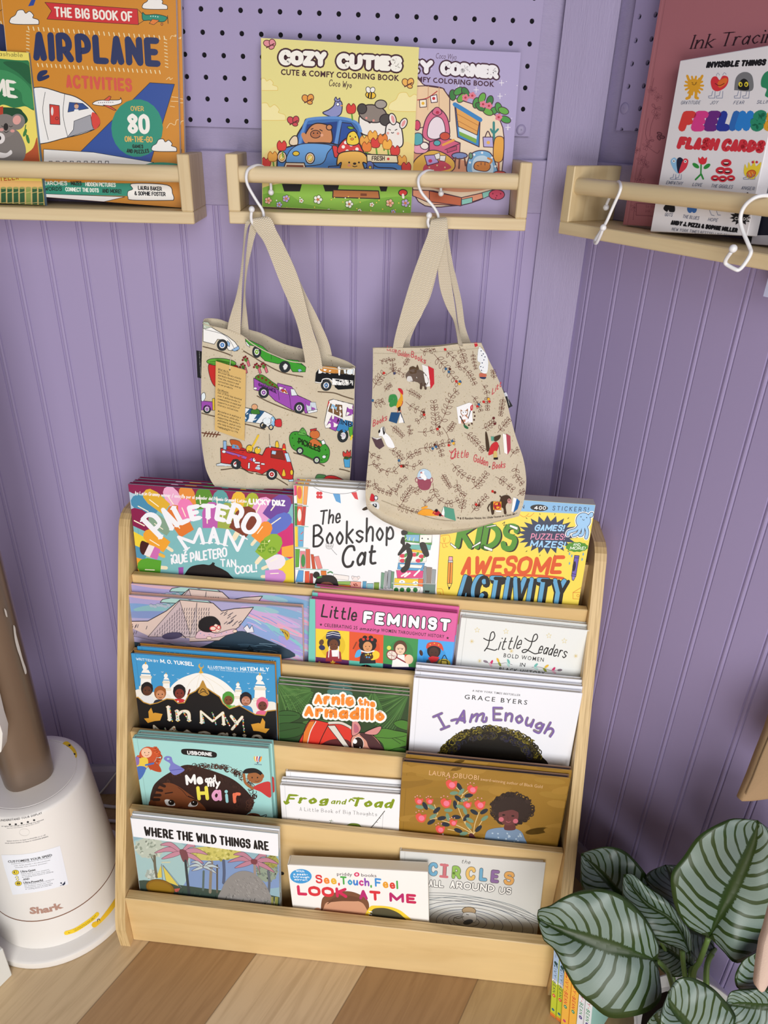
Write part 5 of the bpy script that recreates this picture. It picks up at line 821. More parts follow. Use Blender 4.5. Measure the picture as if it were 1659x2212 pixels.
def a_corner(A):
    A.view(*K2); D = '4a2a3c'; R = random.Random(8)
    A.b('Coco Wyo', 1092, 157, 1198, 164, 28, D, -.01, sl=.2); A.t('COZY', 800, 225, 1078, 236, 70, D, w=.36, out=(D, 8)); A.t('CORNER', 1115, 240, 1415, 264, 70, D, w=.36, out=(D, 8)); A.t('COZY', 800, 225, 1078, 236, 70, 'f2eff2', w=.34); A.t('CORNER', 1115, 240, 1415, 264, 70, 'f2eff2', w=.34)
    A.b('CUTE & COMFY COLORING BOOK', 800, 262, 1393, 302, 25, D, .03, track=1.08)
    A.up(); A.hold += 1
    for k in range(40): A.e(1000+R.random()*510, 170+R.random()*600, 2.5, 2.5, 'efeaf4', n=6)
    A.hold -= 1
    for x, y in ((1300, 318), (1422, 350), (1430, 282), (1463, 510), (1210, 305)): A.l([(x-12, y), (x+12, y)], 3, 'f4f0f8', 0); A.l([(x, y-14), (x, y+14)], 3, 'f4f0f8', 0)
    A.p('980 300 1040 295 1130 310 1165 350 1420 470 1430 760 1400 840 1200 910 980 850', 'eed9bd', 1, D, 5); A.p('980 300 1040 297 1130 310 1165 360 1165 480 980 520', 'e8c9a4', 0, D, 5); A.ls('1055 300 1052 420;1110 305 1110 420', 4, 'c99a78'); A.p('980 620 1180 660 1420 760 1380 820 1190 840 980 780', 'd99a78', 1)
    A.l('1000 370 1050 360 1100 325', 5, 'b5303c'); A.p('1010 370 1045 366 1046 405 1012 408', 'f3e9d4', 0, D, 4); A.p('1065 350 1098 342 1102 380 1070 384', 'f6eef0', 0, D, 4); A.e(1028, 387, 8, 8, 'e8b43a'); A.e(1083, 362, 8, 8, 'c8323a')
    A.p('1030 560 1035 490 1060 440 1100 410 1140 440 1160 490 1160 560 1100 590', 'd5698a', 1, D, 5); A.p('1052 555 1060 490 1095 455 1130 475 1140 540 1095 570', 'e9dbe4', 1, D, 4); A.p('1075 435 1090 410 1110 410 1125 435 1100 450', 'd5698a', 1, D, 4); A.e(1102, 434, 9, 8, 'b52a4a')
    A.p('1060 585 1140 560 1218 590 1215 650 1150 690 1060 640', 'cf5f7f', 0, D, 5); A.l('1140 625 1218 592', 4, D, 0); A.p('1150 620 1200 605 1200 625 1152 640', 'b84a6c', 0, D, 3); A.e(1140, 555, 26, 20, 'c8503a', 0, D, 4); A.e(1100, 590, 18, 14, '58a8b0', 0, D, 4); A.l('1130 600 1185 575', 12, 'e8a04a', 0)
    A.p('1190 395 1320 470 1315 610 1205 560', '3f86c4', 0, D, 5); A.p('1210 505 1305 545 1300 590 1215 548', 'dfe9ea'); A.p('1212 530 1302 570 1300 592 1215 550', '7fae4a'); A.p('1195 400 1318 475 1305 550 1208 505', 'e3a65a', 0, D, 4); A.ls('1200 440 1310 500;1204 475 1306 530', 3, 'b5743a'); A.l('1190 392 1322 472', 22, '3f86c4', 0)
    for x, y in ((1180, 345), (1210, 325), (1245, 330), (1300, 385), (1330, 360), (1370, 375), (1390, 425), (1415, 410), (1440, 425), (1450, 470), (1360, 430), (1225, 360), (1320, 405)): A.e(x, y, 28, 17, R.choice(['4f9a4c', '3f7f44', '6aae4a']), R.randrange(180), D, 4)
    for x, y in ((1245, 358), (1280, 348), (1335, 392), (1365, 400), (1415, 458)): flower(A, x, y, 18, 'e27f92', 'b5384a', 5)
    A.l('1390 485 1392 700', 12, '3f8a86', 0); A.l('1375 520 1390 540 1412 520', 10, '3f8a86'); A.p('1335 560 1385 560 1388 612 1338 610', 'b9aede', 0, D, 4); A.l('1345 560 1360 530 1375 560', 5, D); A.e(1362, 588, 9, 9, 'e8b45a'); A.p('1395 570 1435 560 1442 600 1432 680 1390 675', 'e8a84a', 1, D, 4); A.l('1415 690 1415 740', 9, 'b5573a', 0)
    A.p('1255 740 1265 660 1310 630 1370 640 1400 700 1405 750 1330 760', '7fb3dc', 1, D, 5); A.p('1280 735 1290 670 1340 655 1380 690 1385 740 1330 750', 'c9dfee', 1); dots(A, '1268 690 1290 650 1330 640 1380 665 1398 710', 6, 'f3f3f6'); A.p('1295 725 1290 700 1310 685 1360 690 1372 715 1350 735', 'd98a44', 1, D, 4); A.l('1365 700 1380 680 1360 668', 10, 'd98a44'); A.ls('1305 705 1312 708;1325 690 1325 702;1345 690 1345 704', 3, D)
    A.e(1215, 655, 40, 16, '7f8fc0', 0, D, 5); A.ls('1195 665 1188 710;1215 670 1212 720;1240 665 1246 706', 8, '6a3f3a'); A.e(1272, 656, 10, 16, '6f9a7a', 0, D, 4)
    A.p('985 680 1060 630 1130 640 1190 690 1160 740 985 745', 'e3b250', 1, D, 5); A.p('1040 700 1120 680 1170 720 1040 742', 'c8485c', 1); dots(A, '1060 715 1100 705 1140 715 1080 730', 4, 'f0d9a0'); A.p('1035 655 1092 650 1108 690 1050 706', 'b9a0d8', 0, D, 4); A.e(1065, 682, 10, 9, 'd0305a'); A.p('1085 650 1112 640 1118 670 1095 675', 'f3efe9', 0, D, 3); A.p('1115 655 1145 655 1140 685 1112 680', 'f3efe9', 0, D, 3); A.p('985 600 1020 585 1050 590 1060 610 1040 640 985 640', 'e6a0b8', 1, D, 4); A.e(1035, 605, 22, 18, 'f2e9e0', 20, D, 4); A.p('985 545 1020 545 1025 590 985 600', '58a8b0', 1, D, 4); A.e(998, 500, 16, 26, 'cf4a6a', 0, D, 4)
    A.p('975 830 1080 835 1225 870 1400 830 1400 850 1225 910 1080 905 975 860', 'e8a080', 0, D, 4); A.p('1060 835 1225 870 1222 912 1060 890', 'c86a48', 0, D, 4); A.p('1225 880 1280 868 1280 895 1225 908', '8fd0c4', 0, D, 3); A.p('1330 845 1400 825 1390 850 1335 875', '8fd0c4', 0, D, 3); A.e(1405, 855, 40, 26, 'd0506c', 0, D, 4); dots(A, '1385 850 1405 860 1425 850 1400 872', 3.5, '7a1f3a'); A.e(1420, 748, 34, 14, 'd0483c', 0, D, 4); dots(A, '1405 745 1425 748 1440 746', 3.5, 'f6f0ea')
    for k in range(12): A.e(1080+30*k, 905-abs(k-4)*6, 16, 6, 'a79bc9', n=10) if 0 else None
Pk = wall_plane(.048, 10)
a_, b_ = Pk.uv(1104.5, 468.4), Pk.uv(1124.7, 119)
book('coloring_book', 'lilac coloring book with a cozy bedroom drawing, half hidden behind the pale yellow one', Pk, None, .007, 'b3a8d0', a_corner, 'paper', .0005, rects=(b_[0]-.209, b_[0], b_[1]+.005, -.01), sidecol='a99ec6', m=ink_matte)
def a_air(A):
    A.view(*K1); N_ = '2b3560'; L_ = 'f0e2b4'
    A.p('180 40 210 -20 235 -20 215 35', '2f4a9c'); cloud(A, 160, 110, 42); cloud(A, 995, 20, 36)
    A.p('287 15 880 58 887 158 600 142 300 122 330 70', 'cf3338', 0, '3a2020', 3); A.t('THE BIG BOOK OF', 350, 108, 852, 140, 66, 'f4efe4', w=.17, sl=-.02, sp=.3)
    A.ls('885 62 912 92;885 155 940 120', 3, '33302c'); A.p('912 80 935 95 1000 92 1060 105 1068 120 1040 140 960 130 915 128', '2f8f78', 1, '22302c', 4); A.p('975 122 1020 130 985 158 955 150', 'e2803a', 0, '22302c', 3); A.l('1072 100 1076 150', 4, '22302c', 0); dots(A, '965 104 980 104 995 106 1010 108', 4, 'cfe4e0'); A.e(1036, 155, 6, 8, 'e2803a', 0, '22302c', 3)
    for k in range(28): t = k/27; A.l([(180+870*t, 178+62*t-8), (186+870*t, 192+62*t)], 6, L_, 0); A.l([(240+780*t, 412+46*t-6), (246+780*t, 426+46*t)], 6, L_, 0)
    for k in range(9): A.l([(170, 200+22*k), (188, 205+22*k)], 5, L_, 0); A.l([(1050+k, 250+22*k), (1068+k, 256+22*k)], 5, L_, 0)
    A.t('AIRPLANE', 215, 388, 1030, 430, 188, N_, w=.22, sp=.36)

    A.t('ACTIVITIES', 425, 562, 848, 588, 84, 'd65a4a', w=.2, sp=.34)
    A.p('240 480 260 455 300 450 300 470 270 490 310 480 312 498 260 520 240 512', '23305c', 1)
    A.p('200 576 420 602 520 640 600 710 640 780 600 830 430 880 200 900', 'f0eeec', 1, '222833', 5); A.p('590 720 625 740 642 785 610 828 585 790', 'd9463c', 1); A.p('430 880 470 830 475 775 580 735 590 800 600 828', 'a2a2aa', 0, '222833', 3); A.ls('290 590 275 720 310 895;415 600 405 740 435 880', 3, '222833', 1); A.p('318 668 380 676 385 798 322 795', 'cf4036', 0, '222833', 4); A.e(335, 712, 8, 28, 'e4e0e0'); A.e(365, 758, 9, 9, 'cf4036', 0, '222833', 3); A.p('445 655 530 662 568 694 435 718', '34508f', 0, '222833', 3); A.e(490, 680, 14, 17, 'd6a98a'); A.p('478 700 502 700 506 712 474 712', 'f0f0f0'); A.p('475 672 490 660 506 674 490 668', '6a3a2a', 1)
    A.p('595 660 640 642 760 640 772 625 775 660 700 678 610 672', 'f2efee', 1, '3a2a28', 4); A.p('665 642 700 615 712 620 700 645', 'd9563f', 0, '3a2a28', 3); A.p('660 672 700 676 745 705 730 706', 'd9563f', 0, '3a2a28', 3); dots(A, '632 658 645 657 658 657 671 656 684 656 697 656 710 655 723 655', 3, '3a2a28')
    A.p('515 972 960 530 1117 540 965 1036 700 1005', '31509c', 0, '222833', 3); A.e(878, 820, 165, 185, '2f9078', 0)
    A.t('OVER', 838, 710, 922, 712, 32, 'e9b45a', w=.15); A.t('80', 808, 855, 962, 860, 130, 'f4f1ea', w=.2); A.t('ON-THE-GO', 800, 908, 978, 912, 38, 'e9b45a', w=.16, sp=.3); A.t('GAMES', 848, 948, 918, 950, 24, '14241f', w=.2, sp=.3); A.t('AND PUZZLES', 810, 975, 957, 976, 26, '14241f', w=.2, sp=.3, bend=-8)
    cloud(A, 1055, 930, 36)
    for q in ('1090 250 1100 230 1125 235 1120 225 1140 228', '1068 820 1090 790 1120 800 1130 770 1155 765', '1100 620 1140 625', '1095 648 1145 650', '1090 680 1118 684', '1065 510 1085 495 1090 510 1105 500'): A.l(q, 4, 'f4d8a0')
    A.p('280 955 600 975 985 1040 860 1070 280 1062', 'f0eeec', 0, '222833', 3); A.p('865 1070 1000 1040 1140 1050 1140 1080 860 1080', '2f9078', 1)
    for k in range(9): A.l([(315+45*k, 1070), (315+45*k, 1032), (335+45*k, 1032), (335+45*k, 1070)], 4, '3a3a40', 0)
    A.p('280 1165 880 1175 820 1255 280 1240', '2f9078'); A.p('280 1240 800 1260 520 1325 280 1312', 'f0eeec', 0, '222833', 3); A.p('820 1262 820 1225 850 1210 850 1175 1070 1185 1105 1240 1112 1275 1080 1282 850 1280', 'f4f2ee', 1, '222833', 4)
    A.t('WORD SEARCHES', 150, 1184, 432, 1186, 27, 'eef2ea', w=.18); A.t('MAZES', 455, 1186, 524, 1188, 27, '14241f', w=.18); A.t('HIDDEN PICTURES', 548, 1192, 742, 1197, 27, 'eef2ea', w=.18); A.t('CROSSWORDS', 180, 1222, 398, 1222, 27, '14241f', w=.18); A.t('CONNECT THE DOTS', 420, 1224, 634, 1232, 27, 'eef2ea', w=.18); A.t('AND MORE!', 656, 1234, 778, 1238, 27, '14241f', w=.18)
    A.t('LAURA BAKER', 884, 1215, 1038, 1222, 27, '1c1c22', w=.2); A.t('& SOPHIE FOSTER', 862, 1250, 1062, 1256, 27, '1c1c22', w=.2)
Pa = wall_plane(.060, 6)
q1, q2, q3 = Pa.uv(391.6, 454), Pa.uv(386.5, 0), Pa.uv(35, 108)
rt = -math.atan2(q2[0]-q1[0], q2[1]-q1[1])*.75; wA = .213; hA = .28
u_ = q1[0]-wA; 
book('activity_book', 'tall orange activity book with navy capitals, front copy on the left wall shelf', Pa, None, .009, 'd08a2c', a_air, 'paper', .0005, rects=(u_+math.sin(-rt)*hA, u_+math.sin(-rt)*hA+wA, hA, rt), sidecol='d9d4cf', copies=[(.004, .0, 'tall orange activity book, copy directly behind the front one'), (-.178, .004, 'orange activity book cut by the left picture edge, behind the koala board book')], group='copies of the orange activity book', pages='d9d4cf')
def a_koala(A):
    A.view(*K1)
    A.p('-400 300 190 335 240 420 290 1340 -400 1340', 'eedc6a'); A.p('-400 380 100 385 195 420 230 690 160 680 90 690 20 670 -60 690 -400 690', '2f7a4c', 1); A.p('-400 400 -100 440 60 460 190 560 215 690 150 660 80 560 -400 520', '3d8f5a', 1); A.p('20 400 120 395 190 430 200 540 120 470', '235f3c', 1)
    A.t('NATURE TIME', -560, 470, 112, 640, 125, 'f0ece2', w=.2, ser=.14, con=.7) if 0 else A.t('ME', -48, 606, 112, 634, 118, 'f0ece2', w=.2, ser=.14, con=.7)
    A.t('100% Washable', -135, 352, 146, 366, 30, '4a4a2c', w=.1, ser=.06, con=.5)
    A.p('-200 690 90 690 150 720 178 770 140 800 60 780 -200 760', '1f4a30', 1); A.p('-30 690 20 680 20 740 -30 740', 'b5402c'); A.p('-200 1020 60 1020 200 960 238 880 262 1000 240 1050 -200 1050', 'b5532c', 1)
    A.p('-60 1030 -50 900 0 840 100 830 150 900 165 980 120 1040', '7d7672', 1); A.e(30, 805, 78, 76, '857d79'); A.e(112, 780, 48, 52, '857d79', 20); A.e(108, 768, 26, 30, 'e0a49c', 20); A.e(-60, 790, 48, 52, '857d79', -20); A.e(38, 812, 15, 24, '2a2524'); A.ls('10 805 22 812 32 806;58 806 70 812 80 806', 4, '2a2524', 1); A.l('28 842 40 848 54 840', 4, '2a2524'); A.e(10, 830, 14, 10, 'd99a94'); A.e(80, 838, 14, 10, 'd99a94')
    A.e(-2, 885, 34, 36, 'e4dedc'); A.e(-6, 884, 14, 16, '2a2524'); A.p('-10 975 40 980 70 960 76 985 30 1010 -20 1005', 'e6e0de', 1); A.ls('165 800 160 850 180 870;160 850 150 870', 6, '2f6a3c', 1); A.e(160, 850, 10, 26, '3f7f44', 20); A.e(178, 890, 10, 30, '3f7f44', -15)
    A.p('-200 1150 290 1160 290 1340 -200 1340', 'e2b570'); A.t('STELLA', -28, 1162, 120, 1150, 30, 'b5502c', w=.18)
    for k in range(-5, 8): x = 40*k+5; A.p([(x, 1205), (x+34, 1198), (x+36, 1320), (x+2, 1320)], '2f5a38' if k != 4 else '8a9a50', 0, 'cbb878', 3); A.e(x+17, 1203, 17, 7, '9aa05a'); A.l([(x, 1235), (x+34, 1228)], 4, 'cbb878', 0); A.l([(x, 1300), (x+34, 1296)], 4, 'cbb878', 0)
    A.p('130 330 200 330 210 420 183 405 176 370 160 352', 'dd9433') if 0 else None
Pq = wall_plane(.0715, 8)
q1, q2 = Pq.uv(96, 446), Pq.uv(62.4, 107)
rt2 = -math.atan2(q2[0]-q1[0], q2[1]-q1[1])*.8; hK = q2[1]; wK = .17
book('board_book', 'small board book with a koala hugging its baby, by the left picture edge', Pq, None, .0105, 'e9d867', a_koala, 'board', .0005, rects=(q1[0]-wK+math.sin(-rt2)*hK, q1[0]+math.sin(-rt2)*hK, hK, rt2), sidecol='7f9cb0', pages='6f90ac', m=ink_matte)
# ---- right wall shelf
def a_ink(A):
    A.view(*K3); c = '7a4450'; A.l('905 0 640 1600', 3, 'b47a82', 0)
    A.t('Ink', 1098, 355, 1260, 345, 108, '30161f', w=.11, ser=.1, con=.4, sl=.12); A.t('Tracing', 1310, 338, 1760, 300, 108, '30161f', w=.11, ser=.1, con=.4, sl=.12)
    R = random.Random(12)
    for x, y, r in ((830, 650, 34), (870, 700, 30), (850, 780, 40), (790, 1050, 34), (810, 1010, 30), (750, 1150, 36), (780, 1180, 30), (740, 1290, 34), (860, 830, 28), (700, 1490, 30), (720, 1080, 24)):
        A.up(); A.hold += 1
        for k in range(6): a = 6.28*k/6+R.random(); A.l([(x, y), (x+r*.7*math.cos(a-.3), y+r*.7*math.sin(a-.3)), (x+r*math.cos(a), y+r*math.sin(a)), (x+r*.7*math.cos(a+.3), y+r*.7*math.sin(a+.3)), (x, y)], 2, c, 1)
        A.hold -= 1
    for q in ('850 820 820 900 810 980', '800 850 780 950 790 1000', '790 1100 760 1200 740 1260', '750 1200 720 1300', '700 1500 690 1580', '820 650 840 560', '790 1050 860 1100 880 1080'): A.l(q, 3, c)
    for x, y, r in ((880, 960, 20), (900, 985, 10), (875, 990, 60)): A.e(x, y, 20, 12, '4a2430', r); A.e(x, y, 15, 8, '8a525c', r)
    A.p('715 1460 860 1468 860 1555 712 1545', 'a5666e', 0, c, 4); A.t('to trace', 780, 1490, 880, 1492, 20, c, w=.1); A.t('ink, and', 778, 1525, 880, 1527, 22, c, w=.1)
Pi = wall_plane(.0445, 4, True); q1, q2 = Pi.uv(1346, 481), Pi.uv(1426, 0)
rt3 = -math.atan2(q2[0]-q1[0], q2[1]-q1[1]); hI, wI = .28, .216
book('tracing_book', 'dusty pink tracing book with drawn flower border, behind the white card box', Pi, None, .012, 'a96a72', a_ink, 'hard', .0005, rects=(q1[0]+math.sin(-rt3)*hI, q1[0]+math.sin(-rt3)*hI+wI, hI, rt3), m=ink_matte)
def a_feel(A):
    A.view(*K3); G = '56607c'
    A.t('INVISIBLE THINGS', 1212, 490, 1640, 470, 48, '17161b', w=.3, sl=.1, sp=.3)
    y_ = 'e3a52c'
    for k in range(14): a = 6.283*k/14; A.l([(1128, 615), (1128+66*math.cos(a), 615+66*math.sin(a))], 15, y_, 0)
    A.e(1128, 612, 46, 46, y_); A.ls('1100 600 1080 545;1160 600 1188 545', 18, y_); A.ls('1105 660 1095 700 1075 708;1145 660 1140 700 1155 706', 20, y_); A.ls('1112 592 1122 598;1138 598 1148 590;1115 604 1130 610 1145 600', 4, '6a4a14', 1)
    A.p('1248 590 1262 555 1290 550 1312 575 1335 545 1370 552 1374 590 1350 630 1300 655 1262 640', 'd8353f', 1); A.p('1300 590 1350 560 1370 575 1350 610 1310 630', 'e2702f', 1); A.l('1280 600 1310 615 1345 600', 5, '5a1418'); A.ls('1288 545 1300 524 1312 540;1335 540 1346 522 1360 535', 3, '8f98b0', 1)
    A.p('1418 640 1430 560 1470 522 1520 522 1550 560 1545 650 1430 648', '77787c', 1); A.p('1448 640 1455 590 1485 565 1515 585 1520 645', '1a1a1c', 1); A.e(1462, 606, 14, 18, 'e9d53a', -10); A.e(1504, 606, 14, 18, 'e9d53a', 10); A.e(1464, 608, 6, 10, '1a1a1c'); A.e(1502, 608, 6, 10, '1a1a1c')
    A.p('1615 560 1650 515 1700 520 1700 690 1640 690 1650 640 1612 620', '2f8a62', 1)
    for x in (1235, 1290, 1420, 1480): A.l([(x+28, 655), (x+20, 688), (x-2, 690), (x, 705), (x+42, 705), (x+46, 655)], 3.5, '7f8aa8', 0)
    for s_, a, b, y in (('GRATITUDE', 1032, 1170, 750), ('JOY', 1243, 1298, 750), ('FEAR', 1410, 1486, 750), ('SILLINESS', 1578, 1720, 745)): A.t(s_, a, y, b, y-2, 25, G, w=.1, sl=.2, sp=.3)
    A.t('FEELINGS', 1010, 945, 1715, 940, 150, '000000', w=.36, sl=.12, sp=.36, cols=['d8403c', 'd83f8c', '6a2a80', '2a3a9c', '2f6ab8', '2a7fd0', '2a8a6a', 'e0a22c']); A.t('FLASH CARDS', 1000, 1070, 1625, 1100, 92, 'cf3340', w=.34, sl=.12, sp=.34)
    A.p('960 1160 985 1132 1010 1150 1025 1180 1018 1245 985 1220', '8fc0e6', 1); A.p('1005 1150 1025 1130 1050 1145 1060 1180 1020 1245 1005 1200', '1b2038', 1); A.p('1045 1160 1065 1138 1088 1155 1070 1210 1020 1245', 'd83a4c', 1); A.e(984, 1157, 11, 11, 'f6f6f6'); A.e(984, 1157, 5, 5, '22304c'); A.e(1066, 1160, 10, 10, 'f6f6f6'); A.e(1066, 1160, 5, 5, '22304c')
    A.l('1180 1180 1178 1250', 10, '2f8f3c'); A.ls('1180 1250 1140 1290;1180 1250 1195 1285', 12, '2f8f3c'); A.e(1142, 1190, 28, 14, '2f8f3c', 35); A.e(1222, 1195, 28, 14, '2f8f3c', -35); A.p('1160 1130 1175 1140 1190 1125 1205 1140 1222 1130 1215 1170 1190 1182 1165 1168', 'd8303c', 1)
    for x, y, r in ((1360, 1170, 38), (1320, 1225, 36), (1370, 1230, 36), (1280, 1280, 30), (1335, 1285, 32), (1395, 1280, 30)): A.e(x, y, r, r*.72, 'cf2f3f'); A.e(x, y+4, r*.55, r*.3, '3a1018'); A.e(x, y, r*.45, r*.12, 'f6efe9')
    A.p('1490 1250 1495 1180 1512 1210 1522 1165 1540 1195 1562 1150 1575 1195 1612 1165 1590 1250 1540 1290', 'e9cf3a', 1); A.e(1540, 1248, 34, 26, 'd9702c', -20, 'a03a18', 4); A.ls('1525 1240 1535 1260;1545 1235 1555 1255', 5, 'f0c03a'); A.e(1552, 1165, 9, 9, 'c8323c'); A.e(1580, 1165, 9, 9, 'c8323c')
    for x in (965, 1005, 1490, 1535): A.l([(x+20, 1250), (x+14, 1275), (x-6, 1278), (x-4, 1288), (x+32, 1288), (x+34, 1252)], 3.5, '7f8aa8', 0)
    for s_, a, b, y, y2 in (('EMPATHY', 928, 1045, 1322, 1330), ('LOVE', 1117, 1184, 1336, 1340), ('THE GIGGLES', 1250, 1404, 1345, 1355), ('ANGER', 1468, 1562, 1360, 1368), ('GUTS', 918, 972, 1552, 1556), ('THE BLUES', 1046, 1162, 1566, 1580), ('HOPE', 1228, 1296, 1588, 1594)): A.t(s_, a, y, b, y2, 25, G, w=.1, sl=.2, sp=.3)
    A.p('910 1500 930 1470 985 1470 990 1520 955 1522 945 1508 935 1522', '17161b', 1); A.e(1100, 1500, 20, 30, '3a6ab0'); A.e(1130, 1500, 20, 30, '3a6ab0'); A.ls('1240 1510 1255 1545 1275 1550;1290 1510 1300 1545 1320 1545', 3.5, '7f8aa8')
    A.p([(1465+(80 if k % 2 == 0 else 52)*math.sin(6.283*k/26), 1560+(62 if k % 2 == 0 else 40)*math.cos(6.283*k/26)) for k in range(26)], '1b1a1f'); A.t('CARDS!', 1420, 1580, 1525, 1585, 22, 'efedf0', w=.16); A.p('1465 1410 1490 1400 1515 1380 1530 1400 1570 1402 1560 1412', '1b1a1f')
    A.t('ANDY J. PIZZA & SOPHIE MILLER', 960, 1614, 1440, 1672, 34, '17161b', w=.3, sl=.1, sp=.36); A.t('NEW YORK TIMES BESTSELLING TEAM', 968, 1655, 1395, 1706, 22, '4a5066', w=.1, sl=.15, sp=.36)
Pf = wall_plane(.068, 5, True); q1, q2 = Pf.uv(1403.6, 503), Pf.uv(1466, 131); rt4 = -math.atan2(q2[0]-q1[0], q2[1]-q1[1])*.9; hF, wF = q2[1], .130
book('flash_card_box', 'white card box with rainbow bubble lettering, leaning on the pink tracing book', Pf, None, .0195, 'e4e1e6', a_feel, 'box', .0005, rects=(q1[0]+math.sin(-rt4)*hF, q1[0]+math.sin(-rt4)*hF+wF, hF, rt4), cat='box', m=ink_matte)
def a_dark(A):
    A.view(*K3); A.p('1600 900 1650 1200 1590 1400 1500 1790 1480 1790', '2c2a4c'); A.p('1640 1205 1720 1205 1720 1400 1590 1400', '8d8c98'); A.p('1560 1480 1800 1490 1800 1690 1545 1690', '17172a'); A.p('1480 1700 1495 1660 1535 1665 1545 1700 1525 1780 1480 1790', '121016', 1)
Pd = wall_plane(.046, 5, True); q1, q2 = Pd.uv(1602, 545), Pd.uv(1659, 300)
rt5 = -math.atan2(q2[0]-q1[0], q2[1]-q1[1])*.9
book('picture_book', 'grey book with a navy edge, beside the white card box at the right border', Pd, None, .01, 'b9b6c2', a_dark, 'hard', .0005, rects=(q1[0]+math.sin(-rt5)*.19, q1[0]+math.sin(-rt5)*.19+.15, .19, rt5), spine='2c2a4c', m=ink_matte)
# ------------------------------------------------------------------ S-hooks
white_pl = mat('white_coated_wire', 'e9e9ec', .25, .5)
def hook(label, px, balls, depth=None, r=.00195):
    """px: pixels along the wire, depth(i): plane each is unprojected to; balls at the ends"""
    P = [Vector(depth(x, y, d)) for x, y, d in px]; base = P[len(P)//2]; t = thing('s_hook', label, 'hook', tuple(base), 'white S-hooks on the shelf rails')
    W_ = [Vector(p) for p in cr_spline([p-base for p in P], False, 6)]
    MB().tube(W_, r, 12).build('wire', white_pl, t, smooth=2)
    for x, y, d in balls: MB().ball(tuple(Vector(depth(x, y, d))-base), r*2.05).build('ball_tip', white_pl, t, smooth=2)
dy = lambda x, y, d: aty(x, y, -d)
hook('white S-hook on the middle shelf rail holding the bag printed with vehicles', [(585.4, 411, .0625), (585, 398, .0625), (582, 378, .064), (573, 364, .068), (560, 357.5, .076), (547, 359.5, .086), (536, 366.7, .095), (532, 378.7, .0985), (532.7, 392, .0995), (537.5, 405, .1), (547, 422, .1), (556.8, 437.8, .1), (565, 450, .1), (569, 460, .101), (569, 472, .102), (562, 484, .105), (552, 487, .108), (545, 481, .111), (542.3, 470, .113), (543.2, 458, .114)], [(585.4, 415.5, .0625), (543.8, 452, .1145)], dy)
hook('white S-hook on the middle shelf rail holding the leafy bag', [(952.4, 413, .0625), (952, 402, .0625), (949, 388, .064), (942, 376, .068), (930, 369, .076), (917, 371.5, .086), (906, 381, .095), (903.4, 393, .0985), (906, 406, .0995), (912, 418, .1), (922, 430, .1), (934, 443.5, .1), (942, 455, .1), (946.5, 466, .101), (946, 478, .102), (940, 490, .105), (932, 494, .108), (926, 488, .111), (924, 479, .113), (926, 470, .114)], [(952.6, 417.8, .0625), (927, 465, .1145)], dy)
dr = lambda x, y, d: hit(x, y, COR+NR*d, NR)
hook('white S-hook hanging empty at the left end of the right wall shelf rail', [(1309.5, 444, .058), (1312, 437, .058), (1318, 424, .060), (1328, 403, .067), (1335, 393, .078), (1339.5, 396, .088), (1340.8, 406, .0945), (1337, 419, .0955), (1331, 432, .096), (1322, 452, .096), (1312, 475, .097), (1303, 491, .098), (1294, 505, .099), (1287, 516, .100), (1284.8, 523.5, .102), (1288, 525.5, .106), (1292.5, 518, .109), (1297.5, 507, .112), (1301.5, 497, .114)], [(1309, 448, .058), (1303, 491.7, .1145)], dr)
hook('white S-hook hanging empty at the right picture border', [(1690, 446, .060), (1682, 432, .065), (1670, 424, .075), (1659, 422.4, .083), (1643.8, 423, .090), (1628.6, 428, .0945), (1613.4, 439.5, .0965), (1603.3, 454.7, .097), (1599.5, 471, .097), (1600.8, 486.3, .097), (1607, 505, .097), (1614.7, 523, .098), (1620.5, 537, .098), (1622, 545, .099), (1617, 557, .100), (1604.6, 575, .102), (1596, 582.5, .104), (1589, 582, .106), (1570, 571.5, .109), (1566.8, 565, .111), (1571, 556, .113), (1579, 545, .115)], [(1583.7, 537, .116)], dr, .0021)
# ------------------------------------------------------------------ the two tote bags
K4, K5 = (400, 460, 3.6875), (760, 460, 3.1167)
def canvas_mat(name, col, sp):
    m = mat(name, col, .9, .1, bump=.5, bscale=1400); nt = m.node_tree; N = nt.nodes; L = nt.links.new; b = N['Principled BSDF']
    tc = N.new('ShaderNodeTexCoord'); v = N.new('ShaderNodeTexNoise'); v.inputs['Scale'].default_value = 420; v.inputs['Detail'].default_value = 1; L(tc.outputs['Object'], v.inputs[0])
    cr = N.new('ShaderNodeValToRGB'); e = cr.color_ramp.elements; e[0].position = .24; e[0].color = (*lin(sp), 1); e[1].position = .33; e[1].color = (*lin(col), 1); L(v.outputs[0], cr.inputs[0])
    n = N.new('ShaderNodeTexNoise'); n.inputs['Scale'].default_value = 30; L(tc.outputs['Object'], n.inputs[0]); mr = N.new('ShaderNodeMapRange'); mr.inputs[3].default_value = .95; mr.inputs[4].default_value = 1.05; L(n.outputs[0], mr.inputs[0])
    mx = N.new('ShaderNodeMix'); mx.data_type = 'RGBA'; mx.blend_type = 'MULTIPLY'; mx.inputs[0].default_value = 1; L(cr.outputs[0], mx.inputs[6]); L(mr.outputs[0], mx.inputs[7]); L(mx.outputs[2], b.inputs['Base Color']); return m
canvas = canvas_mat('natural_canvas', 'd0c4ad', 'a89878'); print_m = mat('fabric_print', 'ffffff', .85, .15, attr=True, bump=.3, bscale=1400)
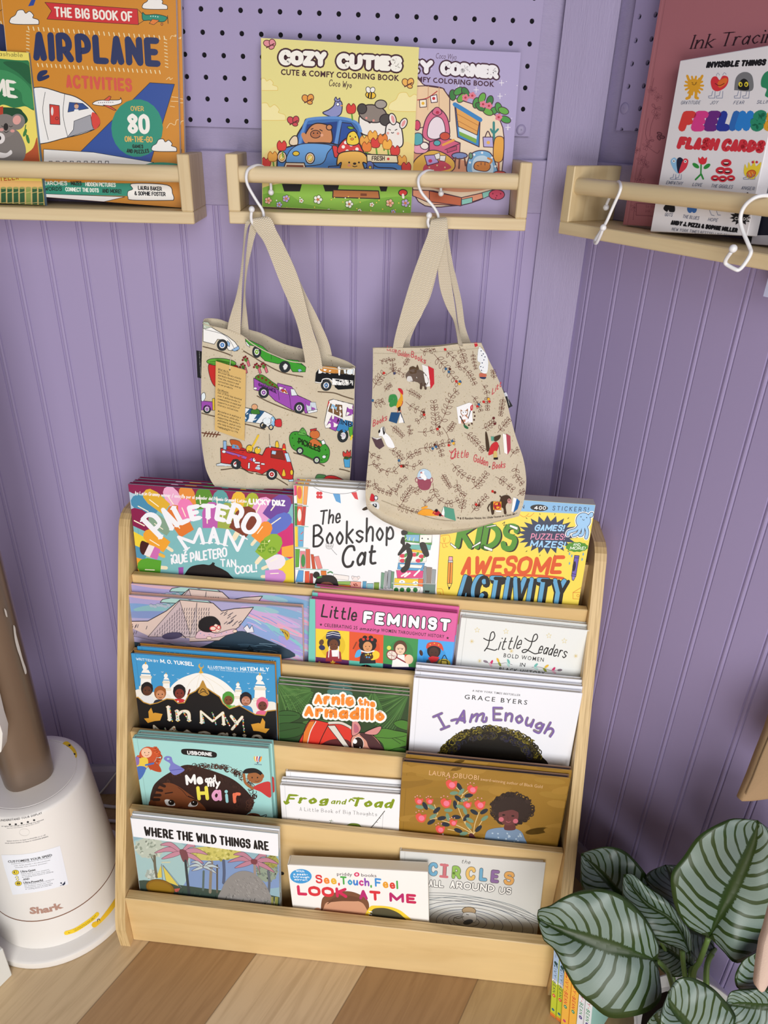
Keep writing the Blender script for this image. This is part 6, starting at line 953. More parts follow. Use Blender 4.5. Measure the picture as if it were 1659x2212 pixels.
def webbing():
    m = bpy.data.materials.new('cotton_webbing'); m.use_nodes = True; nt = m.node_tree; N = nt.nodes; L = nt.links.new; b = N['Principled BSDF']; b.inputs['Roughness'].default_value = .9; b.inputs['Specular IOR Level'].default_value = .1
    uv = N.new('ShaderNodeUVMap'); sx = N.new('ShaderNodeSeparateXYZ'); L(uv.outputs[0], sx.inputs[0])
    def M_(op, *a):
        n = N.new('ShaderNodeMath'); n.operation = op
        for i, q in enumerate(a):
            if hasattr(q, 'links'): L(q, n.inputs[i])
            else: n.inputs[i].default_value = q
        return n.outputs[0]
    z = M_('ABSOLUTE', M_('SUBTRACT', M_('FRACT', M_('MULTIPLY', sx.outputs[0], 6)), .5)); h = M_('ADD', M_('MULTIPLY', M_('SINE', M_('MULTIPLY', M_('ADD', sx.outputs[1], M_('MULTIPLY', z, .0022)), 6.283/.0022)), .5), .5)
    k = M_('MULTIPLY', h, M_('ADD', .55, M_('MULTIPLY', z, .9)))
    cr = N.new('ShaderNodeValToRGB'); e = cr.color_ramp.elements; e[0].color = (*lin('bfae92'), 1); e[1].position = .6; e[1].color = (*lin('e6dcc8'), 1); L(k, cr.inputs[0]); L(cr.outputs[0], b.inputs['Base Color'])
    bp = N.new('ShaderNodeBump'); bp.inputs['Strength'].default_value = .8; bp.inputs['Distance'].default_value = .0008; L(k, bp.inputs['Height']); L(bp.outputs[0], b.inputs['Normal']); return m
web = webbing()
def ribbon(name, secs, parent, th=.0016, label=None):
    """flat strap through cross-sections (left pixel x, y, right pixel x, y, depth left, depth right)"""
    A_ = cr_spline([np.concatenate([aty(s[0], s[1], -s[4]), aty(s[2], s[3], -s[5])]) for s in secs], False, 7); n = len(A_); K = 7; V = []; L = [0.]
    for i in range(1, n): L.append(L[-1]+np.linalg.norm((A_[i][:3]+A_[i][3:]-A_[i-1][:3]-A_[i-1][3:])/2))
    inv = parent.matrix_world.inverted(); G = []; H = []
    for i in range(n):
        a, b = A_[i][:3], A_[i][3:]; t = (A_[min(i+1, n-1)][:3]+A_[min(i+1, n-1)][3:])-(A_[max(i-1, 0)][:3]+A_[max(i-1, 0)][3:]); nr = np.cross(t, b-a); nr = nr/(np.linalg.norm(nr)+1e-12)
        if nr@(EYE-a) < 0: nr = -nr
        G.append([inv @ Vector(a+(b-a)*j/(K-1)+nr*th*.5*(1-.35*abs(2*j/(K-1)-1)**3)) for j in range(K)]); H.append([inv @ Vector(a+(b-a)*j/(K-1)-nr*th*.5) for j in range(K)])
    mb = MB(); mb.grid(G); mb.grid(H)
    o2 = n*K
    for i in range(n-1):
        for j in (0, K-1): mb.f.append((i*K+j, (i+1)*K+j, o2+(i+1)*K+j, o2+i*K+j)); mb.c.append(None); mb.m.append(0)
    me = mb.mesh(name, web, True); uvl = me.uv_layers.new(name='UVMap'); 
    for lp in me.loops: q = lp.vertex_index % (n*K); uvl.data[lp.index].uv = ((q % K)/(K-1), L[q//K])
    o = bpy.data.objects.new(name, me); C.objects.link(o); o.parent = parent
    import bmesh; b = bmesh.new(); b.from_mesh(me); bmesh.ops.recalc_face_normals(b, faces=b.faces); b.to_mesh(me); b.free()
    if label: o['label'] = label
    return o
def resample(P, n):
    P = cr_spline(P, False, 6); L = [0.]
    for i in range(1, len(P)): L.append(L[-1]+np.linalg.norm(P[i]-P[i-1]))
    out = []; j = 0
    for k in range(n):
        s = L[-1]*k/(n-1)
        while j < len(L)-2 and L[j+1] < s: j += 1
        f = (s-L[j])/max(L[j+1]-L[j], 1e-9); out.append(P[j]+(P[j+1]-P[j])*min(1, f))
    return out
def coons(top, right, bottom, left, n, m):
    """pixel boundary curves (top and bottom left-to-right, sides top-to-bottom) -> grid of pixels"""
    T, B, Lf, Rt = resample(top, m), resample(bottom, m), resample(left, n), resample(right, n); G = []
    for i in range(n):
        s = i/(n-1); row = []
        for j in range(m):
            t = j/(m-1); p = (1-s)*T[j]+s*B[j]+(1-t)*Lf[i]+t*Rt[i]-((1-s)*(1-t)*T[0]+(1-s)*t*T[-1]+s*(1-t)*B[0]+s*t*B[-1]); row.append(p)
        G.append(row)
    return G
def pp(t): t = [float(k) for k in t.replace(',', ' ').split()]; return [(t[i], t[i+1]) for i in range(0, len(t), 2)]
def tote(label, pl, top, right, bottom, left, back_top, bulge, depth, art, folds, gus=None):
    t = thing('tote_bag', label, 'bag', pl.mtx(), 'tote bags hanging from S-hooks')
    N_, M_ = 46, 40; px = coons(top, right, bottom, left, N_, M_); uvg = [[pl.uv(*q) for q in r] for r in px]
    us = [q[0] for r in uvg for q in r]; vs = [q[1] for r in uvg for q in r]; u0, u1, v0, v1 = min(us), max(us), min(vs), max(vs)
    def h(u, v):
        a = min(max((u-u0)/(u1-u0), 0), 1); b = min(max((v-v0)/(v1-v0), 0), 1); w = bulge*(max(0, math.sin(math.pi*a))**.6)*(max(0, math.sin(math.pi*(.12+.80*b)))**.8)
        for fu, fv, du, dv, r, amp in folds:
            x, y = a-fu, b-fv; d = abs(x*dv-y*du)/math.hypot(du, dv); al = (x*du+y*dv)/math.hypot(du, dv); w += amp*math.exp(-(d/r)**2)*math.exp(-(al/.32)**2)
        if gus: w -= .75*max(0, gus(u)-v)
        return w
    surf = lambda u, v, w: (u, -h(u, v)-w, v)
    mb = MB(); mb.grid([[surf(q[0], q[1], 0) for q in r] for r in uvg])
    # back panel: same sides, its own top edge, pushed towards the wall in the middle
    pb = coons(back_top, right, bottom, left, N_, M_); B_ = []
    for i, r in enumerate(pb):
        row = []
        for j, q in enumerate(r):
            u, v = pl.uv(*q); s, e = i/(N_-1), j/(M_-1); k = math.sin(math.pi*e)**.55*(1 if s < .85 else math.sqrt(max(0, (1-s)/.15))); d = depth*k; 
            P = hit(*q, pl.P0-pl.n*d, pl.n)-pl.P0; row.append((P@pl.eu, d-h(u, v)*.0, P@pl.ev))
        B_.append(row)
    mb.grid(B_)
    A = Art(pl, (0, 0), None, surf, .011); A.w = 3e-4
    A.clip = None; art(A)
    nb = len(mb.f); mb.add(A.mb.v, A.mb.f, None, 1)
    for i, c in enumerate(A.mb.c): mb.c[nb+i] = c
    o = mb.build('body', [canvas, print_m], t, clean=False)
    me = o.data; me.polygons.foreach_set('use_smooth', [True]*len(me.polygons))
    # hems along the two openings
    hm = MB(); 
    for Gd in ([surf(q[0], q[1], .0002) for q in uvg[0]], B_[0]): hm.tube([Vector(p) for p in Gd], .0009, 6)
    hm.build('hem', canvas, t, smooth=2)
    return t, A, surf
def vehicle_art(A):
    A.view(*K4); B_ = '23262b'; R = random.Random(21)
    A.up(); A.hold += 1
    for k in range(130): x = 140+R.random()*1190; y = 960+R.random()*1200; A.e(x, y, 2.2, 1.6, 'a08d6c', n=6)
    A.hold -= 1
    for q in ('145 1060 230 1080 330 1110 380 1130', '470 1090 540 1130 640 1190 780 1260 940 1290', '580 1440 680 1490 860 1560 1050 1620', '1060 1410 1180 1420 1260 1450 1340 1480', '480 1660 560 1680 640 1705', '870 1890 960 1920 1110 2000', '1230 2030 1270 2040 1310 2055', '290 2035 450 2020 560 2060 700 2080 820 2150', '135 1590 240 1610'): A.l(q, 9, '6a5a48')
    A.l('135 1748 285 1755', 9, '6a4030'); 
    for x in (150, 175, 200, 225, 250): A.l([(x, 1775), (x+22, 1735)], 8, '6a4030', 0)
    # white car
    A.p('146 880 200 900 260 935 340 975 400 1020 436 1070 420 1090 350 1085 330 1050 300 1005 262 1000 235 1040 146 1020', 'f0f0ee', 0, B_, 4); A.p('145 865 185 868 210 905 160 920 145 915', 'b9c6b4', 0, B_, 4); A.l('160 925 300 960 360 1010 400 1080', 3, B_); A.p('375 1082 430 1050 437 1075 400 1094', '8fb4dc', 0, B_, 3); A.p('340 1010 362 1030 356 1058 335 1040', '8fb4dc', 0, B_, 3); wheel(A, 300, 1045, 46, '4f84c4')
    # green open car
    A.p('482 990 620 1050 690 1115 760 1145 900 1160 965 1215 960 1250 860 1252 830 1200 790 1175 745 1190 640 1165 605 1130 590 1080 560 1050 530 1045 495 1040', '3f9a34', 0, B_, 4); A.p('484 1010 512 1035 520 1060 496 1045', 'e9ecec', 0, B_, 3); A.ls('690 1120 692 1165;865 1170 950 1200', 3, B_); A.p('900 1232 920 1225 935 1240 910 1252', '8fb4dc', 0, B_, 2); wheel(A, 575, 1095, 48, '7ab02c', .75); wheel(A, 798, 1212, 48, '7ab02c', .95)
    # strawberry-red van under a green awning
    A.p('190 1205 240 1195 420 1205 400 1300 330 1400 240 1370 200 1290', 'c4312f', 1, B_, 4); A.p('175 1180 210 1155 300 1150 380 1165 410 1185 390 1205 300 1195 230 1205', '5fa83c', 1, B_, 4); A.ls('200 1180 280 1170 360 1180;250 1190 260 1165', 4, '2c5a1c')
    for x, y, r in ((490, 1170, 50), (470, 1225, 50), (580, 1225, 55), (632, 1220, 70)):
        A.p([(x, y-5), (x+20, y-12), (x+34, y+34), (x+18, y+42)], 'd06a7a', 0, B_, 3); A.e(x-2, y-10, 16, 12, '4f7f34', r); dots(A, [(x-18, y-28), (x-4, y-36), (x+10, y-22), (x-26, y-10)], 9, '7a2428')
    # purple pick-up
    A.p('552 1300 735 1380 742 1340 850 1370 900 1440 1000 1490 1045 1540 1040 1570 960 1580 940 1530 895 1515 870 1555 720 1475 675 1430 660 1400 620 1380 590 1400 555 1390', '9a4fae', 0, B_, 4); A.p('570 1285 620 1275 700 1330 740 1360 735 1390 580 1315', '4f7f2c', 1, B_, 3); dots(A, '590 1290 620 1300 650 1315 680 1335 700 1350 720 1370', 9, '7a2a24'); A.p('752 1365 800 1378 828 1430 756 1405', 'f0e9e0', 0, B_, 3); A.p('770 1385 805 1395 820 1422 775 1408', 'b0452c'); A.p('842 1385 872 1392 898 1440 850 1440', 'dfe6ea', 0, B_, 3); A.ls('742 1380 755 1470;830 1400 850 1550;590 1345 735 1420', 3, B_); A.t('GARDENER', 590, 1360, 730, 1418, 26, '3a1f4a', w=.2); A.p('960 1495 1040 1500 1050 1560 975 1568', 'c9d4de', 0, B_, 3); A.ls('985 1500 990 1565;1005 1500 1010 1565;1025 1500 1030 1562', 4, '55606c'); A.p('975 1565 1055 1555 1052 1572 985 1582', 'e9eef2', 0, B_, 3); wheel(A, 632, 1412, 44, '8a4fa0'); wheel(A, 912, 1535, 44, '8a4fa0'); A.e(565, 1380, 14, 9, 'e9e9ec', 0, B_, 2)
    # taxi
    A.p('1065 1210 1355 1235 1348 1290 1062 1265', 'f2f2f0', 0, B_, 3); A.p('1060 1240 1350 1290 1345 1395 1220 1395 1195 1375 1185 1330 1130 1310 1075 1340 1038 1335 1045 1260', '1b1c1f', 0, B_, 3); A.p('1085 1212 1205 1222 1218 1270 1080 1248', 'c98a44', 1, B_, 3); A.p('1240 1232 1340 1240 1335 1290 1235 1275', '5a4a34', 0, B_, 3); A.p('1262 1240 1340 1240 1335 1280 1268 1272', 'e3eef4'); A.ls('1225 1220 1228 1280', 12, 'f2f2f0', 0); A.p('1172 1305 1340 1330 1338 1372 1170 1358', 'f4f4f2', 0, B_, 3); A.t('TAX', 1190, 1356, 1338, 1370, 38, 'f4f4f2', w=.22, out=('2b2c30', 3)); A.l('1040 1330 1085 1335 1100 1310 1150 1310 1190 1350', 7, 'f2f2f0'); wheel(A, 1125, 1358, 44, '5a84b4')
    # purple truck at left, blue striped bottle car, rainbow van
    A.p('132 1490 230 1495 240 1560 132 1565', '9a4fae', 0, B_, 3); A.p('134 1440 158 1425 166 1460 150 1490 134 1490', 'e3eef4', 1, B_, 3); wheel(A, 178, 1555, 34, '8a4fa0'); A.p('222 1470 240 1465 242 1560 224 1560', 'e0c23c', 0, B_, 3)
    A.p('470 1530 560 1545 640 1560 700 1590 725 1620 720 1670 690 1690 600 1655 470 1640', 'e6ecf0', 0, B_, 4); A.p('520 1540 560 1545 500 1640 470 1638 470 1600', '2f5a80'); A.p('600 1552 640 1560 570 1648 540 1645', '2f5a80'); A.p('475 1590 495 1640 470 1640', '7fb4dc'); A.e(705, 1640, 18, 40, '8fc0e4', 0, B_, 3); A.p('722 1630 768 1622 772 1678 726 1675', 'c8353a', 1, B_, 3); A.e(660, 1635, 36, 24, 'dfeaf0', 0, B_, 3); wheel(A, 628, 1670, 28, 'd0a83c'); wheel(A, 690, 1685, 22, 'd0a83c'); A.p('532 1575 545 1540 590 1545 600 1580', '3f7a34', 1, B_, 3); A.e(560, 1525, 24, 22, 'd9a37a', 0, B_, 3)
    A.p('1150 1480 1180 1470 1340 1520 1335 1690 1120 1700 1110 1660 1130 1560', 'f0eeec', 0, B_, 4); A.p('1180 1470 1145 1480 1130 1540 1150 1500', 'c8353a'); A.p('1160 1505 1250 1520 1255 1620 1140 1570', '7a5a3c', 0, B_, 3); A.p('1170 1510 1215 1515 1205 1560 1160 1545', '8fc0e4'); A.p('1290 1540 1340 1525 1340 1600 1280 1610', '9a4fae', 0, B_, 3); A.p('1170 1600 1240 1630 1200 1730 1125 1690', '9a4fae', 0, B_, 3); A.p('1240 1630 1335 1660 1335 1700 1260 1750 1200 1720', '3f86c0', 0, B_, 3); A.p('1300 1700 1335 1690 1335 1790 1310 1770', '58a83c', 0, B_, 3); A.t('RAINB', 1165, 1650, 1332, 1703, 40, '1f2030', w=.16, ser=.1); wheel(A, 1256, 1768, 52, '9a6ab0', .85); A.l('1320 1800 1330 1770', 14, 'e8cf3a', 0)
    # pickle-green car
    A.p('835 1760 870 1720 940 1730 1010 1770 1100 1810 1150 1870 1140 1950 1090 1975 1020 1940 900 1880 850 1840', '3f9434', 1, B_, 4); A.p('905 1740 915 1715 940 1690 965 1720 968 1750', '5fa84c', 1, B_, 3); A.e(938, 1706, 10, 9, '5fa84c', 0, B_, 2); A.p('995 1830 1000 1790 1040 1780 1090 1830 1060 1845', 'c9703c', 1, B_, 3); A.e(1035, 1745, 40, 34, 'c9703c', 20, B_, 3); A.p('998 1705 1050 1698 1046 1716 1002 1720', 'c8353a', 0, B_, 3); A.t('PICKLES', 905, 1815, 1080, 1890, 50, '1f3a1a', w=.2, ser=.1); dots(A, '860 1770 880 1740 1000 1770 980 1755 1120 1870 1130 1910 900 1800 870 1830 1090 1950 1060 1935', 5, '1f4a1a'); A.p('1085 1800 1105 1790 1120 1820 1095 1830', 'eef3f6', 0, B_, 3); A.e(1108, 1925, 15, 13, 'dfe9ef', 0, B_, 3); wheel(A, 918, 1872, 30, '8fae7a'); wheel(A, 1050, 1950, 30, '8fae7a')
    # fire engine
    A.p('288 1860 480 1870 560 1895 620 1910 650 1850 690 1840 800 1860 840 1940 868 2040 860 2110 780 2095 740 2035 700 2015 650 2040 620 2060 460 2015 420 1950 390 1945 366 1985 290 1978', 'c5302f', 0, B_, 5); A.p('310 1800 335 1800 335 1870 310 1868', '8fb4dc', 0, B_, 3); A.p('340 1840 470 1850 560 1890 470 1885 340 1868', 'b52a2a', 0, B_, 3); A.p('325 1875 545 1930 540 1955 330 1895', '9a5fb0', 0, B_, 3); A.e(315, 1886, 16, 12, 'dfe6ec', 0, B_, 3); A.e(556, 1946, 12, 17, 'dfe6ec', 0, B_, 3); A.p('365 1790 440 1800 460 1850 390 1845', 'b8582c', 1, B_, 3); A.p('385 1825 450 1835 440 1862 378 1855', '5fa0d0')
    A.l('500 1850 540 1840 590 1750', 16, 'e3bf3a'); A.e(520, 1855, 26, 30, 'e3bf3a', 0, B_, 4); A.e(582, 1872, 24, 28, 'e3bf3a', 0, B_, 4); A.e(592, 1868, 11, 20, 'bcd6ea', 0, B_, 3); A.p('690 1870 780 1870 800 1945 688 1925', '7a3426', 0, B_, 3); A.p('700 1870 730 1875 725 1900 695 1895', 'a9d0ea'); A.p('795 1890 825 1890 848 1960 815 1960', 'b9d8ee', 0, B_, 3); A.l('683 1830 683 1842', 12, 'b9c6d0', 0); A.l('676 1740 680 1825', 3, '55504a', 0); A.p('725 1840 728 1800 745 1798 752 1842', 'e8c23a', 1, B_, 3); A.p('780 1860 785 1820 800 1820 806 1864', 'd8402f', 1, B_, 3); A.p('782 1852 804 1854 804 1866 782 1864', 'e8c23a')
    for q in ('570 1985 600 1985 600 2000 568 2000', '560 1960 600 1965 600 1980 560 1975', '510 1965 524 1965 522 2010 508 2010', '610 1970 640 1972 640 1986 610 1984'): A.p(q, 'dfe6ec', 0, B_, 3)
    A.e(582, 2015, 22, 14, 'b9d0e0', 0, B_, 3); A.p('252 1990 290 1978 380 1990 376 2000 255 2002', 'cfdce6', 0, B_, 3); A.p('775 2070 790 2015 805 2070', 'e3bf3a', 1, B_, 3); A.e(852, 2045, 12, 22, 'e3bf3a', 0, B_, 3); A.p('826 2105 868 2100 866 2118 830 2120', 'b9d4ec', 0, B_, 3); wheel(A, 412, 1985, 44, 'b52a2a'); wheel(A, 695, 2060, 46, 'b52a2a')
    # red rounded car and a potted plant at the right edge
    A.p('1010 2175 1060 2120 1130 2080 1200 2085 1280 2130 1310 2190', 'c5302f', 1, B_, 4); A.p('1085 2150 1140 2100 1180 2105 1180 2160', 'cfe3ee', 0, B_, 3); A.p('1195 2105 1260 2130 1290 2170 1200 2165', 'e8d86a', 0, B_, 3); A.p('1040 2090 1060 2065 1120 2075 1100 2100 1050 2105', '4a7a4a', 1, B_, 3); A.p('1262 1950 1315 1945 1312 2020 1272 2015', '4f9fd0', 0, B_, 3); A.e(1295, 1940, 30, 16, '3a5a2c'); A.p('1262 1930 1258 1890 1280 1905 1290 1880 1305 1900 1318 1885 1315 1935', 'c8403a', 1, B_, 3)
BP1 = Plane(np.array([0, -.1135, .80]), (1, 0, 0), (0, 0, 1))
bag1, A1, surf1 = tote('canvas tote bag printed with colorful cars and trucks, hanging on the left', BP1,
    pp('438.7 698 453.8 703 492.3 711.3 522.5 722 546.6 740 570.7 753.5 594.8 764 628 776.4 657 780 686 787 724.7 794.5 750 796 767.5 793'),
    pp('767.5 793 766 848 764.7 894 760.7 961.7 757 1020 752 1070'), pp('492 1076 560 1084 640 1088 700 1084 752 1070'), pp('438.7 698 435.7 800 435 891 435 948 440.7 991.5 446 1015 458 1040 472 1060 492 1076'),
    pp('438.7 698 443 689 470.6 690 491 697 540.5 713.8 564.7 721 612.9 743.9 653.5 754.7 700 765 746.4 780 767.5 793'), .011, .020, vehicle_art, [(.30, .06, 0, 1, .035, .004), (.32, .12, .3, 1, .02, -.003), (.72, .62, .7, -.7, .07, -.004), (.62, .80, .8, -.5, .06, .003), (.08, .10, .6, .5, .03, -.003)])
def sec(t, d0, d1):
    q = pp(t); return q
def straps(t, rows, label=None): return ribbon('handle', rows, t, label=label)
straps(bag1, [(490.8, 714, 519.3, 726, .1165, .1185), (494, 695, 520, 701, .1155, .117), (499, 677, 521, 677, .115, .116), (511, 636, 522.5, 625, .1135, .114), (519.3, 590, 526, 568.5, .112, .112), (524.7, 535, 529, 528, .111, .110), (527.5, 500, 534, 495, .110, .109), (530.5, 481, 541.5, 481, .109, .108), (536, 476, 552, 474.5, .1075, .1045), (543, 473.5, 567, 469, .1095, .107), (545.5, 476, 579, 469, .1115, .1115), (546.5, 486, 588, 476, .1125, .1135), (556, 503, 598, 500, .113, .1145), (573.6, 530, 613, 528, .114, .1155), (606, 612, 645, 601, .1155, .117), (638.6, 690.5, 671, 698.6, .118, .1195), (655, 757, 690, 757, .121, .122), (660, 790, 697, 798, .122, .122)])
straps(bag1, [(519.3, 735, 539.7, 740, .098, .097), (520, 716, 538, 718, .099, .098), (523.5, 677, 535, 690, .101, .100), (527.2, 622.7, 530, 636, .1035, .102), (530.2, 568.5, 534, 585, .105, .1035), (534.2, 527.8, 542, 546, .106, .1045), (538.3, 497, 551, 510, .1065, .105), (543.4, 481, 561, 487, .107, .1055), (553, 476, 578, 480, .108, .106), (566, 488, 592, 490, .108, .106), (585, 522, 610, 522, .108, .106), (612, 575, 638.6, 587, .108, .106), (640, 625, 661, 636, .107, .105), (667, 690, 687.5, 688, .105, .103), (686, 742, 712, 746, .101, .099), (696, 800, 722, 800, .098, .096)])
# side label and hanging card of the vehicle bag
def card(name, quad, Y, th, col, art, t, mtl=ink_matte, label=None):
    P = [Vector(aty(x, y, -d)) for (x, y), d in zip(quad, Y)]; pl = Plane(np.array(P[3]), np.array((P[2]-P[3]).normalized()), np.array(((P[0]-P[3])-(P[2]-P[3])*((P[0]-P[3]).dot(P[2]-P[3])/(P[2]-P[3]).length_squared)).normalized()))
    P[1] = Vector(hit(*quad[1], pl.P0, pl.n)); inv = t.matrix_world.inverted(); mb = MB(); F_ = [inv @ p for p in P]; n = (inv.to_3x3() @ Vector(pl.n)).normalized(); mb.add([*F_, *[p-n*th for p in F_]], [(3, 2, 1, 0), (4, 5, 6, 7), (0, 1, 5, 4), (1, 2, 6, 5), (2, 3, 7, 6), (3, 0, 4, 7)], col)
    A = Art(pl, surf=lambda u, v, w: tuple(inv @ Vector(pl.pt(u, v, w)))); art(A); k = len(mb.f); mb.add(A.mb.v, A.mb.f); mb.c[k:] = A.mb.c
    o = mb.build(name, mtl, t, clean=False); 
    if label: o['label'] = label
    return o
def a_label(A): A.view(*K4); A.b('OUT OF PRINT', 112, 1118, 124, 1315, 22, 'f0f0f2', .035)
card('side_label', [(424, 757), (440, 760), (438, 818), (426.5, 815.5)], (.106, .108, .108, .106), .0006, '17171d', a_label, bag1)
def a_tag(A):
    A.view(420, 680, 8.295); A.e(632, 985, 15, 13, '4a4030')
    for i, (s_, x1, b) in enumerate((('What We Do.', 620, 0), ('We scour library stacks', 832, 0), ('and dusty bookstores to', 826, 0), ('find the classics and', 790, 0), ('curiosities that end up', 828, 0), ('on our products.', 690, 0))):
        y = 985+54*i; A.t(s_, 420, y, x1, y+(x1-420)*.30, 34, '3a2f1a', w=.15, ser=.1, sp=.34); 
    A.l('420 995 625 1062', 4, '3a2f1a', 0); A.view(*K4)
    for i, (s_, x1) in enumerate((('Our Mission.', 345), ('Out of Print has donated', 448), ('over 5 million books to', 436), ('communities in need and', 442), ('supports a variety of', 432), ('literacy initiatives.', 424), ('', 0), ('We believe in making a', 440), ('difference, while also', 428), ('supporting the authors,', 440), ('publishers, and artists', 440), ('who help bring these', 428), ('iconic works to life.', 422))):
        if s_: y = 1412+24.5*i; A.t(s_, 258, y, x1, y+(x1-258)*.30, 15, '3a2f1a', w=.15, ser=.1, sp=.34)
    A.l('258 1416 345 1444', 2, '3a2f1a', 0); A.t('outofprint.com', 268, 1712, 340, 1738, 10, '3a2f1a', w=.15)
    for r in (1, .8): A.l([(428+38*r*math.cos(6.283*k/24), 1728+48*r*math.sin(6.283*k/24)) for k in range(24)], 2, 'd9bf85', 0, 1)
card('paper_tag', [(466, 780), (531, 800), (528, 952), (464, 929)], (.1265, .130, .130, .1275), .0007, 'd3b06c', a_tag, bag1)
tg = MB().tube([Vector(bag1.matrix_world.inverted() @ Vector(aty(x, y, -d))) for x, y, d in ((496.5, 798, .1292), (497, 789, .1265), (498, 775, .122), (500, 760, .120))], .0004, 6); tg.build('tag_thread', mat('thread', 'e4dccb', .8), bag1, smooth=2)
# ---- leafy bag
def leafy_art(A):
    A.view(*K5); D = '6a3a30'; R = random.Random(31)
    A.up(); A.hold += 1
    for k in range(140): x = 130+R.random()*1020; y = 930+R.random()*1180; A.e(x, y, 2, 1.5, 'a08d6c', n=6) if 100+R.random()*60 < x < 850+.22*(y-900) else None
    A.hold -= 1
    for t, n, ln, lw in (('185 990 220 1000 255 985', 4, 26, 6), ('280 1090 275 1020 270 980', 4, 30, 8), ('345 1035 365 1005 380 980', 4, 24, 6), ('145 1180 180 1120 215 1075', 5, 44, 10), ('240 1085 290 1060 340 1080 350 1110', 4, 34, 8), ('220 1200 240 1170 265 1155', 4, 26, 7), ('365 1190 410 1210 455 1240', 6, 26, 7), ('135 1270 180 1280 215 1265', 4, 40, 8), ('360 1270 410 1310 480 1345 450 1390 420 1400', 6, 36, 9), ('440 1470 500 1470 570 1450 590 1500', 5, 36, 9), ('560 1445 555 1360 545 1265', 8, 42, 10), ('580 1430 620 1350 660 1240 710 1190', 7, 46, 11), ('550 950 590 1000 640 1060 710 1150', 7, 48, 12), ('460 920 500 935 560 915', 4, 34, 8), ('620 910 660 960 700 990 720 1030', 4, 36, 9), ('720 900 740 950 760 1010', 5, 36, 9), ('690 1040 740 1040 790 1090 825 1160', 7, 34, 9), ('810 930 815 990 828 1050', 6, 22, 6), ('950 1120 950 1090 945 1060', 4, 26, 7), ('870 1150 900 1200 905 1330', 7, 28, 8), ('800 1230 830 1260 860 1330', 5, 30, 8), ('1010 1240 1000 1300 990 1360', 7, 26, 8), ('870 1450 910 1430 950 1395', 5, 34, 9), ('970 1475 1010 1430 1055 1380', 5, 36, 9), ('630 1475 660 1440 680 1410', 5, 30, 8), ('750 1475 790 1500 840 1550 880 1600', 7, 36, 9), ('260 1430 300 1460 340 1500', 6, 28, 8), ('380 1500 390 1465 380 1430', 4, 22, 6), ('450 1580 530 1570 610 1545 690 1535', 7, 40, 10), ('110 1700 160 1690 200 1740', 4, 32, 8), ('250 1590 300 1610 340 1660', 5, 36, 9), ('200 1720 270 1740 330 1690 420 1700 470 1660', 7, 36, 10), ('360 1660 400 1620 460 1600', 5, 34, 9), ('150 1790 165 1850 210 1870 270 1890', 7, 28, 8), ('240 1830 290 1870 330 1800 370 1770', 6, 32, 9), ('600 1750 625 1790 655 1840', 7, 26, 8), ('670 1680 710 1730 760 1770 820 1790', 6, 38, 10), ('800 1850 850 1810 900 1745', 6, 38, 10), ('960 1770 1010 1800 1080 1860', 5, 38, 10), ('1110 1690 1100 1760 1150 1830', 5, 38, 10), ('1060 1640 1090 1600 1125 1590', 3, 30, 8), ('540 1810 560 1900 640 1950 720 1920', 8, 40, 11), ('700 1790 710 1860 760 1900', 5, 34, 9), ('330 1960 360 1900 400 1840', 6, 36, 10), ('400 1880 440 1860 470 1830', 4, 34, 9), ('470 1920 500 1940 530 1910', 3, 30, 8), ('300 1950 350 1990 440 2010', 6, 36, 9), ('730 2010 740 1950 750 1920', 4, 34, 9), ('800 2010 840 1960 900 1900', 6, 38, 10), ('1110 1900 1140 1880 1165 1870', 3, 30, 8), ('110 1600 140 1630 200 1650', 3, 28, 8), ('100 1860 110 1830 112 1800', 3, 26, 7), ('560 1540 590 1590 600 1640', 4, 30, 8), ('605 1440 640 1500 645 1560', 0, 20, 6)): sprig(A, t, D, 2.3, max(2, round(n*.8)), ln*.9, lw*.8) if n else A.l(t, 2.3, D)
    for x, y, c in ((215, 1078, 'c8352f'), (480, 1340, '5a3226'), (482, 1355, 'c8352f'), (583, 1436, '5a3226'), (570, 1450, 'c8352f'), (628, 1050, '3a648c'), (655, 1052, '5a3226'), (648, 1070, '3a648c'), (697, 1133, 'c8352f'), (722, 1135, '3a648c'), (718, 1150, 'e8b03a'), (645, 1558, 'c8352f'), (668, 1530, '3a648c'), (676, 1545, 'e8b03a'), (552, 1555, '5a3226'), (538, 1580, '3a648c'), (560, 1568, '3a648c'), (315, 1662, '3a648c'), (330, 1700, 'c8352f'), (345, 1700, '5a3226'), (880, 1270, 'c8352f'), (912, 1252, 'e8b03a'), (918, 1268, 'c8352f'), (848, 1288, '3a648c'), (838, 1300, 'c8352f'), (945, 1378, '6a3030'), (952, 1415, '6a3030'), (940, 1868, 'c8352f'), (956, 1876, '5a3226'), (830, 1955, 'c8352f'), (848, 1962, '5a3226'), (140, 1262, '3a648c'), (625, 920, 'c8352f'), (285, 1080, '4a4a6a')): A.e(x, y, 9, 9, c, n=12)
    rc = 'c94a54'
    A.t('Little', 235, 925, 300, 945, 34, rc, w=.1, sl=.2); A.t('Golden', 305, 960, 385, 975, 36, rc, w=.1, sl=.2); A.t('Books', 395, 970, 495, 1020, 44, rc, w=.1, sl=.15); A.t('Books', 140, 1440, 235, 1392, 44, rc, w=.1, sl=.1); A.t('Little', 655, 1645, 775, 1640, 52, rc, w=.09, sl=.2); A.t('Golden', 808, 1665, 905, 1700, 50, rc, w=.09, sl=.2); A.t('Books', 935, 1720, 1025, 1712, 48, rc, w=.09, sl=.15); A.t('Litt', 935, 1225, 1000, 1165, 40, rc, w=.1, sl=.15)
    A.l('650 1595 665 1610 690 1580 680 1640 660 1650', 5, rc); dots(A, '918 1703', 5, BLK)
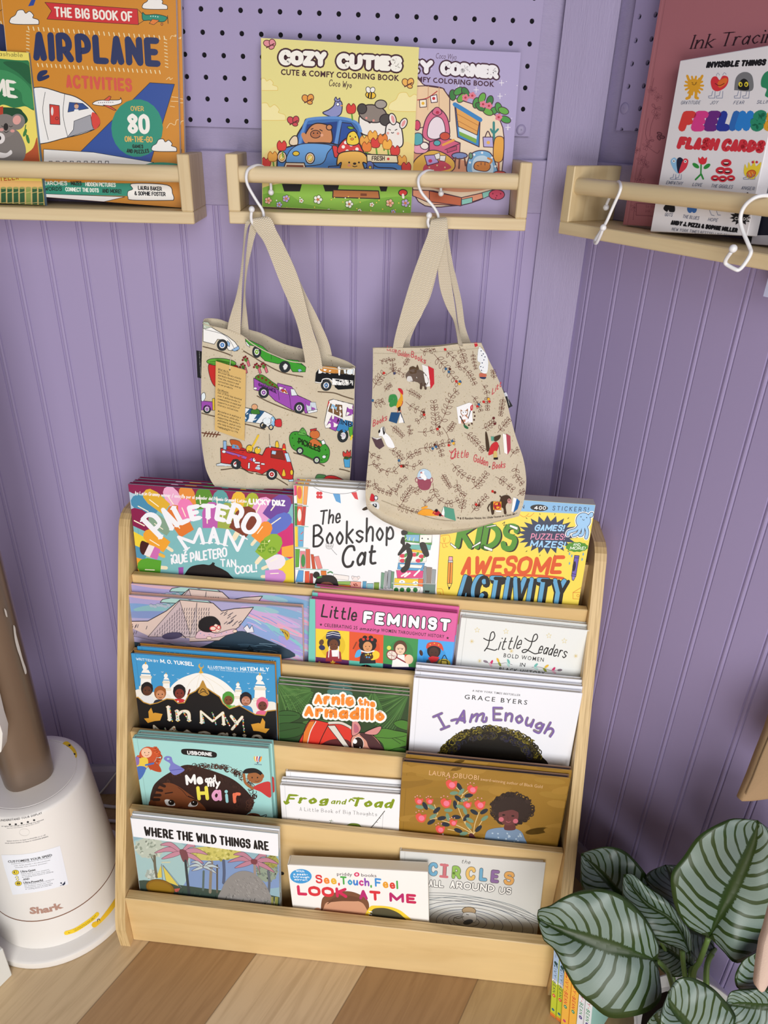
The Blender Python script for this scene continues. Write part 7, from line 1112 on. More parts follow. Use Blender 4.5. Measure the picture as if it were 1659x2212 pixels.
    # small pictures: a book with a striped animal, a rooster on a book, a white dog reading, a bucket, a donkey and so on
    A.p('470 1020 510 1035 525 1165 495 1170', 'f4f2f0'); A.p('510 1030 548 1050 550 1150 525 1185', 'c8303a'); A.p('360 1095 385 1060 430 1050 480 1070 512 1120 500 1160 470 1165 440 1140 400 1135 375 1130', '6a5a50', 1); A.p('385 1045 410 1032 430 1040 440 1022 450 1060 420 1085 390 1080', '5a4634', 1); A.p('375 1100 410 1105 405 1135 370 1130', 'd9d6d2', 1); A.ls('465 1150 462 1180;490 1150 492 1182', 16, '5a463c'); dots(A, '420 1130 430 1110', 8, 'e3e0dc')
    A.p('245 1255 255 1225 290 1222 305 1250 300 1290 285 1295 280 1250 250 1275', '3f8f4c', 1); A.p('250 1290 265 1255 295 1260 290 1290 262 1305', '3f8f4c', 1); A.p('305 1270 325 1235 322 1205 335 1200 342 1260 335 1290 315 1310 298 1305', 'e0a030', 1); A.p('318 1262 342 1270 330 1300 312 1300', 'b5303a', 1); A.p('308 1295 326 1300 322 1330 308 1328', '241c1c', 1); A.p('308 1185 322 1180 340 1195 342 1222 330 1215', 'c8303a', 1); A.ls('308 1325 306 1340;326 1325 328 1340', 4, 'c8503a'); A.p('262 1340 325 1342 300 1415 247 1398', '2a5078'); A.p('325 1342 348 1408 312 1412', 'f2f2f2'); A.l('325 1342 350 1410', 5, '2a3a50', 0)
    A.p('195 1445 215 1440 220 1470 250 1500 275 1540 285 1575 250 1575 230 1555 215 1520 200 1500 180 1495', 'f2f2f4', 1); A.p('205 1445 218 1440 222 1475 212 1490', '2a2424', 1); A.e(184, 1468, 6, 12, '2a2424', 20); A.p('132 1508 168 1520 196 1510 218 1565 185 1588 160 1570', '5a454c', 0); A.p('132 1506 165 1515 195 1507 196 1513 166 1524', 'f4f4f4')
    A.p('697 1305 780 1275 800 1280 805 1405 710 1415', 'f4f4f6'); A.p('725 1320 738 1330 760 1325 772 1315 770 1355 745 1365 726 1350', '9a6a4a', 1); A.p('735 1362 765 1360 780 1400 730 1412', 'c48a70', 1); A.l('720 1365 750 1420', 7, '3a2a24', 0); A.p('745 1420 775 1440 770 1450 750 1440', '2f6a44', 1); A.p('790 1300 806 1290 806 1320 792 1328', 'c8303a', 1); dots(A, '742 1340 758 1338', 3, BLK); A.l('790 1330 775 1380', 5, '3a2a24', 0); dots(A, '815 1340 820 1365 815 1390 800 1415 780 1425', 6, '4a2a24')
    A.p('852 905 880 925 905 960 915 1010 905 1075 870 1075 850 1040 860 1010 840 990', 'eef1f4', 1); dots(A, '866 930 880 950 892 970 870 960 884 990 898 1010 872 1010 880 1040 895 1045 868 1060 885 1065 862 1035', 4, '2a3a5a'); A.p('818 875 838 872 845 895 826 905', 'c8303a'); A.p('855 1080 900 1085 898 1105 880 1118 856 1108', 'c8705a', 1); A.p('855 1100 898 1105 890 1118 862 1114', '2a3a5a', 1)
    A.p('888 1480 900 1478 915 1560 912 1595 895 1590', '4a3a2c', 1); A.p('925 1560 960 1535 978 1560 965 1600 930 1620 908 1620', 'c8353a', 1); A.p('925 1500 945 1500 948 1530 928 1530', '5fa08c'); A.p('945 1505 990 1490 985 1515 965 1530 948 1530', '4a3a2c', 1); A.p('945 1600 965 1600 968 1640 945 1645', 'd0b870', 1); A.p('945 1640 975 1640 975 1655 945 1655', '2a2424'); A.l('980 1560 988 1620', 3, '3a2a1c', 0); A.p('1005 1480 1030 1490 1040 1620 1018 1610', 'f6f4f2'); A.p('1030 1482 1060 1500 1062 1590 1040 1625', 'b04a58')
    A.p('438 1775 525 1780 515 1850 455 1850', '9a4f60', 1); A.p('440 1780 445 1735 480 1715 520 1735 528 1780 500 1785', 'bcd4e6', 1); A.p('455 1760 475 1730 500 1750 505 1790 480 1790', 'f2f2f2', 1); A.ls('462 1740 470 1765;495 1750 500 1785', 12, 'b5453a'); A.e(432, 1790, 8, 14, 'd9cbb4', 0, '9a4f60', 5); A.e(530, 1790, 8, 14, 'd9cbb4', 0, '9a4f60', 5)
    A.p('122 1935 132 1890 150 1900 158 1925 145 1942', 'c8303a', 1); A.e(162, 1918, 11, 14, 'e8e8ec', 0, '2a3a50', 5); A.p('130 1950 170 1945 185 1970 180 2000 150 1990 125 1965', 'dfe3ea', 1); A.p('140 1965 165 1960 168 1985 150 1985', '2a3440', 1); A.p('70 2010 95 1990 118 1985 112 2005 85 2020', '4a4038', 1)
    A.p('450 2030 455 2000 490 1985 530 1990 560 2010 580 2030', 'efa53a', 1); A.p('540 2020 560 1990 580 2000 600 2020 620 2035', 'b5303a', 1); dots(A, '565 1995 590 2025', 10, '2a1c1c'); A.p('600 2000 612 1968 680 1985 695 2065 620 2040', '5a9c84'); A.p('598 2020 612 1968 625 2045', 'f4f4f2'); A.l('470 1980 500 1970', 14, 'efa53a')
    A.p('925 1950 945 1935 985 1940 1000 1905 1040 1895 1065 1915 1068 1950 1045 1945 1030 1970 1036 2020 1020 2020 1010 1980 960 1985 950 2020 935 2020', '4a382c', 1); A.p('945 1935 1000 1938 1000 1995 945 1992', 'efa53a', 0); A.e(972, 1965, 26, 26, 'b5303a'); A.e(1055, 1935, 14, 18, 'c8908a', -20); dots(A, '1052 1928', 4, BLK); A.ls('920 1955 908 1980 915 2000;1005 1915 990 1900', 8, '4a382c'); A.p('960 1995 1000 1998 1000 2008 965 2005', 'f0f0ee'); A.p('1082 1910 1105 1918 1085 2010 1068 2005', 'f4f4f4'); A.p('1105 1918 1128 1940 1112 1990 1084 2018', '2f68a8')
    A.b('™ & © Random House, Inc. Under license to Classic Media', 700, 2055, 1125, 2032, 14, '3a2a24', .01, bend=-8)
    A.l('145 945 300 948 560 938 880 910', 1.5, 'b3a78e'); A.l('145 1020 350 1022 600 1012 930 985', 1.2, 'b3a78e') if 0 else None
    A.l('200 1935 300 1972 440 2022 560 2057 690 2068', 3, 'a89a80')
lean2 = math.radians(17); zt2 = aty(930, 750, -.128)[2]
BP2 = Plane(np.array([0, -.128, zt2]), (1, 0, 0), (0, math.sin(lean2), math.cos(lean2)))
GP = [BP2.uv(x, y) for x, y in ((790, 1068), (824, 1081), (856, 1092), (901, 1108), (939.7, 1119), (981, 1124), (1030, 1122), (1075, 1112), (1140, 1092))]
gus_ = lambda u: float(np.interp(u, [q[0] for q in GP], [q[1] for q in GP]))
bag2, A2, surf2 = tote('canvas tote bag printed with brown leafy sprigs and small animals, hanging on the right', BP2,
    pp('805.6 752 856 752.6 936.5 750.4 991 744 1039 741.7'), pp('1039 741.7 1046 758 1081 835.4 1100 899.6 1113 944.5 1129 989.4 1136 1028 1136 1053.6 1129 1092 1121 1115'),
    pp('814.5 1114.5 830.6 1127.4 888.3 1149.8 952.5 1154.7 1016.7 1143.4 1074.4 1127.4 1121 1115'), pp('805.6 752 805 813 801.7 909 797 973.4 790.5 1047 790 1080 795 1101 814.5 1114.5'),
    pp('805.6 752 856 750 936.5 747.5 991 741.5 1039 741.7'), .013, .018, leafy_art, [(.3, .85, .25, 1, .05, -.004), (.15, .75, .2, 1, .04, .003), (.85, .7, .4, 1, .05, .004), (.72, .86, .3, 1, .03, -.003), (.3, .12, 1, -.35, .02, -.005), (.12, .08, .5, .6, .03, .003)], gus_)
straps(bag2, [(848, 757, 868, 758, .1335, .1335), (853, 728, 879, 727, .131, .1325), (866, 678, 910.8, 681.4, .128, .131), (888, 604, 939.7, 598, .124, .126), (911, 540, 958, 535, .1185, .120), (922, 512, 964, 512, .1155, .117), (928, 490, 966, 486, .1135, .1155), (931, 478, 966, 474, .1115, .1135), (936, 473.5, 962, 470, .1075, .109), (938, 476, 963, 474, .1035, .1045), (941, 500, 962, 500, .103, .1035), (944, 560, 966.5, 560, .107, .1055), (950, 620, 976, 620, .1115, .110), (964, 663, 982.5, 661, .115, .114), (981.4, 697, 988.5, 703, .118, .1185), (990, 745, 1000, 748, .1335, .1335)])
straps(bag2, [(866, 757, 889, 757, .116, .115), (872, 737, 886, 735, .115, .114), (884, 700, 905, 690, .112, .112), (906, 640, 930, 640, .109, .109), (926, 560, 950, 560, .106, .106), (931, 510, 957, 510, .104, .1035), (927, 484, 958, 484, .1035, .103), (926, 476, 960, 474.5, .102, .101), (937, 477, 966.5, 484, .099, .098), (950, 510, 969, 515, .0985, .097), (961, 560, 978, 570, .1005, .099), (972, 600, 985.5, 600, .103, .1015), (983, 650, 997.4, 652.5, .106, .105), (990, 703, 1005, 706, .109, .108), (999, 750, 1020, 748, .112, .111)])
def a_label2(A): A.view(*K5); A.b('OUT OF PRINT', 1008, 1165, 1026, 1215, 13, 'e9e9ec', .03); A.b('Est. 1994', 1052, 1245, 1064, 1300, 13, 'e9e9ec', .03); A.p('1022 1212 1040 1208 1050 1232 1030 1236', 'e4e8f2')
card('side_label', [(1075.5, 820), (1082, 833), (1107.5, 877), (1094.5, 884)], (.1435, .145, .152, .151), .0006, '17171d', a_label2, bag2)
# ------------------------------------------------------------------ the tower fan on its round foot
FC = np.array([-.31, -.243, 0])
class Cone:
    """printing surface wrapped round an upright cone: u = angle * radius, v = height"""
    def __init__(s, c, r0, z0, r1, z1): s.c = c; s.r0, s.z0, s.k = r0, z0, (r1-r0)/(z1-z0)
    def r(s, z): return s.r0+s.k*(z-s.z0)
    def uv(s, x, y):
        d = ray(x, y); o = EYE-s.c; A = d[0]**2+d[1]**2-(s.k*d[2])**2; R = s.r0+s.k*(o[2]-s.z0); B = 2*(o[0]*d[0]+o[1]*d[1]-R*s.k*d[2]); Cc = o[0]**2+o[1]**2-R*R; D = B*B-4*A*Cc
        t = (-B-math.sqrt(max(D, 0)))/(2*A); p = o+d*t; return np.array([math.atan2(p[0], -p[1])*.1, p[2]])
    def pt(s, u, v, w=0): a = u/.1; r = s.r(v)+w; return s.c+np.array([r*math.sin(a), -r*math.cos(a), v])
plastic = mat('white_plastic', 'e6e2dd', .32, .5); bronze = mat('bronze_metal', '8f7d6e', .34, .5, metal=.75); copper = mat('copper_trim', 'b08a78', .25, .5, metal=.8); sticker = mat('fan_print', 'ffffff', .4, .4, attr=True)
fan = thing('tower_fan', 'white tower fan with a bronze column and round base, at left on the floor', 'fan', tuple(FC))
MB().lathe([(.12, .0004), (.1405, .0012), (.1418, .005), (.1405, .0145), (.137, .0175), (.05, .0185)], 72).build('base_plate', plastic, fan, smooth=True)
MB().lathe([(.05, .0186), (.1165, .0186), (.1168, .024), (.1085, .0775), (.108, .0795), (.107, .0795), (.107, .0815), (.1075, .0815), (.1072, .084), (.0905, .304), (.0893, .3085), (.0865, .3115), (.075, .3135), (.0745, .3125), (.0737, .3125), (.073, .3137), (.055, .3145), (.02, .3148)], 80).build('housing', plastic, fan, smooth=True)
MB().lathe([(.1062, .0797), (.1081, .0797), (.1081, .0813), (.1062, .0813)], 80).build('trim_ring', copper, fan, smooth=True)
mb = MB(); K = 40; n_ = 12; prof_ = [(.93, .3146), (.97, .318), (.985, .33)]+[(1, z) for z in (.36, .5, .7, .9, 1.1)]
V = []; 
for k_, z in prof_:
    for j in range(K):
        a = 2*math.pi*j/K; c_, s_ = math.cos(a), math.sin(a); q = (abs(c_)**3+abs(s_)**3)**(-1/3); x, y = .0395*k_*q*c_, .0375*k_*q*s_; b = math.radians(35); V.append((x*math.cos(b)-y*math.sin(b)-.002, x*math.sin(b)+y*math.cos(b)-.002, z))
mb.add(V, [(i*K+j, i*K+(j+1) % K, (i+1)*K+(j+1) % K, (i+1)*K+j) for i in range(len(prof_)-1) for j in range(K)]+[tuple((len(prof_)-1)*K+j for j in range(K))]); mb.build('column', bronze, fan, smooth=True)
# one white blade of the fan reaches into the picture at the left border
pb = [tuple(aty(x, y, -.298)-FC) for x, y in ((-60, 1240), (-30, 1400), (0, 1497), (9, 1535), (17.7, 1563), (16.5, 1585), (14.8, 1602), (6, 1611), (-40, 1640), (-150, 1600), (-150, 1240))]
mb = MB(); mb.prism([(p[0], p[2]) for p in pb], pb[0][1], pb[0][1]-.02, 1); mb.build('blade', plastic, fan, smooth=True)
CN = Cone(FC, .1072, .084, .0905, .304); CB = Cone(FC, .1168, .024, .1085, .0775)
def cone_art(name, cn, fn, label=None):
    A = Art(cn, surf=lambda u, v, w: tuple(cn.pt(u, v, w+2e-4)-FC), sub=.008); fn(A); me = A.mb.build(name, sticker, fan, clean=False); 
    if label: me['label'] = label
M6 = (0, 1700, 5.268)
def a_print(A):
    A.view(*M6); A.b('UNDERSTAND YOUR DISPLAY', -8, 390, 482, 302, 19, '4a4a50', .005, bend=-22, track=1.05)
    for x, y in ((112, 426), (180, 424), (247, 412), (317, 398), (388, 377)): A.e(x, y, 13, 10, '25262a')
    A.b('10 lights will change when settings are selected', 18, 452, 497, 374, 11, '55555c', .005, bend=-22); A.b('See full instructions in Quick Start Guide', 80, 472, 450, 405, 9, '77777c', 0, bend=-16); A.l([(278+57*math.cos(6.283*k/30), 515+40*math.sin(6.283*k/30)) for k in range(30)], 3, 'cbc7c2', 0, 1)
    A.b('Select button on base to POWER on or off.', 80, 620, 522, 548, 11, '6a6a70', .003, bend=-18); A.b('Hold down button on base to CHANGE SPEEDS.', 60, 644, 554, 565, 11, '6a6a70', .008, bend=-20)
cone_art('printed_text', CN, a_print)
def a_paper(A):
    A.view(*M6); A.p([(15+(682-15)*k/10, 772-(772-668)*k/10+34*4*.25*math.sin(math.pi*k/10)) for k in range(11)]+[(700, 745), (735, 900), (780, 1105)]+[(780-(780-145)*k/10, 1105+(1225-1105)*k/10+20*math.sin(math.pi*k/10)) for k in range(1, 11)]+[(100, 1080), (45, 900)], 'e9ecf4')
    A.b('CUSTOMIZE YOUR SPEED', 92, 860, 596, 782, 24, '17181c', .03, bend=-16); 
    for s_, x0, y0, x1, y1, h in (('Customize your experience for any situation', 130, 880, 580, 805, 11), ('with 10 fan speeds + the ultra-powerful', 160, 902, 570, 835, 11), ('mode for more power.', 175, 922, 545, 865, 11), ('Select speeds 1-5 for situations', 240, 992, 560, 940, 11), ('where you want less noise, such', 246, 1010, 570, 958, 11), ('as working from home or sleeping.', 252, 1030, 610, 965, 12), ('Select speeds 6-10 for situations', 275, 1112, 615, 1052, 11), ('for situations where you want', 280, 1130, 580, 1080, 11), ('more power, such as exercising', 285, 1148, 600, 1096, 11), ('or cooling down on a hot day.', 290, 1166, 590, 1115, 12)): A.b(s_, x0, y0, x1, y1, h, '5a5c66', .006, bend=-8)
    A.b('Ultra-Quiet', 235, 972, 408, 948, 22, '1f2024', .03, bend=-4); A.b('AND', 262, 1062, 335, 1052, 20, '1f2024', .03, sl=.2); A.b('Ultra-Powerful', 268, 1098, 492, 1066, 22, '1f2024', .03, bend=-5)
    A.e(178, 970, 38, 27, 'f0d53a', 0, '2a2a2a', 4); A.e(176, 968, 20, 15, '2a2a2a'); A.e(186, 962, 16, 13, 'f0d53a'); A.e(210, 1096, 37, 26, 'f0d53a', 0, '2a2a2a', 4)
    for k in range(6): A.e(210+14*math.cos(k*1.047), 1096+10*math.sin(k*1.047), 8, 5, '2a2a2a', k*60)
    A.p('172 1030 192 1006 214 1026 202 1026 206 1044 220 1046 204 1066 182 1050 192 1048 186 1030', 'f6f0b0', 0, '2a2a2a', 3); A.p('705 1115 740 1070 742 1100 725 1118', '1c2440'); A.p('680 1090 700 1082 708 1100 690 1098', '1c2440'); A.ls('684 1122 720 1105', 4, '1c2440')
cone_art('instruction_sheet', CN, a_paper, 'white instruction sheet')
def a_logo(A): A.view(*M6); A.b('Shark', 338, 1440, 722, 1368, 68, 'b08a7c', .045, bend=-20)
cone_art('logo', CN, a_logo, 'copper coloured lettering')
def a_yel(A):
    A.view(*M6); A.l('750 1662 850 1630 950 1570 1050 1500 1108 1445', 46, 'f0cc2a'); A.p('760 1660 785 1648 783 1655 808 1650 785 1665 787 1660', '1c1a14'); 
    A.b('1 To connect base to tower, align and', 840, 1628, 1090, 1465, 11, '3a3210', .01, bend=-14); A.b('insert tower until lock clicks.', 850, 1640, 1080, 1490, 10, '3a3210', .01, bend=-12)
    A.l('1070 1570 1150 1530 1240 1420 1330 1290 1380 1200', 62, 'e5b91f'); A.p('1108 1530 1140 1520 1142 1545 1110 1555', '1c1a14'); A.l('1110 1528 1108 1510 1130 1502 1136 1520', 6, '1c1a14')
cone_art('yellow_strip', CB, a_yel, 'yellow adhesive strips')
PT = Plane(FC+np.array([0, 0, .3137]), (1, 0, 0), (0, 1, 0))
A = Art(PT, surf=lambda u, v, w: (u, v, .3137+w)); A.view(0, 1420, 6.506); A.p('880 1215 910 1185 960 1188 1010 1240 1060 1300 1082 1370 1070 1410 1030 1418 990 1400 980 1350 950 1280 900 1240', 'e0b824', 1)
for x, y in ((968, 1238), (1036, 1362)): A.p([(x-6, y-14), (x+24, y-16), (x+24, y+10), (x-4, y+12)], '1c1a14'); A.l([(x-4, y-8), (x-30, y+2), (x-28, y+14), (x-2, y+10)], 5, '1c1a14', 0)
A.mb.build('lock_label', sticker, fan, clean=False)['label'] = 'yellow lock label'
CC = Cone(FC, .0425, .3, .0425, .9)
def a_scuff(A):
    A.view(0, 1240, 2.277); A.p('65 255 74 262 80 300 96 360 112 420 126 460 130 485 124 492 116 470 98 410 84 370 72 320', 'c9c4bd', 1); A.p('20 170 30 180 36 210 28 205', 'bfb8b0', 1)
cone_art('scuff_mark', CC, a_scuff, 'pale scuff')
# cords on the floor behind the fan
cordm = mat('white_cord', 'd4cfca', .5)
for lb, P in (('white power cord looped on the floor behind the fan', [(-.36, -.06, .004), (-.31, -.045, .004), (-.26, -.05, .004), (-.2, -.04, .004), (-.14, -.035, .004), (-.10, -.03, .004)]), ('white power cord on the floor between the fan base and the bookcase', [(-.34, -.10, .0045), (-.28, -.085, .0045), (-.22, -.09, .0045), (-.17, -.075, .0045), (-.155, -.05, .0045)])):
    t = MB().tube(cr_spline(P, False, 8), .0035, 8).build('power_cord', cordm, None, smooth=2); tag(t, lb, 'cord', 'white cords behind the fan')
t = MB().tube(cr_spline([aty(x, y, -.016) for x, y in ((214, 1716), (228, 1700), (240, 1684), (252, 1668), (262, 1655))], False, 6), .002, 8).build('thin_cable', cordm, None, smooth=2); tag(t, 'thin cable rising along the baseboard between fan and bookcase', 'cord')
# white box at the left border
c0, c1 = atz(27, 2106, 0), atz(0, 2133, 0); d_ = (c1-c0)/np.linalg.norm(c1-c0); e_ = np.array([d_[1], -d_[0], 0]); e_ = e_ if e_[0] < 0 else -e_
cb = MB().box(0, .3, 0, .2, 0, .074, bev=.0015).build('cardboard_box', mat('white_card', 'dfe0da', .7, .2, vary=.02, vscale=30)); cb.matrix_world = frame(c0, d_, e_, (0, 0, 1)); tag(cb, 'corner of a white box on the floor in front of the fan', 'box')
# ------------------------------------------------------------------ slim paperbacks leaning on the bookcase
RD = np.array([.70, -.714, 0]); RD /= np.linalg.norm(RD); RN = np.array([RD[1], -RD[0], 0]); RN = RN if RN@(EYE-np.array([.56, -.47, 0])) > 0 else -RN
S0 = np.array([.5595, -.4722, .0]); tl = math.radians(6.2); pos = .0
names = (('c4cf3a', 'a9c2e4', '1f4a4a', 'd8502f', 'green and blue'), ('c4cf3a', 'a9c2e4', '1f4a4a', 'd8502f', 'green and blue'), ('f2b84a', 'f2b84a', 'd23a3a', '2f8a5a', 'orange'), ('f2b84a', 'f2b84a', 'd23a3a', '2f8a5a', 'orange'), ('e4e6ee', 'e4e6ee', 'c8385a', '4a3f8a', 'white'), ('dfe6ea', 'dfe6ea', 'c8385a', '4a3f8a', 'white'))
lbs = ('green and blue spined paperback leaning on the bookcase corner, outermost of the row', 'green and blue spined paperback, second from the bookcase in the leaning row', 'orange spined paperback next to the green and blue ones in the leaning row', 'orange spined paperback next to the white spines in the leaning row', 'white spined paperback next to the orange ones in the leaning row', 'white spined paperback with aqua cover, nearest the plant pot in the row')
for i, (c_, c2, ti, nb, cn_) in enumerate(names):
    w = .0098 if i < 2 else .0118; ht = .187; dp = .135
    ex = RD*math.cos(tl)+UP*math.sin(tl); ez = UP*math.cos(tl)-RD*math.sin(tl)          # across the spine, up the spine
    q = S0+RD*(pos/math.cos(tl)); pos += w+.0009; sub = [0, .0, .0, 0, 0, 0][i]
    t = thing('paperback', lbs[i], 'book', frame(q+RN*(0, -.001, .002, 0, -.001, .001)[i]+UP*.0002, ex, -RN, ez), 'slim paperbacks leaning on the bookcase')
    mb = MB(); mb.box(0, w, 0, .0006, 0, ht, c_); mb.box(0, .0005, 0, dp, 0, ht, c_); mb.box(w-.0005, w, .0003, dp, 0, ht, 'a4d4cc' if i == 5 else (c_ if i != 3 else 'f0c832'))
    P_ = Plane(q, ex, ez); A = Art(P_, (0, 0), [(.0001, .0001), (w-.0001, .0001), (w-.0001, ht), (.0001, ht)])
    # spine lettering runs down the spine: map helper in spine millimetres
    class Sp:
        def __init__(s, P): s.P = P; s.eu, s.ev = P.eu, P.ev
        def uv(s, x, y): return np.array([x/1e4, y/1e4])
    A.pl = Sp(P_); A.base = lambda x0, y0, x1, y1, bend: (lambda tt, h: np.array([x0+(x1-x0)*tt+h, y0+(y1-y0)*tt]))
    W_ = w*1e4
    if i < 2: A.p([(0, 880), (W_, 880), (W_, 1870), (0, 1870)], c2); A.p([(0, 860), (W_, 830), (W_, 900), (0, 900)], 'eef0f0')
    A.p([(0, 0), (W_, 0), (W_, 90), (0, 90)], 'd9702f' if i < 2 else 'd8b23a'); A.p([(0, 60), (W_, 60), (W_, 70), (0, 70)], 'f0c23a')
    A.e(W_/2, 180, 26, 30, '2a6a8a' if i < 2 else 'c83a7a', 0); A.t('IVY', W_*.22, 1170, W_*.22, 970, W_*.5, ti, w=.16, sp=.3); A.t('+', W_*.35, 935, W_*.35, 905, W_*.3, 'd8402f', w=.2); A.t('BEAN', W_*.22, 880, W_*.22, 600, W_*.5, ti if i < 4 else '2f8a5a', w=.16, sp=.3); A.e(W_/2, 530, 28, 40, nb); A.t(str(9+i//2) if i >= 4 else '10', W_*.36, 545, W_*.36, 515, W_*.22, 'f4f4f4', w=.16)
    A.p([(W_*.2, 1290), (W_*.6, 1250), (W_*.8, 1200), (W_*.8, 1260), (W_*.6, 1330), (W_*.3, 1340)], ti, 1); A.e(W_*.7, 1310, 14, 22, ti); A.l([(W_*.35, 1210), (W_*.3, 1250)], 16, ti, 0); A.t('annie barrows', W_*.3, 1720, W_*.3, 1430, W_*.3, '55606c' if i < 2 else 'b0602f', w=.1)
    k = len(mb.f); mb.add(A.mb.v, A.mb.f); mb.c[k:] = A.mb.c
    mb.build('cover', ink, t, clean=False); MB().box(.0007, w-.0007, .001, dp-.001, .0008, ht-.0008).build('pages', pages_m, t)
# ------------------------------------------------------------------ the striped house plant
def leaf_mat(name, green, silver, N_=11, k=.62):
    m = bpy.data.materials.new(name); m.use_nodes = True; nt = m.node_tree; N = nt.nodes; L = nt.links.new; b = N['Principled BSDF']; b.inputs['Roughness'].default_value = .36; b.inputs['Specular IOR Level'].default_value = .4
    uv = N.new('ShaderNodeUVMap'); sx = N.new('ShaderNodeSeparateXYZ'); L(uv.outputs[0], sx.inputs[0])
    def M_(op, *a):
        n = N.new('ShaderNodeMath'); n.operation = op
        for i, q in enumerate(a):
            if hasattr(q, 'links'): L(q, n.inputs[i])
            else: n.inputs[i].default_value = q
        return n.outputs[0]
    s, t = sx.outputs[0], M_('SUBTRACT', M_('MULTIPLY', sx.outputs[1], 2), 1); at = M_('ABSOLUTE', t)
    nz = N.new('ShaderNodeTexNoise'); nz.inputs['Scale'].default_value = 3.2; nz.inputs['Detail'].default_value = 2; L(uv.outputs[0], nz.inputs[0])
    side = M_('MULTIPLY', M_('GREATER_THAN', t, 0), .37)
    ph = M_('ADD', M_('MULTIPLY', M_('SUBTRACT', s, M_('MULTIPLY', M_('POWER', at, 1.35), k*.42)), N_), M_('ADD', side, M_('MULTIPLY', nz.outputs[0], .9)))
    fr = M_('ABSOLUTE', M_('SUBTRACT', M_('FRACT', ph), .5))                        # 0 at the middle of a silver band
    n2 = N.new('ShaderNodeTexNoise'); n2.noise_dimensions = '1D'; n2.inputs['Scale'].default_value = 1.0; L(M_('MULTIPLY', M_('FLOOR', ph), 7.31), n2.inputs['W'])
    wd = M_('ADD', .24, M_('MULTIPLY', n2.outputs[0], .26))
    fine = N.new('ShaderNodeTexNoise'); fine.inputs['Scale'].default_value = 1; mp = N.new('ShaderNodeMapping'); mp.inputs['Scale'].default_value = (9, 1.5, 1); cb_ = N.new('ShaderNodeCombineXYZ'); L(M_('MULTIPLY', ph, 3), cb_.inputs[0]); L(at, cb_.inputs[1]); L(cb_.outputs[0], mp.inputs[0]); L(mp.outputs[0], fine.inputs[0])
    a0 = M_('ADD', .06, M_('MULTIPLY', n2.outputs[0], .12)); inner = M_('GREATER_THAN', M_('ADD', at, M_('MULTIPLY', M_('SUBTRACT', fine.outputs[0], .5), .12)), a0); outer = M_('LESS_THAN', at, M_('ADD', .80, M_('MULTIPLY', n2.outputs[0], .24)))
    band = M_('LESS_THAN', M_('ADD', fr, M_('MULTIPLY', M_('SUBTRACT', fine.outputs[0], .5), .10)), wd); f = M_('MULTIPLY', M_('MULTIPLY', band, inner), M_('MULTIPLY', outer, M_('MULTIPLY', M_('GREATER_THAN', s, .05), M_('LESS_THAN', s, .97))))
    mx = N.new('ShaderNodeMix'); mx.data_type = 'RGBA'; L(f, mx.inputs[0]); mx.inputs[6].default_value = (*lin(green), 1); mx.inputs[7].default_value = (*lin(silver), 1)
    mr = N.new('ShaderNodeMapRange'); mr.inputs[3].default_value = .86; mr.inputs[4].default_value = 1.1; L(fine.outputs[0], mr.inputs[0]); m2 = N.new('ShaderNodeMix'); m2.data_type = 'RGBA'; m2.blend_type = 'MULTIPLY'; m2.inputs[0].default_value = 1; L(mx.outputs[2], m2.inputs[6]); L(mr.outputs[0], m2.inputs[7]); L(m2.outputs[2], b.inputs['Base Color'])
    bp = N.new('ShaderNodeBump'); bp.inputs['Strength'].default_value = .3; bp.inputs['Distance'].default_value = .002; L(M_('MULTIPLY', fr, fr), bp.inputs['Height']); L(bp.outputs[0], b.inputs['Normal']); return m
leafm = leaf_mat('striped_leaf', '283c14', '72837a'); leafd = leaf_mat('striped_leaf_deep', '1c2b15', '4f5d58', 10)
PC = np.array([.722, -.588, 0])
plant = thing('potted_plant', 'house plant with big silver-striped green leaves in a white pot, at lower right', 'plant', tuple(PC))
potm = mat('white_pot', 'd9d6d2', .35, .5)
MB().lathe([(.06, 0), (.066, .002), (.0845, .155), (.0865, .160), (.0845, .1605), (.081, .157), (.079, .140), (.02, .138)], 64).build('pot', potm, plant, smooth=True)
MB().lathe([(.0788, .128), (.0788, .139), (.05, .143), (.01, .144)], 32).build('soil', mat('potting_soil', '1e1611', .95, .1, bump=1, bscale=150), plant, smooth=True)
def leaf(mid, left, right, d0, d1, cup=.02, sag=0, m=leafm, n=40, k=22):
    """mid/left/right: pixel curves from base to tip; d0, d1 distance of base and tip; cup folds the halves towards the viewer"""
    Mi, Lf, Rt = resample(pp(mid), n), resample(pp(left), n), resample(pp(right), n); G = []; UV = []
    for i in range(n):
        s = i/(n-1); d = d0+(d1-d0)*s+sag*math.sin(math.pi*s); row = []
        for j in range(k+1):
            t = 2*j/k-1; e = Rt[i] if t > 0 else Lf[i]; a = abs(t); p = Mi[i]+(e-Mi[i])*a; env = min(1, 4*s+.1)*min(1, 4*(1-s)+.1)
            dd = d-cup*(a-.75*a*a)*1.6*env+.0035*math.sin(18*s+2*t)*a*env; row.append(Vector(atd(p[0], p[1], dd)-PC)); UV.append((s, (t+1)/2))
        G.append(row)
    mb = MB(); mb.grid(G); me = mb.mesh('leaf', m, 2); uvl = me.uv_layers.new(name='UVMap'); u = []
    for lp in me.loops: u += UV[lp.vertex_index]
    uvl.data.foreach_set('uv', u); o = bpy.data.objects.new('leaf', me); C.objects.link(o); o.parent = plant
    sm = o.modifiers.new('thick', 'SOLIDIFY'); sm.thickness = .0006; return G
stemm = mat('leaf_stalk', '6d8a44', .45)
def stem(P, r=.003, end=None): MB().tube([Vector(p) for p in cr_spline([np.array(q) for q in P], False, 7)], r, 10).build('stalk', stemm, plant, smooth=2)
def px3(x, y, d): return atd(x, y, d)-PC
S_ = lambda *a: [px3(*q) for q in a]
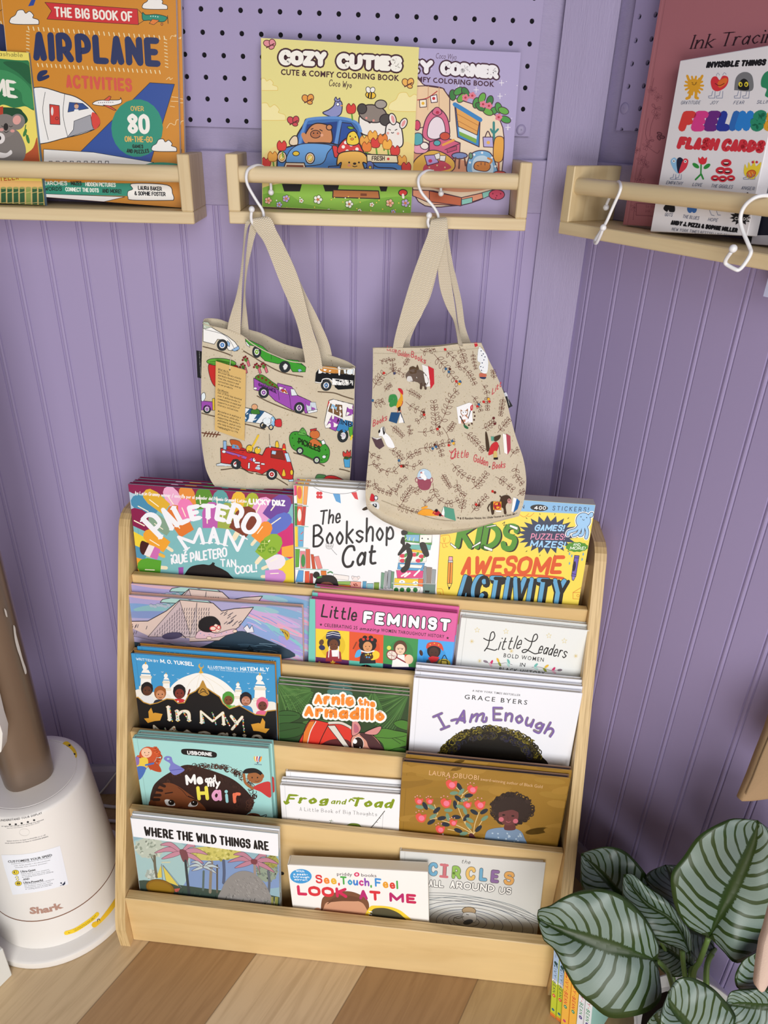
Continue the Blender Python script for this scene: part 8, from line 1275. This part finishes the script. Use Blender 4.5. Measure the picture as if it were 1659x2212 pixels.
soil = lambda x, y: np.array([x, y, .141])
leaf('1396 1990 1340 1935 1300 1890 1255 1844', '1396 1990 1330 1970 1275 1940 1256 1915 1254 1880 1255 1844', '1396 1990 1409 1912 1396 1889 1373 1860 1347 1837 1315 1829 1282 1834 1255 1844', 1.09, 1.12, .015)       # back left
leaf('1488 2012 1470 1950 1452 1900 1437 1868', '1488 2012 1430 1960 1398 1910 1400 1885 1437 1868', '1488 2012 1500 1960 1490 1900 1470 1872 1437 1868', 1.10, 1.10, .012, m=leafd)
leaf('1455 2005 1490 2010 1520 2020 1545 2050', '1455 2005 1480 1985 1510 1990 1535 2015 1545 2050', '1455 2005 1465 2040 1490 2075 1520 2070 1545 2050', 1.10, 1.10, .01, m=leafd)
leaf('1500 2090 1470 2070 1440 2050 1410 2040', '1500 2090 1470 2110 1440 2105 1418 2080 1410 2040', '1500 2090 1498 2060 1470 2030 1440 2022 1410 2040', 1.06, 1.09, .012)
leaf('1492 2066 1470 2010 1445 1980 1396 1951 1347 1889', '1492 2066 1474 2052 1445 2042 1412 2026 1380 1993 1354 1961 1344 1928 1347 1889', '1492 2066 1492 2040 1490 2010 1461 1967 1432 1935 1399 1915 1367 1888 1347 1889', 1.045, 1.06, .022)
leaf('1532 2024 1575 1935 1607 1870 1630 1811 1637 1772', '1532 2024 1490 2006 1464 1974 1451 1928 1451 1886 1477 1850 1510 1805 1568 1772 1600 1768 1637 1772', '1532 2024 1562 2055 1591 2081 1640 2060 1690 2010 1705 1930 1700 1850 1670 1800 1637 1772', 1.03, .965, .03)   # tall right leaf
leaf('1420 2076 1380 2062 1315 2042 1230 2016 1160.6 1985', '1420 2076 1427 2120 1428 2156 1406 2182 1367 2196 1315 2198 1276 2169 1247 2143 1224 2104 1195 2049 1175 2032 1160.6 1985', '1420 2076 1424 2045 1405 2000 1380 1965 1344 1935 1302 1920 1260 1922 1217 1938 1188 1956 1163 1964 1160.6 1985', 1.02, 1.045, .028, -.01)   # front left leaf
leaf('1650 2140 1640 2100 1655 2060 1670 2020', '1650 2140 1600 2138 1588 2123 1590 2100 1605 2075 1630 2060 1650 2045 1670 2020', '1650 2140 1700 2120 1710 2080 1670 2020', .985, .97, .012)
leaf('1700 2175 1650 2172 1600 2168 1567 2172', '1700 2175 1690 2250 1620 2260 1580 2220 1567 2172', '1700 2175 1690 2140 1630 2136 1580 2142 1567 2172', .96, .965, .015)
leaf('1560 2250 1510 2240 1475 2205 1448 2172 1445 2140', '1560 2250 1520 2290 1440 2250 1425 2200 1445 2140', '1560 2250 1590 2200 1559 2153 1529 2127 1494 2112 1464 2114 1445 2140', .965, .96, .02)
leaf('1455 2240 1430 2215 1415 2190 1446 2168', '1455 2240 1410 2260 1395 2220 1415 2190 1446 2168', '1455 2240 1475 2215 1462 2180 1446 2168', .99, .97, .008)
b0 = soil(.0, .03)
stem(S_((1420, 2076, 1.021), (1438, 2092, 1.022), (1450, 2122, 1.03))+[soil(-.012, -.01)], .0034); stem(S_((1474, 2054, 1.049), (1477, 2090, 1.05))+[soil(.005, .02)], .0036); stem(S_((1530, 2026, 1.032), (1512, 2075, 1.04), (1498, 2110, 1.045))+[soil(.012, .02)], .0038); stem(S_((1540, 2060, 1.06), (1528, 2095, 1.06))+[soil(.03, .02)], .003); stem(S_((1396, 1990, 1.093), (1440, 2060, 1.08))+[soil(-.005, .03)], .003); stem(S_((1488, 2012, 1.102), (1490, 2080, 1.07))+[soil(.01, .035)], .003); stem(S_((1650, 2140, .987), (1590, 2150, 1.0))+[soil(.04, -.01)], .003); stem(S_((1560, 2250, .966), (1530, 2200, 1.0))+[soil(.02, -.03)], .003); stem(S_((1455, 2240, .991), (1470, 2190, 1.0))+[soil(-.02, -.03)], .003); stem(S_((1700, 2175, .962), (1610, 2190, .99))+[soil(.05, -.03)], .003); stem(S_((1500, 2090, 1.062), (1490, 2110, 1.05))+[soil(0, .01)], .003); stem(S_((1545, 2050, 1.101), (1525, 2090, 1.07))+[soil(.03, .03)], .003)
# ------------------------------------------------------------------ things cut by the right border
def pouch(name, label, cat, out, d, th, col, m=None, bulge=.01):
    """soft flat bag: front outline in pixels at distance d, back th behind, middle puffed"""
    P = [atd(x, y, d(x, y)) for x, y in out]; o = np.mean(P, 0); t = thing(name, label, cat, tuple(o)); mb = MB(); n = len(P); V = [p-o for p in P]; R_ = ROT[2]
    rings = []; 
    for k, (s, w) in enumerate(((0, -bulge), (.35, -bulge*.9), (.7, -bulge*.6), (.93, -bulge*.2), (1, 0), (1, th), (.9, th+bulge*.3), (0, th+bulge))): rings.append([v*s+R_*w for v in V])
    mb.add([p for r in rings for p in r], [(k*n+i, k*n+(i+1) % n, (k+1)*n+(i+1) % n, (k+1)*n+i) for k in range(len(rings)-1) for i in range(n)]); mb.build('body', m or mat(name+'_cloth', col, .85, .15, bump=.4, bscale=900), t, smooth=2)
    return t, o
t, o = pouch('canvas_pouch', 'tan canvas bag with a stitched edge hanging at the right picture border', 'bag', pp('1601 1727 1603 1731 1625 1730.5 1660 1726 1720 1722 1780 1716 1780 1560 1700 1480 1672 1540 1659 1580 1640 1628 1622 1676'), lambda x, y: .92, .012, '9a7f60', bulge=.006)
MB().tube([Vector(atd(x, y, .9165)-o) for x, y in ((1671, 1565), (1660, 1596), (1642, 1640), (1626, 1682), (1611, 1716))], .0007, 6).build('seam', mat('seam_thread', '7d6547', .9), t, smooth=2)
t, o = pouch('cream_pouch', 'pinkish cream bag corner hanging in front of the plant at the right picture border', 'bag', pp('1637.6 2131 1640 2140 1646 2144 1652 2141 1664 2120 1700 2060 1740 1960 1700 1900 1672 1960 1658.5 2012 1649.6 2040 1642 2089'), lambda x, y: .84, .012, 'c4ab9c', bulge=.004)
pc = hit(1649, 640, COR+NR*.03, NR); mb = MB(); mb.box(0, .06, -.0006, 0, 0, .05); o = mb.build('price_card', mat('pale_blue_card', 'c3c9ec', .6)); o.matrix_world = frame(pc, SR*math.cos(.1)+UP*math.sin(-.02), -NR, UP) @ Matrix.Rotation(0, 4, 'Y'); tag(o, 'pale blue card below the right wall shelf, at the picture border', 'card')
